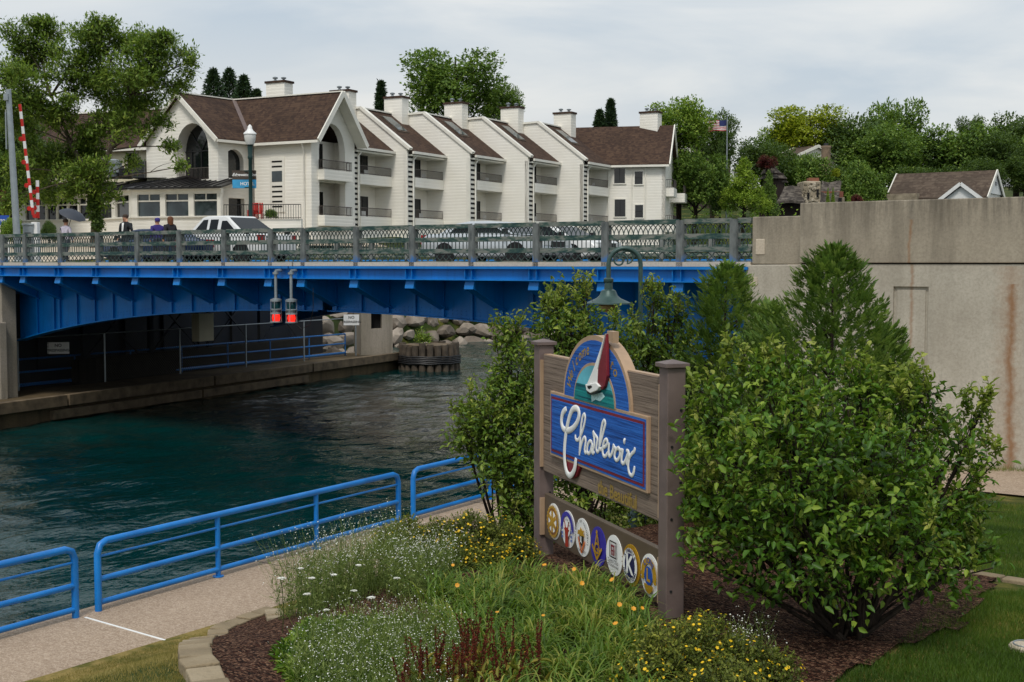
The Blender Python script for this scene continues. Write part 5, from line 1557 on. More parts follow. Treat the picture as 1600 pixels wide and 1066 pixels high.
# ------------------------------------------------------------------ gooseneck lamp behind the shrubs
ex, up = Vector((_cy, _sy, 0)), Vector((0, 0, 1))
def LPt(px, py, d=18.0): return P(px, py, d)
lb = C(1001, 18.0); lb.z = gz(lb.x, lb.y)
t = thing('gooseneck_lamp', 'grey green gooseneck lamp with a scroll rising behind the shrubs', 'lamp', lb)
top = LPt(976, 412); rr = .225; yc_ = P(976, 413, 18)
pts = [lb, Vector((lb.x, lb.y, yc_.z))]
for k in range(1, 13):
    a = math.pi * k / 12; pts.append(yc_ + ex * rr * math.cos(a) * 1.0 + up * rr * math.sin(a))
endp = pts[-1]
pts.append(Vector((endp.x, endp.y, P(950, 436, 18).z)))
m = MB(); m.tube(pts, .032, 10); m.build('neck', M_LAMPGREEN, t)
m = MB(); m.lathe([(.16, 0), (.16, .25), (.1, .32), (.07, .5), (.06, 2.4), (.045, 2.45)], 12, lb); m.build('pole', M_LAMPGREEN, t)
m = MB()
sp = []
for k in range(26):
    a = -0.3 + k * .33; r_ = .115 - .0035 * k
    sp.append(yc_ + ex * (-.07 + r_ * math.cos(a)) + up * (.05 + r_ * math.sin(a)))
m.tube(sp, .013, 7); sp2 = [yc_ + ex * (.03 + .09 * math.cos(a)) + up * (.1 + .09 * math.sin(a)) for a in np.linspace(-1.6, 3.2, 14)]
m.tube(sp2, .013, 7); m.build('scroll', M_LAMPGREEN, t)
lc = Vector((endp.x, endp.y, 0)); z_ = lambda py: P(946, py, 18).z
m = MB(); m.lathe([(.045, z_(434)), (.07, z_(436)), (.07, z_(440)), (.055, z_(442)), (.06, z_(452)), (.1, z_(454)), (.13, z_(462)), (.17, z_(466)), (.31, z_(473)), (.315, z_(475)), (.15, z_(472)), (.1, z_(470))], 24, lc); m.build('shade', M_LAMPGREEN, t)
m = MB(); m.lathe([(.12, z_(473)), (.14, z_(478)), (.12, z_(484)), (.06, z_(488)), (0, z_(489))], 20, lc); m.build('globe', plain('amber_globe', '#b79a72', .15, var=.15), t)

# ------------------------------------------------------------------ gate arms and pole at the far end of the bridge
gp = P(28, 365, 49.0); gt = P(13, 140, 49.0)
t = thing('signal_pole', 'tall grey steel pole leaning beside the striped gate arm', 'pole', (gp.x, gp.y, 5.05))
m = MB(); m.tube([(gp.x, gp.y, 5.04), (gt.x, gt.y, gt.z)], [.14, .1], 12); m.build('shaft', M_GALV, t)
m = MB(); m.lathe([(.2, 0), (.2, .05), (.15, .1)], 12, (gp.x, gp.y, 5.045)); m.build('base_plate', M_GALV, t)
m = MB(); a_ = P(9, 175, 49); m.tube([a_, a_ - up * 1.4], .035, 6); m.obox(P(10, 152, 48.9), ex * .08, camxy(0, .08), up * .12); m.build('fitting', M_GALV, t)
def gate(name, p0, p1, w, label, nst):
    t = thing(name, label, 'barrier arm', p0, group='raised barrier arms')
    d_ = (p1 - p0); L = d_.length; d_.normalize(); sd = d_.cross(camxy(0, 1)).normalized()
    for k in range(nst):
        a = p0 + d_ * L * k / nst; b = p0 + d_ * L * (k + 1) / nst
        m = MB(); m.bar(a, b, w, .06, camxy(0, -1)); m.build('arm_section', M_STRIPE if k % 2 == 0 else M_WHITE, t)
    for k in range(4):
        a = p0 + d_ * L * (.06 + .21 * k) + sd * (w * .5 + .06); m = MB(); m.lathe([(.0, -.05), (.09, -.05), (.09, .05), (0, .05)], 10, a, camxy(0, 1)); m.build('arm_lamp', M_STRIPE, t)
gb = P(52, 336, 49.5)
gate('barrier_arm', gb, P(31, 163, 49.5), .10, 'long red and white striped barrier arm raised beside the grey pole', 15)
gate('barrier_arm', P(59.5, 341, 50), P(58.5, 282, 50), .11, 'short red and white striped barrier arm next to the long one', 6)
t = thing('gate_cabinet', 'light grey gate machine cabinet at the foot of the striped arms', 'cabinet', C(50, 49.8, 5.04))
c = C(48, 49.8)
m = MB(); m.obox(c + up * 5.75, ex * .2, camxy(0, .22), up * .72); m.obox(c + up * 6.5 , ex * .23, camxy(0, .25), up * .04); m.build('housing', M_GALV, t, bevel=.02)
m = MB(); m.obox(C(57, 49.8) + up * 5.8, ex * .12, camxy(0, .16), up * .8); m.build('counterweight', M_WHITE, t, bevel=.02)
m = MB(); m.obox(c + up * 5.9 - camxy(0, .235) , ex * .12, camxy(0, .01), up * .3); m.build('hatch', plain('grey_metal', '#5a5c5c', .5), t)

# ------------------------------------------------------------------ vehicles on the bridge
def wheel(parent, x, y, z, r, w):
    m = MB(); m.lathe([(r * .62, -w / 2), (r * .93, -w / 2), (r, -w / 4), (r, w / 4), (r * .93, w / 2), (r * .62, w / 2)], 22, (x, y, z), (0, 1, 0))
    o = link('wheel', m.mesh('wheel', M_RUBBER), parent)
    m = MB(); m.lathe([(r * .1, -w * .42), (r * .2, -w * .44), (r * .3, -w * .3), (r * .62, -w * .5), (r * .64, 0), (r * .62, w * .5), (r * .3, w * .3), (r * .1, w * .42)], 18, (x, y, z), (0, 1, 0))
    link('rim', m.mesh('rim', M_GALV), o)
def vehicle(name, label, cat, X, Y, Z, heading, paint, prof, cabin, wheels, r, hw, wins, lamp_z, L, group='vehicles on the bridge'):
    """prof: side outline of the body; cabin: (outline of the glasshouse); x forward"""
    t = thing(name, label, cat, (X, Y, Z), heading, group)
    m = MB(); m.prism([(x, -hw, z) for x, z in prof], (0, 2 * hw, 0)); o = link('body', m.mesh('body', paint), t)
    b = o.modifiers.new('bevel', 'BEVEL'); b.width = .07; b.segments = 3; b.limit_method = 'ANGLE'; b.angle_limit = R(25)
    for p_ in o.data.polygons: p_.use_smooth = True
    m = MB(); k = len(cabin); zb_ = min(z for _, z in cabin); zt = max(z for _, z in cabin)
    wd = lambda z: hw * (.97 - .2 * (z - zb_) / (zt - zb_))
    vs = [(x, -wd(z), z) for x, z in cabin] + [(x, wd(z), z) for x, z in cabin]
    m.add(vs, [list(range(k))[::-1], list(range(k, 2 * k))] + [(i, (i + 1) % k, k + (i + 1) % k, k + i) for i in range(k)])
    o = link('cabin', m.mesh('cabin', paint), t)
    b = o.modifiers.new('bevel', 'BEVEL'); b.width = .06; b.segments = 3; b.limit_method = 'ANGLE'
    for w_ in wins:
        for s_ in (-1, 1):
            m = MB(); m.add([(x, s_ * (wd(z) + .006), z) for x, z in w_] + [(x, s_ * (wd(z) - .03), z) for x, z in w_], [list(range(len(w_))), list(range(len(w_), 2 * len(w_)))] + [(i, (i + 1) % len(w_), len(w_) + (i + 1) % len(w_), len(w_) + i) for i in range(len(w_))])
            link('side_window', m.mesh('side_window', M_CARGLASS), o)
    cab = sorted(cabin, key=lambda p: (p[1], p[0]))
    fr_b = max((p for p in cabin if p[1] == zb_), key=lambda p: p[0]); fr_t = max((p for p in cabin if p[1] > zt - .12), key=lambda p: p[0])
    bk_b = min((p for p in cabin if p[1] == zb_), key=lambda p: p[0]); bk_t = min((p for p in cabin if p[1] > zt - .12), key=lambda p: p[0])
    for nm, p, q_, sgn in (('windscreen', fr_b, fr_t, 1), ('rear_window', bk_b, bk_t, -1)):
        a = Vector((p[0], 0, p[1])).lerp(Vector((q_[0], 0, q_[1])), .1); c2 = Vector((p[0], 0, p[1])).lerp(Vector((q_[0], 0, q_[1])), .9)
        m = MB(); off = Vector((.012 * sgn, 0, .012))
        m.prism([a + off - Vector((0, wd(a.z) * .9, 0)), a + off + Vector((0, wd(a.z) * .9, 0)), c2 + off + Vector((0, wd(c2.z) * .88, 0)), c2 + off - Vector((0, wd(c2.z) * .88, 0))], (-.03 * sgn, 0, -.02)); link(nm, m.mesh(nm, M_CARGLASS), o)
    for x in wheels:
        for s_ in (-1, 1):
            wheel(t, x, s_ * (hw - .1), r, r, .22)
            m = MB(); m.lathe([(0, -.01), (r * 1.18, -.01), (r * 1.18, .01), (0, .01)], 22, (x, s_ * (hw - .005), r * 1.02), (0, 1, 0)); link('wheel_arch', m.mesh('wheel_arch', M_BLACK), t)
    M_HEAD = plain('clear_headlamp', '#cfd3d3', .1, .3, var=.1); M_TAIL = plain('red_tail_lamp', '#8e1414', .2, var=.1)
    for s_ in (-1, 1):
        m = MB(); m.box(L / 2 - .16, s_ * hw * .62 - .17, lamp_z - .07, L / 2 + .015, s_ * hw * .62 + .17 + .0, lamp_z + .08); link('headlight', m.mesh('headlight', M_HEAD), t)
        m = MB(); m.box(-L / 2 - .015, s_ * (hw - .13) - .12, lamp_z, -L / 2 + .14, s_ * (hw - .13) + .145, lamp_z + .3); link('tail_light', m.mesh('tail_light', M_TAIL), t)
        m = MB(); mx = fr_b[0] - .25; m.box(mx - .05, s_ * (hw + .1) - .09, zb_ + .02, mx + .07, s_ * (hw + .1) + .09, zb_ + .18); link('mirror', m.mesh('mirror', M_BLACK), t)
    m = MB(); m.box(L / 2 - .03, -hw * .4, lamp_z - .12, L / 2 + .02, hw * .4, lamp_z + .06); link('grille', m.mesh('grille', M_BLACK), t)
    m = MB(); m.box(L / 2 - .1, -hw * .97, .32, L / 2 + .05, hw * .97, .52); m.box(-L / 2 - .05, -hw * .97, .36, -L / 2 + .1, hw * .97, .56); link('bumper', m.mesh('bumper', plain('grey_bumper', '#707274', .5)), t)
    return t
M_PW = plain('white_car_paint', '#dedfdd', .22, var=.04, spec=.6); M_PS = plain('silver_car_paint', '#c3c8cb', .22, .3, var=.04, spec=.6); M_PB = plain('dark_blue_car_paint', '#1e2f4e', .2, .2, var=.05, spec=.6)
ROADZ = 4.945
xt = onY(357, 380, 35.2).x
vehicle('pickup_truck', 'white pickup truck with sloping rear pillars, in front of the restaurant', 'truck', xt, 35.2, ROADZ, math.pi, M_PW,
        [(-2.8, .5), (-2.8, 1.18), (-.8, 1.2), (1.0, 1.22), (2.5, 1.1), (2.78, .95), (2.8, .5), (2.2, .38), (-2.3, .38)],
        [(-1.95, 1.16), (-.95, 1.78), (-.75, 1.92), (.35, 1.92), (.62, 1.86), (1.35, 1.2)], (-1.75, 1.75), .4, .98,
        [[(-.35, 1.26), (-.35, 1.78), (.1, 1.78), (.12, 1.26)], [(.25, 1.26), (.25, 1.78), (.52, 1.77), (1.02, 1.26)], [(-1.42, 1.3), (-.82, 1.72), (-.55, 1.72), (-.55, 1.3)]], .85, 5.6)
SED = [(-2.35, .42), (-2.38, .85), (-2.1, 1.0), (-1.0, 1.0), (1.0, .96), (2.1, .82), (2.33, .65), (2.35, .36), (1.8, .26), (-1.9, .26)]
SCAB = [(-1.75, .97), (-1.05, 1.33), (-.6, 1.39), (.2, 1.39), (.5, 1.35), (1.3, .95)]
SWIN = [[(-1.25, 1.02), (-.85, 1.28), (-.4, 1.32), (-.4, 1.02)], [(-.3, 1.02), (-.3, 1.32), (.35, 1.3), (.95, 1.0)]]
xs_ = onY(775, 380, 33.2).x
vehicle('sedan', 'silver sedan seen through the bridge railing', 'car', xs_, 33.2, ROADZ, 0.0, M_PS, SED, SCAB, (-1.4, 1.38), .33, .9, SWIN, .68, 4.7)
xs_ = onY(862, 380, 37.2).x
vehicle('sedan', 'white sedan behind the silver one with its headlamps showing', 'car', xs_, 37.2, ROADZ, math.pi if False else 0.0, M_PW, SED, SCAB, (-1.4, 1.38), .33, .9, SWIN, .68, 4.7)
xs_ = onY(243, 385, 33.0).x
vehicle('sedan', 'dark blue sedan ahead of the white pickup truck', 'car', xs_, 33.0, ROADZ, math.pi, M_PB, SED, SCAB, (-1.4, 1.38), .33, .9, SWIN, .68, 4.7)

# ------------------------------------------------------------------ people on the near sidewalk
def person(label, px, Y, h, face, cols, pose, hair):
    base = onY(px, 412, Y); base.z = 5.045
    top_c, leg_c, hair_c = cols
    verts = [(0, 0, .96), (0, 0, 1.15), (0, 0, 1.38), (0, 0, 1.5), (.02, 0, 1.6), (.02, 0, 1.72)]
    rad = [.16, .15, .17, .065, .095, .085]
    edges = [(0, 1), (1, 2), (2, 3), (3, 4), (4, 5)]
    def chain(start, pts, rs):
        prev = start
        for p, r_ in zip(pts, rs):
            verts.append(p); rad.append(r_); edges.append((prev, len(verts) - 1)); prev = len(verts) - 1
    for s_ in (-1, 1):
        arm = pose.get(s_, [(.0, s_ * .2, 1.4), (-.02, s_ * .27, 1.13), (.1, s_ * .25, .9), (.14, s_ * .245, .8)])
        chain(2, arm, [.075, .055, .042, .038])
        k = .16 * s_
        chain(0, [(0, s_ * .09, .9), (k * .6 + .03, s_ * .1, .5), (k, s_ * .1, .09), (k + .14, s_ * .11, .04)], [.105, .075, .05, .04])
    me = bpy.data.meshes.new('person'); me.from_pydata([tuple(Vector(v) * (h / 1.8)) for v in verts], edges, [])
    ob = bpy.data.objects.new('person', me); COL.objects.link(ob)
    mod = ob.modifiers.new('skin', 'SKIN'); mod.use_smooth_shade = True
    for i, sv in enumerate(me.skin_vertices[0].data):
        sv.radius = (rad[i] * h / 1.8,) * 2; sv.use_root = (i == 0)
    ob.modifiers.new('sub', 'SUBSURF').levels = 2
    dg = bpy.context.evaluated_depsgraph_get()
    me2 = bpy.data.meshes.new_from_object(ob.evaluated_get(dg))
    bpy.data.objects.remove(ob)
    me2.materials.clear()
    for c_ in ('#b98a70', top_c, leg_c, '#1d1b1a'): me2.materials.append(plain('cloth_' + c_.strip('#'), c_, .8, var=.2, scale=9))
    for p_ in me2.polygons:
        c_ = p_.center * (1.8 / h); p_.use_smooth = True
        hands = abs(c_.y) > .18 and (Vector((c_.x, c_.y, c_.z)) - Vector(pose.get(1 if c_.y > 0 else -1, [0, 0, 0, (.14, .245 * (1 if c_.y > 0 else -1), .8)])[3])).length < .1
        p_.material_index = 0 if (c_.z > 1.5 or hands) else 3 if c_.z < .09 else 2 if (c_.z < .93 and abs(c_.y) < .19) else 1
    t = thing('person', label, 'person', base, face, 'people walking on the bridge')
    link('body', me2, t)
    k = h / 1.8
    hm = MB()
    for i in range(7):
        pass
    prof = [(.098, -.02), (.112, .03), (.105, .08), (.07, .12), (.0, .135)] if hair != 'long' else [(.1, -.2), (.115, -.1), (.118, .03), (.108, .08), (.07, .12), (.0, .135)]
    hm.lathe([(r_ * k, z * k) for r_, z in prof], 14, (-.012 * k, 0, 1.65 * k))
    o = link('hood' if hair == 'hood' else 'hair', hm.mesh('hair', plain('hair_' + hair_c.strip('#'), hair_c, .8, var=.3, scale=20)), t)
    fm = MB()                                            # nose, eyes, ears
    fm.add([(.1 * k, -.015 * k, 1.6 * k), (.1 * k, .015 * k, 1.6 * k), (.135 * k, 0, 1.61 * k), (.105 * k, 0, 1.66 * k)], [(0, 1, 2), (0, 2, 3), (1, 3, 2)])
    for s_ in (-1, 1): fm.lathe([(.0, -.01), (.025, 0), (.0, .012)], 8, (.01 * k, s_ * .095 * k, 1.63 * k), (0, 1, 0))
    link('nose_and_ears', fm.mesh('nose_and_ears', plain('cloth_b98a70', '#b98a70', .8)), t)
    em = MB()
    for s_ in (-1, 1): em.lathe([(0, -.01), (.014, 0), (0, .01)], 8, (.1 * k, s_ * .035 * k, 1.655 * k), (1, 0, 0))
    em.box(.098 * k, -.025 * k, 1.565 * k, .108 * k, .025 * k, 1.573 * k)
    link('eyes_and_mouth', em.mesh('eyes_and_mouth', M_BLACK), t)
    return t, base, k
toward = R(-90 + 12)
t, b_, k = person('person in a dark jacket over a white shirt holding a phone to one ear', 197, 30.0, 1.76, toward, ('#22262b', '#2b2f38', '#3b2c22'),
                  {1: [(.0, .2, 1.4), (.02, .33, 1.16), (.14, .22, 1.4), (.09, .13, 1.6)]}, 'short')
m = MB(); m.add([(.13 * k, -.05 * k, 1.46 * k), (.13 * k, .05 * k, 1.46 * k), (.175 * k, .035 * k, 1.15 * k), (.175 * k, -.035 * k, 1.15 * k), (.19 * k, 0, 1.3 * k)], [(0, 1, 4), (1, 2, 4), (2, 3, 4), (3, 0, 4)])
link('shirt_front', m.mesh('shirt_front', M_WHITE), t)
person('person in a purple hooded jacket walking beside a brown haired companion', 247, 28.6, 1.52, R(165), ('#3a2f78', '#2c3040', '#3a2f78'), {}, 'hood')
person('person with brown hair in a dark top behind the purple hood', 267, 28.4, 1.54, R(175), ('#26242a', '#2b2f38', '#6b4228'), {}, 'long')
t, b_, k = person('person in a pale grey shirt under a dark umbrella', 104, 29.2, 1.62, R(100), ('#b9b3c0', '#3d3f48', '#4a3a2c'),
                  {1: [(.0, .2, 1.4), (.06, .26, 1.14), (.2, .15, 1.3), (.22, .12, 1.36)]}, 'short')
hd = Matrix.Translation(b_) @ Matrix.Rotation(R(100), 4, 'Z') @ Vector((.22 * k, .12 * k, 1.36 * k))
uc = P(107, 341, depth(hd.x, hd.y) - .1)
t = thing('umbrella', 'dark grey umbrella tilted over the walker in a pale shirt', 'umbrella', hd)
ax = (uc - hd).normalized(); ax = (ax + camxy(.25, 0)).normalized()
m = MB()
tip = hd + ax * .78
m.tube([hd - ax * .15, tip + ax * .06], .012, 6); m.build('shaft', M_IRON, t)
m = MB(); m.tube([hd - ax * .15, hd - ax * .25, hd - ax * .27 + ex * .04, hd - ax * .22 + ex * .06], .016, 6); m.build('handle', M_BLACK, t)
M_UMB = plain('dark_grey_nylon', '#3a3f48', .6, var=.1)
m = MB(); m.lathe([(.0, .0), (.2, -.03), (.38, -.1), (.52, -.22), (.5, -.22), (.36, -.11), (.19, -.045), (0, -.015)], 8, tip, ax); m.build('canopy', M_UMB, t)

# ------------------------------------------------------------------ riprap, pile cluster
def rockmesh(i):
    bm = bmesh.new(); bmesh.ops.create_icosphere(bm, subdivisions=2, radius=1)
    rr_ = random.Random(i)
    planes = [(Vector((rr_.uniform(-1, 1), rr_.uniform(-1, 1), rr_.uniform(-1, 1))).normalized(), rr_.uniform(.55, .85)) for _ in range(9)]
    for v in bm.verts:
        n_ = v.co.normalized(); k = 1.0
        for pn, pd in planes:
            dd = n_.dot(pn)
            if dd > .05: k = min(k, pd / dd)
        v.co = n_ * k * (1 + .07 * mnoise.noise(n_ * 2.5 + Vector((i, 0, 0))))
        v.co.x *= 1.25; v.co.z *= .8
    me = bpy.data.meshes.new('boulder'); bm.to_mesh(me); bm.free(); me.materials.append(M_ROCK)
    for p_ in me.polygons: p_.use_smooth = True
    me.set_sharp_from_angle(angle=R(24))
    return me
rocks = [rockmesh(i) for i in range(8)]
for row in range(6):
    y = 57.0 + row * .4
    while y < 101:
        sc_ = random.uniform(.35, .85) * (1.1 if row < 3 else .9)
        v = .3 + row * 1.05 + random.uniform(-.3, .3)
        x = shore(y) - v + .6
        o = link('boulder', random.choice(rocks)); o.location = (x, y, -.8 + row * .85 + random.uniform(-.15, .2))
        o.scale = (sc_, sc_ * random.uniform(.85, 1.1), sc_ * random.uniform(.8, 1.05)); o.rotation_euler = (random.uniform(-.4, .4), random.uniform(-.4, .4), random.uniform(0, 6.28))
        tag(o, 'rough pale grey boulder in the riprap bank below the hotel', 'boulder', 'riprap boulders along the far shore')
        y += sc_ * random.uniform(1.75, 2.2)
dc = C(670, 68.0)
t = thing('pile_dolphin', 'round cluster of wet timber piles wrapped in wire rope', 'pile cluster', (dc.x, dc.y, WATER_Z))
for k in range(22):
    a = 2 * math.pi * k / 22; r_ = 1.42
    m = MB(); h_ = random.uniform(.62, .85); m.tube([(dc.x + r_ * 1.05 * math.cos(a), dc.y + r_ * 1.05 * math.sin(a), -1.5), (dc.x + r_ * math.cos(a), dc.y + r_ * math.sin(a), h_)], [.2, .18], 9); m.build('pile', M_PILE, t)
m = MB(); m.lathe([(0, .55), (1.3, .55), (1.3, .72), (0, .72)], 24, (dc.x, dc.y, 0)); m.build('deck', M_TIMBER, t)
for zz_ in (-.22, -.13, -.04, .05, .14):
    m = MB(); m.tube([(dc.x + 1.66 * math.cos(a), dc.y + 1.66 * math.sin(a), zz_ + .015 * math.sin(9 * a)) for a in np.linspace(0, 2 * math.pi, 40, endpoint=False)], .04, 6, close=True); m.build('wire_rope', M_IRON, t)

# ------------------------------------------------------------------ far houses, flag
def V3(p, z): return Vector((p.x, p.y, z))
def house(name, label, a, b, dep, z0, ze, zr, wallm, roofm, ridge_along=True, extra=None):
    """a-b is the front wall line; the ridge runs along it"""
    t = thing(name, label, 'house', V3(a, z0))
    e = (b - a); e.z = 0; L = e.length; e.normalize(); n_ = Vector((-e.y, e.x, 0))
    if n_.dot(a - EYE) < 0: n_ = -n_
    q = lambda u, w, z: Vector((a.x, a.y, 0)) + e * u + n_ * w + Vector((0, 0, z))
    m = MB(); m.prism([q(0, 0, z0), q(0, dep, z0), q(0, dep, ze), q(0, dep / 2, zr), q(0, 0, ze)], e * L); m.build('wall', wallm, t)
    for s_ in (0, 1):
        w0, w1 = (-.4, dep / 2) if s_ == 0 else (dep + .4, dep / 2)
        zl = ze - (zr - ze) / (dep / 2) * .4
        m = MB(); m.prism([q(-.3, w0, zl + .08), q(-.3, w1, zr + .08), q(-.3, w1, zr + .3), q(-.3, w0, zl + .3)], e * (L + .6)); m.build('roof', roofm, t)
    for u in (-.34, L + .34):
        m = MB(); zl = ze - (zr - ze) / (dep / 2) * .4
        m.bar(q(u, -.4, zl + .1), q(u, dep / 2, zr + .2), .1, .4); m.bar(q(u, dep + .4, zl + .1), q(u, dep / 2, zr + .2), .1, .4); m.build('bargeboard', M_TRIM, t)
    return t, q, L
t, q, L = house('gabled_house', 'long taupe roofed house with a white arched gable end', C(1388, 138), C(1537, 132.5), 7.0, 9, 11.9, 14.5, M_TRIM, M_ROOF2)
m = MB(); m.prism([q(L + .05, .3, 12.3), q(L + .05, 7.2, 12.3), q(L + .05, 3.75, 14.35)], (q(1, 0, 0) - q(0, 0, 0)) * .12); m.build('gable_board', M_WHITE, t)
m = MB(); m.prism([q(L + .2, 3.75 + 2.2 * math.cos(x), 9.6 + 2.4 * math.sin(x)) for x in np.linspace(0, math.pi, 12)], (q(1, 0, 0) - q(0, 0, 0)) * .05); m.build('arched_window', M_GLASS, t)
m = MB(); m.prism([q(L + .2, 3.5, 13.2), q(L + .2, 4.0, 13.2), q(L + .2, 4.0, 13.6), q(L + .2, 3.5, 13.6)], (q(1, 0, 0) - q(0, 0, 0)) * .06); m.build('window', M_GLASS, t)
u0 = L * .62
m = MB(); m.prism([q(u0, -1.4, 10), q(u0 + 3.4, -1.4, 10), q(u0 + 3.4, -1.4, 11.6), q(u0 + 1.7, -1.4, 12.9), q(u0, -1.4, 11.6)], q(0, 3, 0) - q(0, 0, 0)); m.build('porch_gable', M_WHITE, t)
m = MB()
for s_ in (-1, 1): m.prism([q(u0 + 1.7 + s_ * 2.2, -1.7, 11.45), q(u0 + 1.7, -1.7, 13.1), q(u0 + 1.7, -1.7, 13.3), q(u0 + 1.7 + s_ * 2.2, -1.7, 11.65)], q(0, 3.4, 0) - q(0, 0, 0))
m.build('porch_roof', M_ROOF2, t)
m = MB(); m.bar(q(u0 - .5, -1.75, 11.5), q(u0 + 1.7, -1.75, 13.2), .1, .35); m.bar(q(u0 + 3.9, -1.75, 11.5), q(u0 + 1.7, -1.75, 13.2), .1, .35); m.build('porch_bargeboard', M_WHITE, t)
m = MB(); m.obox(q(1.6, -.5, 10.9), (q(1, 0, 0) - q(0, 0, 0)) * 1.6, (q(0, 1, 0) - q(0, 0, 0)) * .45, Vector((0, 0, 1.5))); m.build('stone_wall', M_FIELD, t)

st = thing('stone_cottage', 'fairytale cottage of pale fieldstone with wavy grey shake roofs', 'house', C(1290, 128, 9))
def cbox(px0, px1, d0, dep, z0, z1, name, mat, bev=0):
    a, b = C(px0, d0), C(px1, d0); e = (b - a); m = MB()
    m.prism([V3(a, z0), V3(b, z0), V3(b, z0) + camxy(0, dep), V3(a, z0) + camxy(0, dep)], (0, 0, z1 - z0)); return m.build(name, mat, st, bevel=bev)
zpy = lambda py, d: 5 + (412 - py) * d / 2000
tw = cbox(1254, 1281, 126, 3, 8, zpy(284, 126), 'tower', M_FIELD, .1)
# fieldstones proud of the tower face
fs = [MB() for _ in range(1)]
for k in range(70):
    px = random.uniform(1255, 1280); py = random.uniform(286, 319); c = P(px, py, 125.95)
    m = MB(); r_ = random.uniform(.1, .2)
    m.obox(c, ex * r_, camxy(0, .06), up * r_ * random.uniform(.5, .9)); m.build('stone', M_FIELD, tw, bevel=.03)
for px, py0, py1 in ((1263, 301, 311), (1277.5, 296, 308)):
    a, b = P(px - 1.7, py1, 125.86), P(px + 1.7, py0, 125.86); m = MB(); m.obox((a + b) / 2, ex * abs(b.x - a.x) / 1.6, camxy(0, .04), up * (b.z - a.z) / 2); m.build('slit_window', M_DARK, st)
m = MB(); m.obox(P(1270, 284, 127), ex * .5, camxy(0, .5), up * .35); m.build('chimney_pot', plain('terracotta', '#8a5a44', .8), st)
def shaker(name, px_e0, px_e1, px_r0, px_r1, pye, pyr, d, back=2.6):
    """sagging roof slope"""
    n_ = 10; g, f = [], []
    for i in range(n_ + 1):
        for j in range(6):
            u, v = i / n_, j / 5
            px = (px_e0 + (px_e1 - px_e0) * u) * (1 - v) + (px_r0 + (px_r1 - px_r0) * u) * v
            py = pye + (pyr - pye) * (v ** 1.25) + 1.1 * math.sin(u * 7 + px_e0) + 1.2 * math.sin(math.pi * u)
            p = P(px, py, d + back * v); g.append(p)
    for i in range(n_):
        for j in range(5): f.append((i * 6 + j, (i + 1) * 6 + j, (i + 1) * 6 + j + 1, i * 6 + j + 1))
    k = len(g); g2 = [p - Vector((0, 0, .25)) for p in g]
    m = MB(); m.add(g + g2, f + [tuple(x + k for x in q_) for q_ in f] + [(i * 6, (i + 1) * 6, (i + 1) * 6 + k, i * 6 + k) for i in range(n_)], True); m.build(name, M_ROOF3, st)
shaker('low_roof', 1214, 1258, 1226, 1250, 313, 290, 125)
shaker('tall_roof', 1281, 1308, 1284, 1315, 318, 283, 125.5)
cbox(1217, 1255, 126.5, 4, 8, zpy(309, 126), 'dark_wall', plain('dark_plank', '#2c211c', .8)); cbox(1281, 1316, 127, 5, 8, zpy(300, 127), 'red_wall', plain('reddish_plaster', '#7b4a3a', .8))
cbox(1304, 1318, 126.6, .3, 8, zpy(309, 126.6), 'porch_wall', M_FIELD)
a = P(1308, 318, 126.4); m = MB(); m.obox(a + up * .2, ex * .45, camxy(0, .05), up * .35); m.build('doorway', M_DARK, st)
# turreted roof left of the cottage
t = thing('turret_cottage', 'small brown cottage with stepped conical shake roofs among the trees', 'house', C(1207, 133, 9.5))
for px, py, r_, hh in ((1204, 262, 1.0, 1.2), (1209, 271, 1.5, 1.1), (1219, 279, .9, .8)):
    c = P(px, py, 133); m = MB(); m.lathe([(r_, -hh * .55), (r_ * .98, -hh * .5), (r_ * .5, .1), (.1, hh * .6), (0, hh * .62)], 7, c); m.build('conical_roof', M_ROOF3, t)
m = MB(); c = P(1209, 285, 133); m.lathe([(1.1, -5), (1.1, .9)], 8, c); m.build('wall', plain('dark_plank', '#2c211c', .8), t)
house('upper_house', 'house high in the trees with white gable trim', C(1213, 184), C(1244, 181), 8, 14, zpy(241, 177), zpy(226, 177), M_TRIM, M_ROOF2)
house('hill_house', 'grey roofed house half hidden behind the flagpole trees', C(1085, 160), C(1140, 162), 9, 11, zpy(240, 160), zpy(228, 162), plain('brown_plank', '#4a3f36', .8), M_ROOF2)
t = thing('stone_chimney', 'tall tapering beige stone chimney rising from the trees', 'chimney', C(1288, 168, 14))
c = C(1288, 168); z1 = zpy(230, 168)
m = MB(); m.lathe([(.75, 14), (.62, z1 - .3), (.7, z1 - .2), (.7, z1)], 8, c); m.build('shaft', plain('beige_stone', '#a58d78', .85, var=.3, scale=2), t)
m = MB(); m.lathe([(.35, z1), (.3, z1 + .35)], 8, c); m.build('flue', M_IRON, t)
# flagpole
fp = C(1134, 122.0, 7.5)
t = thing('flagpole', 'slender pole flying a small striped flag above the trees', 'flagpole', fp)
zt_ = zpy(184, 122)
m = MB(); m.tube([fp, (fp.x, fp.y, zt_)], [.09, .05], 8); m.lathe([(0, -.1), (.1, 0), (0, .1)], 8, (fp.x, fp.y, zt_)); m.build('pole', M_GALV, t)
fl = thing('flag', 'red and white striped flag with a blue star field, blowing from the pole', 'flag', (fp.x, fp.y, zt_ - .35))
FW, FH = 1.65, 1.0
def flagmesh(u0, u1, v0, v1, off=0.0):
    m = MB(); k = 12; g = []
    for i in range(k + 1):
        u = u0 + (u1 - u0) * i / k
        for v in (v0, v1):
            g.append(Vector((fp.x, fp.y, zt_ - .35)) - ex * (.06 + u * FW) - up * (v * FH + .12 * u * u + .04 * math.sin(6 * u)) + camxy(0, .13 * math.sin(7 * u + 1.5 * v) - off))
    m.add(g, [(2 * i, 2 * i + 1, 2 * i + 3, 2 * i + 2) for i in range(k)], True); return m
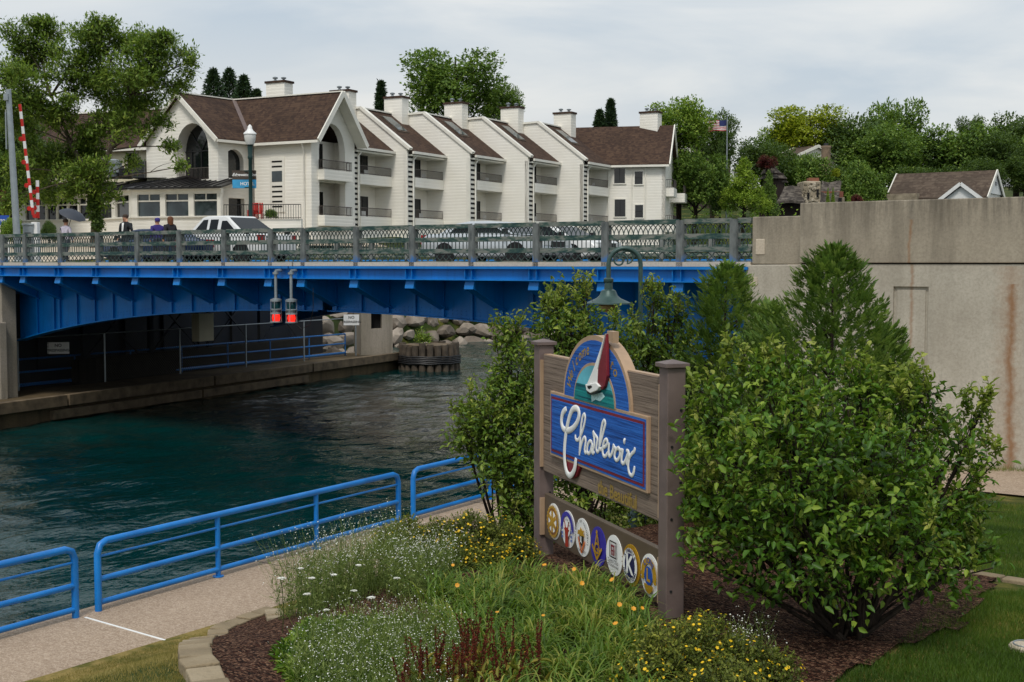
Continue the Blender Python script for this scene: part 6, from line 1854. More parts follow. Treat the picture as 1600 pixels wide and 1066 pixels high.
for s_ in range(13):
    flagmesh(0 if s_ > 6 else .0, 1, s_ / 13, (s_ + 1) / 13).build('stripe', plain('flag_red', '#b0263a', .7) if s_ % 2 == 0 else plain('flag_white', '#e8e4e0', .7), fl)
flagmesh(0, .42, 0, 7 / 13, .015).build('canton', plain('flag_blue', '#2b3568', .7), fl)
# utility cover in the lawn
c = G(1603, 1016)
t = thing('utility_cover', 'round pale concrete utility cover set in the lawn', 'cover', c)
m = MB(); m.lathe([(0.13, -.05), (.13, .03), (.115, .045), (0, .05)], 24, c); m.build('lid', M_CURB, t)
m = MB(); m.tube([(c.x + .095 * math.cos(a), c.y + .095 * math.sin(a), c.z + .05) for a in np.linspace(0, 6.28, 20, endpoint=False)], .006, 5, close=True); m.build('ring', M_GALV, t)

# ------------------------------------------------------------------ foliage tools
def nrmz(v): return v / np.maximum(np.linalg.norm(v, axis=-1, keepdims=True), 1e-9)
def runit(n_): return nrmz(rng.normal(size=(n_, 3)))
UPV = np.array([0, 0, 1.0])

def frame(axis, nrm):
    axis = nrmz(axis); side = nrmz(np.cross(nrm, axis)); nrm = np.cross(axis, side)
    return axis, side, nrm

def leaf6(pos, axis, nrm, L, wr=.5, fold=.12, droop=.18):
    a, s_, n_ = frame(axis, nrm); L = np.asarray(L).reshape(-1, 1); w = L * wr * .5
    v = np.stack([pos, pos + a * L * .32 + s_ * w * .95 + n_ * L * fold, pos + a * L * .70 + s_ * w * .72 + n_ * L * (fold - droop * .35),
                  pos + a * L - n_ * L * droop, pos + a * L * .70 - s_ * w * .72 + n_ * L * (fold - droop * .35), pos + a * L * .32 - s_ * w * .95 + n_ * L * fold], 1)
    k = np.arange(len(pos))[:, None] * 6
    q = np.concatenate([k + np.array([[0, 5, 4, 3]]), k + np.array([[0, 3, 2, 1]])], 1).reshape(-1, 4)
    return v.reshape(-1, 3), q

def leaf4(pos, axis, nrm, L, wr=.5):
    a, s_, n_ = frame(axis, nrm); L = np.asarray(L).reshape(-1, 1); w = L * wr * .5
    v = np.stack([pos, pos + a * L * .5 + s_ * w, pos + a * L, pos + a * L * .5 - s_ * w], 1)
    q = (np.arange(len(pos))[:, None] * 4 + np.array([[0, 1, 2, 3]]))
    return v.reshape(-1, 3), q

def ribbons(p, q_, w):
    """thin flat stems from p to q_"""
    d = nrmz(q_ - p); s_ = nrmz(np.cross(d, runit(len(p)))) * np.asarray(w).reshape(-1, 1) * .5
    v = np.stack([p - s_, p + s_, q_ + s_ * .5, q_ - s_ * .5], 1)
    return v.reshape(-1, 3), np.arange(len(p) * 4).reshape(-1, 4)

def twigs(lobes, n_tw, n_lf, tw_len, lf_len, up_bias=.35, inner=.45, spread=.9, jitter=.35):
    """leaf positions, axes, normals, twig number; twig starts and ends"""
    c = np.array([l[0] for l in lobes], float); r = np.array([l[1] for l in lobes], float)
    if r.ndim == 1: r = np.repeat(r[:, None], 3, 1)
    wgt = (r.prod(1)) ** (2 / 3); idx = rng.choice(len(lobes), n_tw, p=wgt / wgt.sum())
    u = runit(n_tw); rho = inner + (1 - inner) * np.sqrt(rng.random((n_tw, 1)))
    p = c[idx] + u * r[idx] * rho
    out = nrmz(u / r[idx])
    d = nrmz(out * .8 + UPV * up_bias + runit(n_tw) * jitter)
    ln = tw_len * rng.uniform(.6, 1.3, (n_tw, 1))
    a0 = p - d * ln * .6
    t_ = np.linspace(.15, 1.0, n_lf)[None, :, None]
    pos = a0[:, None, :] + d[:, None, :] * ln[:, None, :] * t_
    sway = np.cross(d, UPV)
    pos = pos - UPV * (t_ ** 2) * ln[:, None, :] * .12
    n_all = n_tw * n_lf
    dd = np.repeat(d, n_lf, 0); oo = np.repeat(out, n_lf, 0)
    ax = nrmz(dd * .55 + runit(n_all) * spread)
    nm = nrmz(UPV * .9 + oo * .45 + runit(n_all) * .45)
    return pos.reshape(-1, 3), ax, nm, np.repeat(np.arange(n_tw), n_lf), a0, a0 + d * ln

def leaf_object(name, lobes, n_tw, n_lf, tw_len, lf_len, mat, parent, org, six=True, wr=.5, wood=None, **kw):
    pos, ax, nm, tid, a0, a1 = twigs(lobes, n_tw, n_lf, tw_len, lf_len, **kw)
    L = lf_len * rng.uniform(.45, 1.35, len(pos))
    v, q = (leaf6 if six else leaf4)(pos, ax, nm, L, wr)
    per = 2 if six else 1
    tw_r = rng.random(n_tw)
    rnd = np.repeat(np.clip(.55 * tw_r[tid] + .45 * rng.random(len(pos)), 0, 1), per)
    mats = [mat]; mi = None
    if wood is not None:
        sv, sq = ribbons(a0, a1, np.full(n_tw, tw_len * .022))
        q = np.concatenate([q, sq + len(v)]); v = np.concatenate([v, sv])
        mi = np.concatenate([np.zeros(len(rnd)), np.ones(len(sq))]); rnd = np.concatenate([rnd, np.full(len(sq), .5)]); mats = [mat, wood]
    o0 = np.array(org)
    me = np_mesh(name, v - o0, q, mats, rnd, mi=mi)
    o = link(name, me, parent); o['kind'] = 'stuff'
    return o

def limb(m, p, q_, r0, r1, n_=6, bend=.15, sides=7, rs=random):
    p, q_ = Vector(p), Vector(q_); L = (q_ - p).length
    off = Vector((rs.uniform(-1, 1), rs.uniform(-1, 1), rs.uniform(-.2, .6))) * L * bend
    pts = [p.lerp(q_, i / n_) + off * math.sin(math.pi * i / n_) for i in range(n_ + 1)]
    m.tube(pts, [r0 + (r1 - r0) * i / n_ for i in range(n_ + 1)], sides)
    return pts

def shrub(name, label, cat, base, lobes, n_tw, n_lf, tw_len, lf_len, mat, wood, stems=9, sr=.02, wr=.5, group=None, **kw):
    t = thing(name, label, cat, base, group=group)
    leaf_object('crown', lobes, n_tw, n_lf, tw_len, lf_len, mat, t, base, True, wr, wood, **kw)
    sh = []
    for c_, r_ in lobes:
        for _ in range(6):
            u = Vector((random.uniform(-1, 1), random.uniform(-1, 1), random.uniform(.1, 1.1))).normalized()
            p_ = Vector(c_) + Vector((u.x * r_[0], u.y * r_[1], u.z * r_[2])) * .95
            k_ = random.uniform(.35, .9) * tw_len
            sh.append((tuple(p_ + Vector((u.x * .2, u.y * .2, .5)) * k_), (k_ * .14, k_ * .14, k_ * .5)))
    leaf_object('shoots', sh, len(sh) * 4, n_lf, tw_len * .8, lf_len * .85, L_SHOOT, t, base, True, wr, wood, inner=.0, up_bias=1.6, spread=.7, jitter=.2)
    m = MB()
    base = Vector(base)
    for i, l in enumerate(lobes):
        st_ = base + Vector((random.uniform(-.12, .12), random.uniform(-.12, .12), -.05))
        pts = limb(m, st_, l[0], sr, sr * .4, 6, .05, 6)
        for _ in range(3):
            rr_ = l[1] if isinstance(l[1], (int, float)) else min(l[1])
            e_ = Vector(l[0]) + Vector((random.uniform(-1, 1), random.uniform(-1, 1), random.uniform(-.3, 1))).normalized() * rr_ * .85
            limb(m, pts[4], e_, sr * .5, sr * .15, 4, .1, 5)
    for k in range(stems):
        a = random.uniform(0, 6.28); l = random.choice(lobes)
        limb(m, base + Vector((math.cos(a) * .15, math.sin(a) * .15, -.05)), Vector(l[0]) - Vector((0, 0, .1)) + Vector((random.uniform(-.2, .2), random.uniform(-.2, .2), 0)), sr * random.uniform(.5, 1), sr * .3, 6, .14, 5)
    m.build('stem', wood, t)
    return t

def lob(px, py, d, r, rz=None):
    """a clump of foliage of radius r metres"""
    p = P(px, py, d)
    return (tuple(p), (r, r, rz or r))

L_BUSH = leafm('shrub_leaf', '#243d14', '#517a22', '#a8bc48', .36, .45, .35)
L_SHOOT = leafm('young_shoot_leaf', '#4a6220', '#86983c', '#c4c464', .4, .45, .35)
L_BUSH2 = leafm('honeysuckle_leaf', '#2a4218', '#5f7e2a', '#b4c054', .36, .45, .35)
L_THUJA = leafm('arborvitae_scale', '#2e481e', '#5c7a34', '#98a852', .34, .6, .25)
L_POT = leafm('cinquefoil_leaf', '#38441a', '#68742c', '#a4a444', .32, .6)
L_LILY = leafm('daylily_leaf', '#334c18', '#66862c', '#bcae58', .38, .5)
L_WILD = leafm('wild_stem', '#37481e', '#667a38', '#98a25c', .28, .7)
L_DOCKL = leafm('dock_leaf', '#4a5018', '#8a8430', '#b8a048', .3, .6)
L_DOCK = leafm('dock_seed', '#2c0f0c', '#54201a', '#7c3626', .1, .8, .2)
L_GRASS = leafm('turf_blade', '#27400f', '#4f6c1e', '#a8934c', .3, .6)
L_WHITE = plain('white_petal', '#e6e6dc', .6, var=.06, scale=20)
L_YEL = plain('yellow_petal', '#e0b916', .55, var=.12, scale=20)
L_ORG = plain('apricot_petal', '#dd9a26', .55, var=.2, scale=20)
T_DARK = leafm('dark_tree_leaf', '#243818', '#476028', '#72863c', .3, .6)
T_MID = leafm('mid_tree_leaf', '#2f481a', '#5e7c30', '#98ac4c', .32, .6)
T_LIGHT = leafm('light_tree_leaf', '#3c5a18', '#74922e', '#aebc4e', .3, .6)
T_LIME = leafm('lime_tree_leaf', '#46641a', '#86a230', '#c0cc56', .34, .6)
T_YEL = leafm('yellow_green_tree_leaf', '#4a5e0c', '#92a01c', '#c6c438', .3, .6)
T_ASH = leafm('street_tree_leaf', '#304818', '#678430', '#aab854', .42, .55)
T_CON = leafm('spruce_needle', '#13241a', '#2a4228', '#48603a', .1, .7)
T_RED = leafm('red_shrub_leaf', '#300d10', '#561a1c', '#7a2e2a', .15, .6)

# ------------------------------------------------------------------ shrubs around the sign
b_ = G(1325, 1000); d0 = depth(b_.x, b_.y)
lobes = [lob(1170, 640, d0 + .1, .42), lob(1290, 640, d0 + .3, .46), lob(1400, 680, d0 + .3, .42), lob(1470, 740, d0 + .1, .36), lob(1130, 730, d0, .38), lob(1230, 720, d0 - .5, .5),
         lob(1350, 750, d0 - .5, .5), lob(1140, 830, d0, .36), lob(1260, 830, d0 - .6, .46), lob(1400, 840, d0 - .4, .42), lob(1460, 860, d0 + .2, .30), lob(1300, 760, d0 + .6, .6), lob(1200, 780, d0 + .5, .55),
         lob(1500, 690, d0 + .3, .20), lob(1510, 800, d0 + .2, .2), lob(1330, 900, d0 - .5, .3), lob(1205, 880, d0 - .2, .3), lob(1110, 650, d0 + .2, .2), lob(1240, 590, d0 + .2, .2), lob(1440, 620, d0 + .2, .16), lob(1480, 900, d0, .2), lob(1530, 650, d0 + .3, .1), lob(1545, 720, d0 + .3, .1), lob(1535, 860, d0 + .2, .1), lob(1090, 780, d0 + .1, .14), lob(1180, 590, d0 + .2, .14), lob(1340, 600, d0 + .3, .14), lob(1395, 640, d0 + .3, .2), lob(1100, 860, d0, .12)]
big = shrub('leafy_shrub', 'large rounded leafy green shrub right beside the sign post', 'shrub', b_, lobes, 2350, 6, .27, .068, L_BUSH, M_BARKD, 10, .022, .55, inner=.6, jitter=.55)
b_ = C(790, 16.0); b_.z = gz(b_.x, b_.y)
lobes = [lob(810, 580, 16, .36), lob(775, 640, 15.8, .38), lob(745, 680, 15.6, .3), lob(805, 690, 15.7, .44), lob(835, 620, 16.3, .42), lob(790, 735, 15.4, .32), lob(825, 760, 15.4, .3), lob(720, 668, 15.8, .18), lob(790, 525, 16.1, .18), lob(840, 800, 15.4, .3), lob(808, 795, 15.2, .22), lob(830, 835, 15.3, .22)]
shrub('leafy_shrub', 'spreading green shrub hanging over the blue railing beside the sign', 'shrub', b_, lobes, 1500, 6, .3, .07, L_BUSH2, M_BARKD, 6, .025, .52, group='shrubs behind the sign')
b_ = C(925, 16.6); b_.z = gz(b_.x, b_.y)
lobes = [lob(880, 520, 16.4, .35), lob(905, 490, 16.5, .26), lob(860, 500, 16.6, .24), lob(950, 540, 16.6, .4), lob(900, 580, 16.8, .5), lob(900, 680, 16.8, .6), lob(930, 780, 16.6, .55), lob(870, 470, 16.6, .14), lob(912, 458, 16.6, .1)]
shrub('leafy_shrub', 'tall loose shrub rising behind the arched top of the sign', 'shrub', b_, lobes, 1350, 6, .3, .07, L_BUSH2, M_BARKD, 6, .025, .5, group='shrubs behind the sign')
b_ = C(1030, 17.2); b_.z = gz(b_.x, b_.y)
lobes = [lob(1010, 530, 17, .36), lob(1040, 500, 17.1, .24), lob(1060, 560, 17, .42), lob(1020, 640, 17.2, .6), lob(1080, 660, 17.2, .55), lob(990, 590, 17, .4), lob(1030, 760, 17.1, .6), lob(1022, 470, 17, .12), lob(1055, 490, 17, .14)]
shrub('leafy_shrub', 'loose shrub with upright shoots between the gooseneck lamp and the arborvitae', 'shrub', b_, lobes, 1350, 6, .3, .07, L_BUSH2, M_BARKD, 6, .025, .5, group='shrubs behind the sign')

def thuja(label, px, d, top_py, r, n_sp, side=()):
    b = C(px, d); b.z = gz(b.x, b.y); h = P(px, top_py, d).z - b.z
    t = thing('arborvitae', label, 'shrub', b, group='arborvitae by the abutment wall')
    f = rng.random(n_sp) ** 1.25
    z = f * h
    ang = rng.random(n_sp) * 2 * np.pi
    lump = 1 + .2 * np.sin(3 * ang + 5 * f) + .17 * np.sin(5 * ang - 11 * f) + .16 * np.sin(19 * f + ang * 2) + rng.normal(0, .07, n_sp)
    rad = r * np.clip((1 - f) ** .56 * (.66 + .9 * np.minimum(f, .40)), .02, None) * lump
    rho = np.sqrt(rng.uniform(.3, 1.0, n_sp)) * rad
    out = np.stack([np.cos(ang), np.sin(ang), np.zeros(n_sp)], 1)
    pos = out * rho[:, None] + UPV * z[:, None]
    ax = nrmz(out * .65 + UPV * .75 + runit(n_sp) * .3)
    tan_ = nrmz(np.cross(UPV, out) + runit(n_sp) * .6)
    fan = 9
    ang2 = np.tile(np.linspace(-1.0, 1.0, fan), n_sp)
    A_, Tn = np.repeat(ax, fan, 0), np.repeat(tan_, fan, 0)
    L0 = np.repeat(rng.uniform(.10, .20, n_sp), fan)
    tt = np.tile(np.array([.0, .12, .25, .4, .55, .4, .25, .12, .0]), n_sp)
    p2 = np.repeat(pos, fan, 0) + A_ * (L0 * tt)[:, None]
    bx_ = nrmz(A_ * np.cos(ang2)[:, None] + Tn * np.sin(ang2)[:, None] + runit(len(ang2)) * .12)
    v, q = leaf4(p2, bx_, nrmz(np.cross(bx_, Tn) + runit(len(ang2)) * .3), L0 * rng.uniform(.3, .55, len(L0)), .3)
    rnd = np.clip(np.repeat(rng.random(n_sp), fan) * .6 + rng.random(len(L0)) * .4, 0, 1)
    link('crown', np_mesh('crown', v, q, L_THUJA, rnd), t)
    m = MB(); limb(m, b - Vector((0, 0, .1)), b + Vector((0, 0, h * .93)), .07, .006, 8, .01)
    for k in range(26):
        a = random.uniform(0, 6.28); z_ = random.uniform(.15, .85) * h; rr_ = r * .75 * (1 - z_ / h) + .05
        limb(m, b + Vector((0, 0, z_)), b + Vector((math.cos(a) * rr_, math.sin(a) * rr_, z_ + rr_ * .7)), .018, .004, 4, .08, 5)
    m.build('trunk', M_BARKD, t)
thuja('tall cone shaped arborvitae standing before the concrete wall', 1302, 14.5, 394, 1.3, 4600)
thuja('arborvitae in front of the blue bridge end, next to the gooseneck lamp', 1135, 16.8, 420, 1.22, 3800)
thuja('small arborvitae tucked behind the large shrub at the wall', 1392, 14.8, 515, .72, 1700)
thuja('arborvitae filling the gap between the two taller ones', 1205, 15.8, 480, .95, 2000)

# ------------------------------------------------------------------ yellow cinquefoil
def cinquefoil(label, base, lobes, n_tw, n_fl):
    t = thing('cinquefoil_shrub', label, 'shrub', base, group='yellow flowering shrubs')
    leaf_object('crown', lobes, n_tw, 9, .13, .03, L_POT, t, base, False, .5, M_BARKD, inner=.4, spread=1.1)
    c = np.array([l[0] for l in lobes]); r = np.array([l[1] for l in lobes])
    i = rng.integers(0, len(lobes), n_fl); u = runit(n_fl); u[:, 2] = np.abs(u[:, 2]) * .9 + .05; u = nrmz(u)
    pos = c[i] + u * r[i] * rng.uniform(.98, 1.14, (n_fl, 1)); ax = nrmz(u + UPV * .5 + runit(n_fl) * .4)
    flowers('flowers', pos, ax, .0115, L_YEL, t, base)
    m = MB()
    for l in lobes:
        for _ in range(5): limb(m, base, Vector(l[0]) + Vector((random.uniform(-.2, .2), random.uniform(-.2, .2), random.uniform(0, .15))), .008, .002, 5, .1, 5)
    m.build('stem', M_BARKD, t)
def flowers(name, pos, ax, r, mat, parent, org, petals=5):
    n_ = len(pos); s_ = nrmz(np.cross(ax, runit(n_))); w = np.cross(ax, s_)
    vs, qs = [], []
    rr_ = r * rng.uniform(.7, 1.2, (n_, 1))
    for k in range(petals):
        a = 2 * np.pi * k / petals; d_ = s_ * np.cos(a) + w * np.sin(a); e_ = -s_ * np.sin(a) + w * np.cos(a)
        v = np.stack([pos, pos + d_ * rr_ * .7 + e_ * rr_ * .5 + ax * rr_ * .25, pos + d_ * rr_ * 1.1 + ax * rr_ * .3, pos + d_ * rr_ * .7 - e_ * rr_ * .5 + ax * rr_ * .25], 1).reshape(-1, 3)
        qs.append(np.arange(n_ * 4).reshape(-1, 4) + sum(len(x) for x in vs)); vs.append(v)
    o = link(name, np_mesh(name, np.concatenate(vs) - np.array(org), np.concatenate(qs), mat, np.tile(rng.random(n_), petals)), parent)
    o['kind'] = 'stuff'
    return o
def mound(pts):
    out = []
    for px, py, r, rz in pts:
        g = G(px, py); out.append(((g.x, g.y, g.z + rz * .55), (r, r, rz)))
    return out
lb_ = [lob(690, 848, 13.0, .24), lob(735, 840, 13.1, .27), lob(782, 850, 13.0, .26), lob(815, 868, 12.8, .19), lob(720, 872, 12.7, .22), lob(772, 884, 12.6, .2)]
b_ = C(750, 12.9); b_.z = gz(b_.x, b_.y)
cinquefoil('rounded yellow flowering shrub in front of the sign post and railing', b_, lb_, 3400, 420)
lb_ = [lob(605, 846, 13.2, .16), lob(635, 836, 13.2, .2), lob(662, 858, 13.0, .2), lob(625, 872, 13.0, .18)]
b_ = C(632, 13.1); b_.z = gz(b_.x, b_.y)
cinquefoil('smaller yellow flowering shrub among the white wildflowers by the walk', b_, lb_, 1500, 90)
lb_ = mound([(1040, 1075, .28, .30), (1100, 1065, .28, .32), (1160, 1080, .24, .24), (1085, 1040, .2, .24), (1000, 1090, .2, .2), (1210, 1085, .2, .2), (1130, 1120, .3, .25)])
cinquefoil('low yellow flowering shrub at the foot of the sign and big shrub', G(1090, 1080), lb_, 3400, 300)

# ------------------------------------------------------------------ bed plants
def sample_poly(pxs, n_):
    poly = [tuple((C(*p) if p[1] < 100 else G(*p)).xy) for p in pxs]
    xs_, ys_ = [p[0] for p in poly], [p[1] for p in poly]; out = []
    while len(out) < n_:
        x, y = random.uniform(min(xs_), max(xs_)), random.uniform(min(ys_), max(ys_))
        if inside(x, y, poly): out.append((x, y, gz(x, y) + .03))
    return np.array(out)
def straps(base, d, reach, h, w, seg=6):
    """arching strap leaves"""
    n_ = len(base); vs = []
    side = np.stack([-d[:, 1], d[:, 0], np.zeros(n_)], 1)
    for i in range(seg + 1):
        t_ = i / seg
        c = base + d * (reach * t_ ** 1.2)[:, None] + UPV * (h * (2.0 * t_ - 1.25 * t_ ** 2.2))[:, None]
        ww = (w * (1 - t_ ** 2.5) * .5 + .0006)[:, None]
        vs += [c - side * ww, c + side * ww]
    v = np.stack(vs, 1); k = np.arange(n_)[:, None] * (2 * (seg + 1))
    q = np.concatenate([k + np.array([[2 * i, 2 * i + 1, 2 * i + 3, 2 * i + 2]]) for i in range(seg)], 1).reshape(-1, 4)
    return v.reshape(-1, 3), q
lily_poly = [(650, 955), (720, 935), (850, 908), (940, 938), (1025, 1005), (1020, 1120), (980, 1220), (720, 1230), (760, 1060), (690, 1010)]
cl = sample_poly(lily_poly, 190)
nb_ = 34
base = np.repeat(cl, nb_, 0) + np.concatenate([rng.normal(0, .045, (len(cl) * nb_, 2)), np.zeros((len(cl) * nb_, 1))], 1)
a = rng.random(len(base)) * 2 * np.pi; d_ = np.stack([np.cos(a), np.sin(a), np.zeros(len(a))], 1)
csz = np.repeat(rng.uniform(.7, 1.15, len(cl)), nb_)
v, q = straps(base, d_, rng.uniform(.08, .34, len(a)) * csz, rng.uniform(.16, .36, len(a)) * csz, rng.uniform(.009, .016, len(a)))
rnd = np.repeat(np.clip(.5 * np.repeat(rng.random(len(cl)), nb_) + .5 * rng.random(len(a)) + .12 * (rng.random(len(a)) > .93), 0, 1), 6)
lily = thing('daylily_bed', 'dense bed of arching daylily leaves with a few apricot blooms', 'plants', Vector(cl[0]))
o = link('leaves', np_mesh('leaves', v - cl[0], q, L_LILY, rnd), lily); o['kind'] = 'stuff'
fl = cl[rng.choice(len(cl), 14, False)] + np.stack([rng.normal(0, .06, 14), rng.normal(0, .06, 14), rng.uniform(.28, .4, 14)], 1)
flowers('flowers', fl, nrmz(runit(14) * .6 + UPV + np.array([.3, -.6, 0])), .02, L_ORG, lily, cl[0], 6)
v, q = ribbons(fl - UPV * .4 + rng.normal(0, .02, (14, 3)), fl, np.full(14, .006))
link('scapes', np_mesh('scapes', v - cl[0], q, L_LILY, np.full(14, .5)), lily)['kind'] = 'stuff'

def wildflowers(name, label, pts, h0, h1, heads, spread, thick=.004, hs=.0055):
    t = thing(name, label, 'plants', Vector(pts[0]))
    n_ = len(pts); hgt = rng.uniform(h0, h1, n_)
    lean = np.concatenate([rng.normal(0, .22, (n_, 2)), np.ones((n_, 1))], 1); lean = nrmz(lean)
    mid = pts + lean * (hgt * .55)[:, None]
    tip = np.repeat(mid, heads, 0) + nrmz(np.repeat(lean, heads, 0) + runit(n_ * heads) * spread) * (np.repeat(hgt, heads) * rng.uniform(.25, .6, n_ * heads))[:, None]
    v1, q1 = ribbons(pts, mid, np.full(n_, thick)); v2, q2 = ribbons(np.repeat(mid, heads, 0), tip, np.full(len(tip), thick * .7))
    lf = np.repeat(pts, 7, 0) + np.repeat(lean, 7, 0) * (np.repeat(hgt, 7) * rng.uniform(.05, .75, n_ * 7))[:, None]
    v3, q3 = leaf4(lf, nrmz(runit(len(lf)) + UPV * .6), runit(len(lf)), rng.uniform(.025, .06, len(lf)), .22)
    v = np.concatenate([v1, v2, v3]); q = np.concatenate([q1, q2 + len(v1), q3 + len(v1) + len(v2)])
    o = link('stems', np_mesh('stems', v - pts[0], q, L_WILD, rng.random(len(q))), t); o['kind'] = 'stuff'
    o = flowers('flowers', tip, nrmz(UPV + runit(len(tip)) * .7), hs, L_WHITE, t, pts[0], 4); o['kind'] = 'stuff'
    return t
wildflowers('white_wildflowers', 'airy tall white wildflowers spilling over the walk edge', sample_poly([(425, 11.6), (455, 12.5), (540, 13.1), (630, 13.1), (640, 12.3), (560, 11.5), (480, 11.0)], 1000), .35, .8, 2, .5)
wildflowers('white_wildflowers', 'tall white wildflowers in front of the yellow shrubs', sample_poly([(600, 11.4), (630, 12.7), (700, 12.6), (715, 11.6), (660, 11.0)], 700), .3, .55, 2, .5)
wildflowers('white_wildflowers', 'low mat of white flowered weeds near the mulch', sample_poly([(450, 1070), (500, 1005), (660, 985), (740, 1050), (720, 1160), (520, 1160)], 1700), .14, .4, 2, .7, .004, .0042)
wildflowers('white_wildflowers', 'few white flowers among the yellow shrub beside the mulch', sample_poly([(1130, 1030), (1190, 1010), (1210, 1050), (1150, 1070)], 40), .2, .36, 5, .6)
# broad green weeds around the mat
wp = sample_poly([(430, 1040), (480, 985), (650, 985), (720, 1060), (690, 1160), (520, 1150)], 900)
t = thing('ground_weeds', 'bright green low weeds beside the bare mulch', 'plants', Vector(wp[0]))
pos = np.repeat(wp, 12, 0); d_ = runit(len(pos)); d_[:, 2] = np.abs(d_[:, 2]) * .8 + .1
v, q = leaf6(pos + d_ * .03, d_, nrmz(UPV + runit(len(pos)) * .4), rng.uniform(.04, .09, len(pos)), .4)
o = link('leaves', np_mesh('leaves', v - wp[0], q, L_BUSH, np.repeat(rng.random(len(pos)), 2)), t); o['kind'] = 'stuff'
# flat white umbels
spots = [(545, 870, .62), (487, 905, .62), (560, 885, .6), (522, 900, .6), (480, 930, .6), (510, 955, .4), (553, 925, .5), (580, 935, .45), (440, 905, .66), (470, 890, .66), (620, 905, .5)]
for i, (px, py, hh) in enumerate(spots):
    # the head is seen at (px, py); the stem goes down to the bed
    r_ = ray(px, py); t_ = 6.0
    while t_ < 20:
        p = EYE + r_ * t_
        if p.z - gz(p.x, p.y) < hh * .75: break
        t_ += .03
    g = Vector((p.x, p.y, gz(p.x, p.y)))
    t = thing('umbel_flower', 'flat lacy white flower head on a tall thin stem over the wildflowers', 'flower', g, group='lacy white umbels over the wildflowers')
    m = MB(); m.tube([g, g.lerp(p, .5) + Vector((.02, 0, 0)), p - up * .04], .003, 5); m.build('stem', L_WILD, t)
    n_ = 70; a = rng.random(n_) * 6.28; rr_ = np.sqrt(rng.random(n_)) * random.uniform(.018, .034)
    hp_ = np.array(p) + np.stack([rr_ * np.cos(a), rr_ * np.sin(a), .01 * np.cos(rr_ * 40)], 1)
    flowers('flower_head', hp_, nrmz(UPV + runit(n_) * .3), .009, L_WHITE, t, g, 4)
    v, q = ribbons(np.repeat(np.array([p - up * .04]), 16, 0), hp_[:16], np.full(16, .002)); link('rays', np_mesh('rays', v - np.array(g), q, L_WILD, np.full(16, .5)), t)
# rusty dock
for i, (px, py, hh) in enumerate([(655, 1120, .5), (690, 1115, .55), (725, 1100, .6), (748, 1090, .62), (765, 1100, .58), (800, 1095, .56), (838, 1100, .56), (630, 1130, .42), (780, 1120, .55), (715, 1125, .55), (675, 1105, .5), (735, 1110, .6)]):
    g = G(px, py)
    t = thing('dock_plant', 'rusty red seeding dock stalk with yellowing leaves', 'plant', g, group='rusty dock plants at the edge of the daylilies')
    vs, qs, rs_ = [], [], []
    for k in range(6):
        ln = nrmz(np.array([[random.gauss(0, .16), random.gauss(0, .16), 1.0]]))[0]; h_ = hh * random.uniform(.7, 1.1)
        s0 = np.array(g) + np.array([random.gauss(0, .03), random.gauss(0, .03), 0])
        n_ = 150; f = rng.uniform(.38, 1.0, n_)
        pos = s0 + ln * (f * h_)[:, None] + runit(n_) * (.016 * (1.15 - f))[:, None]
        v, q = leaf4(pos, nrmz(runit(n_) + UPV * .7), runit(n_), rng.uniform(.008, .018, n_), .7); qs.append(q + sum(len(x) for x in vs)); vs.append(v)
        v, q = ribbons(s0[None], (s0 + ln * h_)[None], np.array([.007])); qs.append(q + sum(len(x) for x in vs)); vs.append(v)
    vv, qq = np.concatenate(vs), np.concatenate(qs)
    link('seed_stalk', np_mesh('seed_stalk', vv - np.array(g), qq, L_DOCK, rng.random(len(qq))), t)
    n_ = 26; pos = np.array(g) + np.stack([rng.normal(0, .06, n_), rng.normal(0, .06, n_), rng.uniform(.02, hh * .6, n_)], 1)
    v, q = leaf6(pos, nrmz(runit(n_) + UPV * .5), nrmz(UPV + runit(n_) * .5), rng.uniform(.05, .11, n_), .3)
    link('leaves', np_mesh('leaves', v - np.array(g), q, L_DOCKL, np.repeat(rng.random(n_), 2)), t)

# ------------------------------------------------------------------ turf
L_DRY = leafm('dry_turf_blade', '#4e5424', '#948448', '#bcaa70', .3, .7)
def turf(name, label, pxs, n_, h=.05, keep_bed=False, mat=None):
    pts = sample_poly(pxs, n_)
    if not keep_bed:
        pts = np.array([p for p in pts if not inside(p[0], p[1])])
    pts[:, 2] -= .035
    n_ = len(pts); d_ = runit(n_) * .55 + UPV; d_ = nrmz(d_)
    tip = pts + d_ * (h * rng.uniform(.5, 1.3, n_))[:, None]
    s_ = nrmz(np.cross(d_, runit(n_))) * .0035
    v = np.stack([pts - s_, pts + s_, tip], 1).reshape(-1, 3)
    dry = np.array([.5 + .9 * mnoise.noise(Vector((p[0] * .55, p[1] * .55, 9))) for p in pts])
    me = np_mesh(name, v, np.arange(n_ * 3).reshape(-1, 3), mat or L_GRASS, np.clip(dry * .6 + rng.random(n_) * .4, 0, 1))
    tag(link(name, me), label, 'grass', kind='stuff')
turf('grass', 'dry yellowing grass between the walk and the stone edging', [(40, 1075), (265, 1004), (440, 952), (420, 975), (300, 1010), (290, 1090), (60, 1150)], 30000, .04, False, L_DRY)
turf('grass', 'green lawn grass in the corner under the big shrub', [(1230, 1100), (1400, 1020), (1480, 930), (1610, 925), (1850, 950), (1850, 1150)], 60000, .06, True)
turf('grass', 'lawn grass between the stone edging and the wall walk', [(1440, 890), (1480, 790), (1850, 795), (1850, 930), (1630, 912)], 52000, .07)
turf('grass', 'fringe of weeds along the foot of the wall', [(1480, 736), (1620, 737), (1620, 741), (1480, 740)], 900, .16)

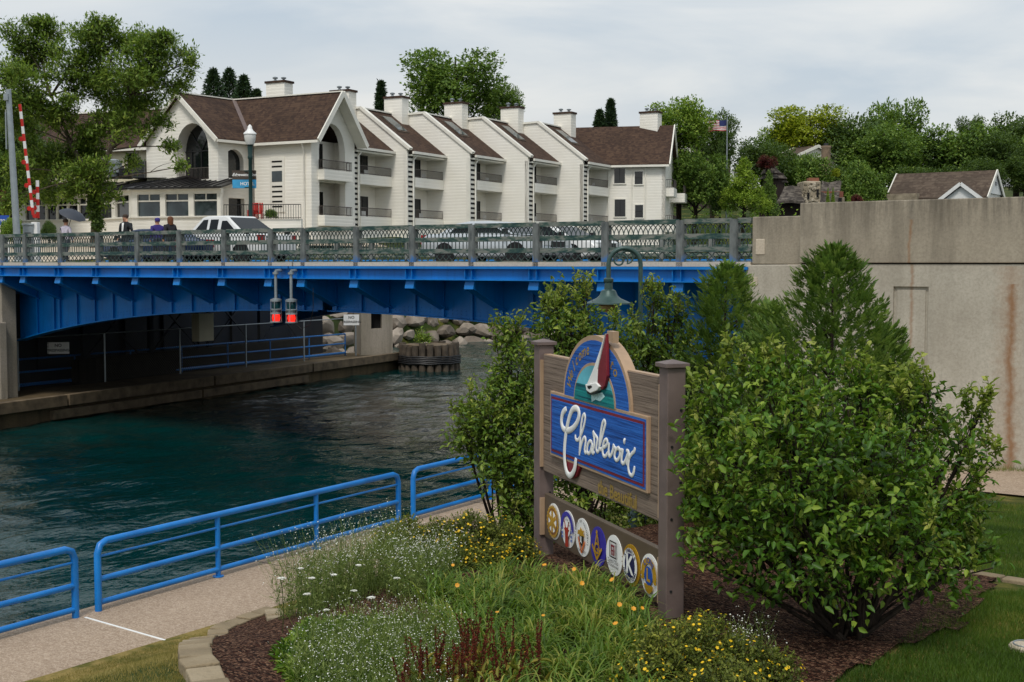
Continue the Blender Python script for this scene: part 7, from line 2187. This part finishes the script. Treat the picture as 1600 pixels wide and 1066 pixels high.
# ------------------------------------------------------------------ street tree at the far end of the bridge
d0 = 78.0
tb_ = C(148, d0, 6.0)
t = thing('street_tree', 'tall airy street tree arching over the restaurant', 'tree', tb_)
ll = [(60, 80, 42), (110, 105, 38), (40, 140, 40), (160, 75, 40), (200, 110, 44), (250, 85, 40), (280, 130, 26), (232, 150, 40), (180, 150, 40), (35, 195, 36), (200, 190, 30), (105, 248, 40), (65, 255, 36),
      (135, 275, 36), (155, 305, 22), (110, 300, 22), (25, 262, 32), (300, 95, 12), (268, 232, 15), (285, 260, 11), (150, 45, 26), (215, 60, 30), (80, 50, 28), (30, 60, 30), (22, 315, 26), (90, 190, 26), (250, 185, 20), (140, 215, 30), (262, 60, 18), (10, 110, 36), (75, 300, 24), (205, 255, 16), (120, 140, 26), (100, 168, 24), (62, 172, 28), (150, 118, 28), (130, 90, 26), (165, 190, 24), (45, 105, 28), (185, 60, 24), (235, 115, 26), (140, 235, 22), (15, 160, 28)]
lobes = [(tuple(P(px, py, d0 + random.uniform(-2.2, 2.2))), (r * d0 / 2000, r * d0 / 2000, r * d0 / 2000 * .72)) for px, py, r in ll]
sub_l = []
for c_, r_ in lobes:
    for _ in range(4):
        o_ = Vector((random.uniform(-1, 1), random.uniform(-1, 1), random.uniform(-.8, .9))).normalized() * r_[0] * random.uniform(.45, 1.05)
        k_ = random.uniform(.35, .65) * r_[0]
        sub_l.append((tuple(Vector(c_) + o_), (k_ * 1.25, k_ * 1.25, k_ * .6)))
    sub_l.append((c_, (r_[0] * .95, r_[0] * .95, r_[0] * .7)))
leaf_object('crown', sub_l, 17500, 4, .6, .25, T_ASH, t, tb_, False, .42, M_BARKD, inner=.0, up_bias=.2, spread=.7, jitter=.6)
m = MB()
fork = P(152, 280, d0); f2 = P(172, 235, d0); f3 = P(112, 225, d0 + .5)
limb(m, tb_ - up * .3, fork, .32, .24, 6, .03, 9); limb(m, fork, f2, .2, .15, 4, .05, 8); limb(m, fork, f3, .17, .12, 5, .08, 8)
f4 = P(205, 150, d0); f5 = P(80, 150, d0 + .6); limb(m, f2, f4, .14, .07, 6, .06, 7); limb(m, f3, f5, .11, .06, 6, .06, 7)
for l in lobes:
    p = Vector(l[0]); src = min((fork, f2, f3, f4, f5), key=lambda s: (s - p).length + (4 if s.z > p.z else 0))
    pts = limb(m, src, p, .06, .018, 6, .1, 6)
    for _ in range(3): limb(m, pts[4], p + Vector((random.uniform(-1, 1), random.uniform(-1, 1), random.uniform(-.4, .8))) * l[1][0], .022, .008, 4, .1, 5)
m.build('trunk', M_BARK, t)
iv = [(tuple(P(147 + random.uniform(-5, 7), py, d0 - .4)), (.35, .35, .45)) for py in (352, 342, 330, 318, 306)]
tv = thing('climbing_ivy', 'dark ivy wrapped around the street tree trunk', 'ivy', tb_)
leaf_object('foliage', iv, 420, 5, .25, .16, T_DARK, tv, tb_, False, .8)

# ------------------------------------------------------------------ trees and hedges behind
def crown_lobes(shape, seed, n_=16):
    rs = random.Random(seed); out = []
    for i in range(n_):
        a = i * 2.4 + rs.uniform(-.4, .4)
        if shape == 'round':
            z = -0.75 + 1.55 * (i + .5) / n_; rr_ = math.sqrt(max(.05, 1 - z * z)) * .66 * rs.uniform(.8, 1.1)
            out.append(((rr_ * math.cos(a), rr_ * math.sin(a), 1 + z * .72), rs.uniform(.3, .46)))
        elif shape == 'cone':
            z = (i + .3) / n_; rr_ = .62 * (1 - z) ** .8 * rs.uniform(.7, 1.0)
            out.append(((rr_ * math.cos(a), rr_ * math.sin(a), .2 + z * 2.1), .12 + .34 * (1 - z)))
        elif shape == 'dome':
            z = (i + .3) / n_; rr_ = .78 * math.sqrt(1 - z * z) * rs.uniform(.8, 1.0)
            out.append(((rr_ * math.cos(a), rr_ * math.sin(a), z * .95), rs.uniform(.26, .36)))
    return [(c, (r, r, r * .8)) for c, r in out] + [((0, 0, .9 if shape != 'dome' else .4), (.55, .55, .6 if shape != 'dome' else .4))]
protos = {}
def tree_proto(shape, seed, n_tw, lf):
    k = (shape, seed)
    if k in protos: return protos[k]
    lobes = crown_lobes(shape, seed)
    pos, ax, nm, tid, a0, a1 = twigs(lobes, n_tw, 4, .16, lf, inner=.35, up_bias=.2, spread=.8, jitter=.6)
    v, q = leaf4(pos, ax, nm, lf * rng.uniform(.6, 1.3, len(pos)), .62)
    tr = rng.random(n_tw)
    crown = np_mesh('crown', v, q, T_MID, np.clip(.5 * tr[tid] + .5 * rng.random(len(pos)), 0, 1))
    m = MB(); rs = random.Random(seed)
    if shape == 'dome': m.tube([(0, 0, -.6), (0, 0, .3)], [.06, .04], 7)
    else:
        m.tube([(0, 0, -.9), (.02, 0, 0), (0, .02, 1.0), (0, 0, 1.6)], [.08, .06, .04, .01], 8)
        for c, r in lobes[:12]: limb(m, (0, 0, max(.0, c[2] - .6)), c, .03, .008, 4, .1, 5, rs)
    trunk = m.mesh('trunk', M_BARKD)
    protos[k] = (crown, trunk); return protos[k]
def far_tree(label, px, top_py, half_px, d, mat, shape='round', seed=1, low_py=None, cat='tree', group='trees behind the bridge and hotel', name=None, n_tw=3200, lf=.078):
    crown, trunk = tree_proto(shape, seed, n_tw, lf)
    w = half_px * (1.18 if shape == 'round' else 1.0) * d / 2000; c = C(px, d)
    zt_ = P(px, top_py - (4 if shape == 'round' else 0), d).z
    zlow = P(px, low_py, d).z if low_py else zt_ - 2.1 * w
    gh = bank_z(c.x, c.y)
    span = {'round': 1.9, 'cone': 2.45, 'dome': 1.2}[shape]; bot = {'round': .0, 'cone': .0, 'dome': .0}[shape]
    kz = (zt_ - zlow) / span
    t = thing(name or {'round': 'broadleaf_tree', 'cone': 'cone_tree', 'dome': 'dome_tree'}[shape], label, cat, (c.x, c.y, zlow), random.uniform(0, 6.28), group)
    t.scale = (w, w, kz)
    o = link('crown', crown, t); o.material_slots[0].link = 'OBJECT'; o.material_slots[0].material = mat
    if shape == 'dome' or zlow - gh < .5:
        link('trunk', trunk, t)
    else:
        link('trunk', trunk, t)
        m = MB(); m.tube([(c.x, c.y, gh - .5), (c.x, c.y, zlow + .2)], [.09 * w, .075 * w], 8); m.v = [p - Vector((c.x, c.y, zlow)) for p in m.v]
        m.v = [Matrix.Rotation(-t.rotation_euler.z, 3, 'Z') @ p for p in m.v]; m.v = [Vector((p.x / w, p.y / w, p.z / kz)) for p in m.v]
        link('lower_trunk', m.mesh('lower_trunk', M_BARKD), t)
    return t
far_tree('large green tree rising behind the hotel chimneys', 712, 74, 74, 128, T_MID, 'round', 1, 205, n_tw=3800, lf=.068)
far_tree('side of the large tree leaning over the hotel roof', 785, 134, 30, 127, T_MID, 'round', 2, 200)
far_tree('rounded green tree at the right end of the hotel', 1060, 150, 46, 120, T_LIGHT, 'round', 3, 250)
far_tree('lower half of the green growth beside the hotel end', 1085, 235, 46, 119, T_MID, 'round', 2, 335)
far_tree('dark tree behind the flag', 1112, 174, 36, 138, T_DARK, 'round', 1, 270)
far_tree('tall dark evergreen in front of the hill house', 1124, 212, 24, 122, T_DARK, 'cone', 4, 330)
far_tree('bright yellow green pyramidal tree above the hedge', 1161, 240, 44, 117, T_LIME, 'cone', 5, 330, n_tw=3800, lf=.068)
far_tree('soft dark tree between the flagpole and the cottages', 1190, 216, 44, 142, T_DARK, 'round', 3, 300)
far_tree('narrow green cone tree beside the stone cottage', 1200, 262, 20, 119, T_MID, 'cone', 4, 335)
far_tree('dark purple leaved small tree by the turret cottage', 1196, 246, 14, 131, T_RED, 'round', 2, 268)
far_tree('bright yellow green maple on the hillside', 1262, 164, 56, 190, T_YEL, 'round', 1, 250, n_tw=3800, lf=.068)
far_tree('yellowish tree at the edge of the hillside wood', 1215, 196, 30, 192, T_LIGHT, 'round', 2, 260)
far_tree('smooth dark green dome tree behind the stone cottage', 1260, 236, 46, 142, T_MID, 'dome', 6, 300)
far_tree('broad dome tree between the two cottages', 1346, 251, 46, 139, T_MID, 'dome', 7, 322)
far_tree('tall dark tree on the hillside above the chimney', 1330, 178, 52, 188, T_DARK, 'round', 3, 300, n_tw=3800, lf=.068)
far_tree('tallest tree on the hillside with ragged top', 1392, 156, 46, 205, T_MID, 'round', 2, 290, n_tw=3800, lf=.068)
far_tree('big rounded tree in the middle of the hillside', 1378, 192, 62, 182, T_MID, 'round', 1, 305, n_tw=3800, lf=.068)
far_tree('dark tree behind the taupe roof', 1450, 206, 44, 186, T_DARK, 'round', 3, 300)
far_tree('dark green tree above the white gable', 1498, 196, 56, 184, T_MID, 'round', 2, 305, n_tw=3800, lf=.068)
far_tree('tree with spreading crown over the lawn', 1548, 205, 46, 180, T_DARK, 'round', 1, 292)
far_tree('tall tree at the edge of the picture', 1585, 176, 48, 196, T_DARK, 'round', 3, 290)
far_tree('tree beyond the picture edge', 1650, 185, 55, 190, T_MID, 'round', 2, 300)
far_tree('low dark growth beside the chimney', 1318, 262, 34, 170, T_DARK, 'round', 2, 315)
far_tree('dark understory tree behind the long roof', 1425, 262, 36, 172, T_DARK, 'round', 1, 312)
far_tree('dark understory tree behind the gable', 1475, 262, 36, 173, T_DARK, 'round', 3, 312)
far_tree('dark bushy tree in front of the upper house', 1238, 240, 30, 152, T_DARK, 'round', 3, 300)
far_tree('low dark tree under the hillside wood at the picture edge', 1600, 245, 40, 176, T_DARK, 'round', 1, 305)
far_tree('low dark tree beside the lawn behind the gabled house', 1535, 250, 30, 174, T_DARK, 'round', 2, 305)
far_tree('small yellow bush between the dome trees', 1304, 262, 8, 141, T_YEL, 'dome', 6, 275)
far_tree('rounded treetop behind the wood', 1515, 184, 22, 215, T_DARK, 'round', 2, 240)
far_tree('yellow tinted treetop left of the hotel chimney', 445, 147, 16, 132, T_YEL, 'round', 2, 185)
far_tree('dark red shrub beside the stone cottage', 1336, 303, 14, 131, T_RED, 'dome', 7, 322, 'shrub', 'shrubs by the cottages', 'red_shrub')
for px, lab in ((1292, 'slim green column shrub against the cottage roof'), (1300, 'second slim green column shrub against the cottage roof'), (1325, 'slim green column shrub beside the red shrub')):
    far_tree(lab, px, 291 if px < 1320 else 297, 4.6, 124.5, T_LIGHT, 'cone', 4, 322, 'shrub', 'shrubs by the cottages', 'column_shrub', 700)
far_tree('red leaved shrub by the blue board', 4, 300, 14, 84, T_RED, 'round', 2, 345, 'shrub', 'street shrubs', 'red_shrub')
far_tree('olive shrub at the foot of the grey pole', 22, 338, 22, 56, T_LIGHT, 'dome', 6, 372, 'shrub', 'street shrubs', 'street_shrub')
far_tree('dark green shrub behind the gate cabinet', 78, 344, 14, 57, T_DARK, 'dome', 7, 372, 'shrub', 'street shrubs', 'street_shrub')
far_tree('green potted plant on the terrace below the hotel sign', 424, 326, 11, 87.4, T_MID, 'dome', 6, 339, 'plant', 'terrace plants', 'terrace_plant')
far_tree('dense tree mass behind the grey pole', 15, 175, 70, 92, T_DARK, 'round', 3, 345, n_tw=3800, lf=.068)
# hedges
def hedge(label, px0, px1, py0, d, mat, dep=2.0):
    a, b = C(px0, d), C(px1, d); zt_ = P(px0, py0, d).z; zb_ = bank_z(a.x, a.y)
    n_ = max(2, int((b - a).length / 1.1)); lobes = []
    for i in range(n_ + 1):
        p = a.lerp(b, i / n_)
        lobes.append(((p.x, p.y, (zt_ + zb_) / 2), (1.0, 1.0, (zt_ - zb_) / 2)))
    t = thing('hedge', label, 'hedge', V3(a, zb_), group='hedges at the end of the bridge')
    leaf_object('foliage', lobes, 420 * n_, 4, .25, .2, mat, t, V3(a, zb_), False, .7, inner=.65)
    m = MB(); m.tube([V3(a, zb_), V3(a.lerp(b, .5), zb_ + .4), V3(b, zb_)], .08, 5); m.build('stem', M_BARKD, t)
hedge('long clipped green hedge behind the bridge end', 1078, 1180, 318, 112, T_MID)
hedge('bright clipped hedge in front of the stone cottage', 1178, 1242, 317, 113, T_LIGHT)

def conifer(label, px, top_py, half_px, d, low_py, name='spruce_tree'):
    c = C(px, d); zt_ = P(px, top_py, d).z; zl = P(px, low_py, d).z; w = half_px * d / 2000; h = zt_ - zl
    t = thing(name, label, 'tree', (c.x, c.y, zl), group='conifers behind the hotel')
    nb_ = 150; f = (np.arange(nb_) + rng.random(nb_)) / nb_; a = np.arange(nb_) * 2.4
    ln = w * (1 - f) ** .85 * rng.uniform(.7, 1.15, nb_) + .08
    n_ = 34; s_ = rng.uniform(.15, 1, (nb_, n_))
    out = np.stack([np.cos(a), np.sin(a), np.zeros(nb_)], 1)
    pos = out[:, None, :] * (ln[:, None] * s_)[:, :, None] + UPV * ((f * h)[:, None] + ln[:, None] * (.25 * s_ - .1))[:, :, None] + rng.normal(0, .06, (nb_, n_, 3))
    pos = pos.reshape(-1, 3); ax = nrmz(np.repeat(out, n_, 0) * .7 + runit(len(pos)) * .6 + UPV * .25)
    v, q = leaf4(pos, ax, runit(len(pos)), rng.uniform(.2, .45, len(pos)), .3)
    link('crown', np_mesh('crown', v, q, T_CON, rng.random(len(pos))), t)
    m = MB(); m.tube([(0, 0, -6), (0, 0, h * .95)], [.2, .03], 7); link('trunk', m.mesh('trunk', M_BARKD), t)
conifer('dark spruce with a blunt tip, nearest the big street tree', 337, 110, 34, 128, 200)
conifer('dark spruce in the middle of the trio behind the brown roof', 362, 109, 36, 130, 200)
conifer('dark spruce at the end of the trio behind the brown roof', 384, 120, 30, 128, 200)
conifer('short spruce tip beside the trio', 404, 142, 10, 128, 190)
conifer('small pointed conifer between the hotel chimneys', 597, 129, 13, 130, 200)
conifer('pointed conifer behind the hotel end chimney', 953, 157, 10, 138, 210)
conifer('low conifer beside the hotel end chimney', 936, 174, 8, 138, 210)
# weeds on the pile cluster
p = Vector((dc.x, dc.y, .72)); t = thing('weed_tuft', 'green weeds growing on the pile cluster', 'plant', p)
leaf_object('leaves', [((p.x - .5, p.y, p.z + .4), (.3, .3, .5)), ((p.x - .2, p.y + .1, p.z + .25), (.3, .3, .3))], 130, 4, .3, .14, T_LIGHT, t, p, False, .4, inner=.2)
# blue board at the street
c = C(4, 58.0, 6.0)
t = thing('street_board', 'small blue board with white script at the picture edge', 'sign', c)
m = MB(); m.obox(c + up * .95, ex * .34, camxy(0, .04), up * .22); m.build('board', M_LBLUE, t)
m = MB(); add_text(m, 'Inn', .24, c + up * .96 - camxy(0, .046), ex, up, shear=.3); m.build('lettering', M_SIGNWHITE, t)
m = MB(); m.bar(c - ex * .3 - up * 1.2, c - ex * .3 + up * .74, .05, .05, ex); m.bar(c + ex * .3 - up * 1.2, c + ex * .3 + up * .74, .05, .05, ex); m.build('post', M_WHITE, t)
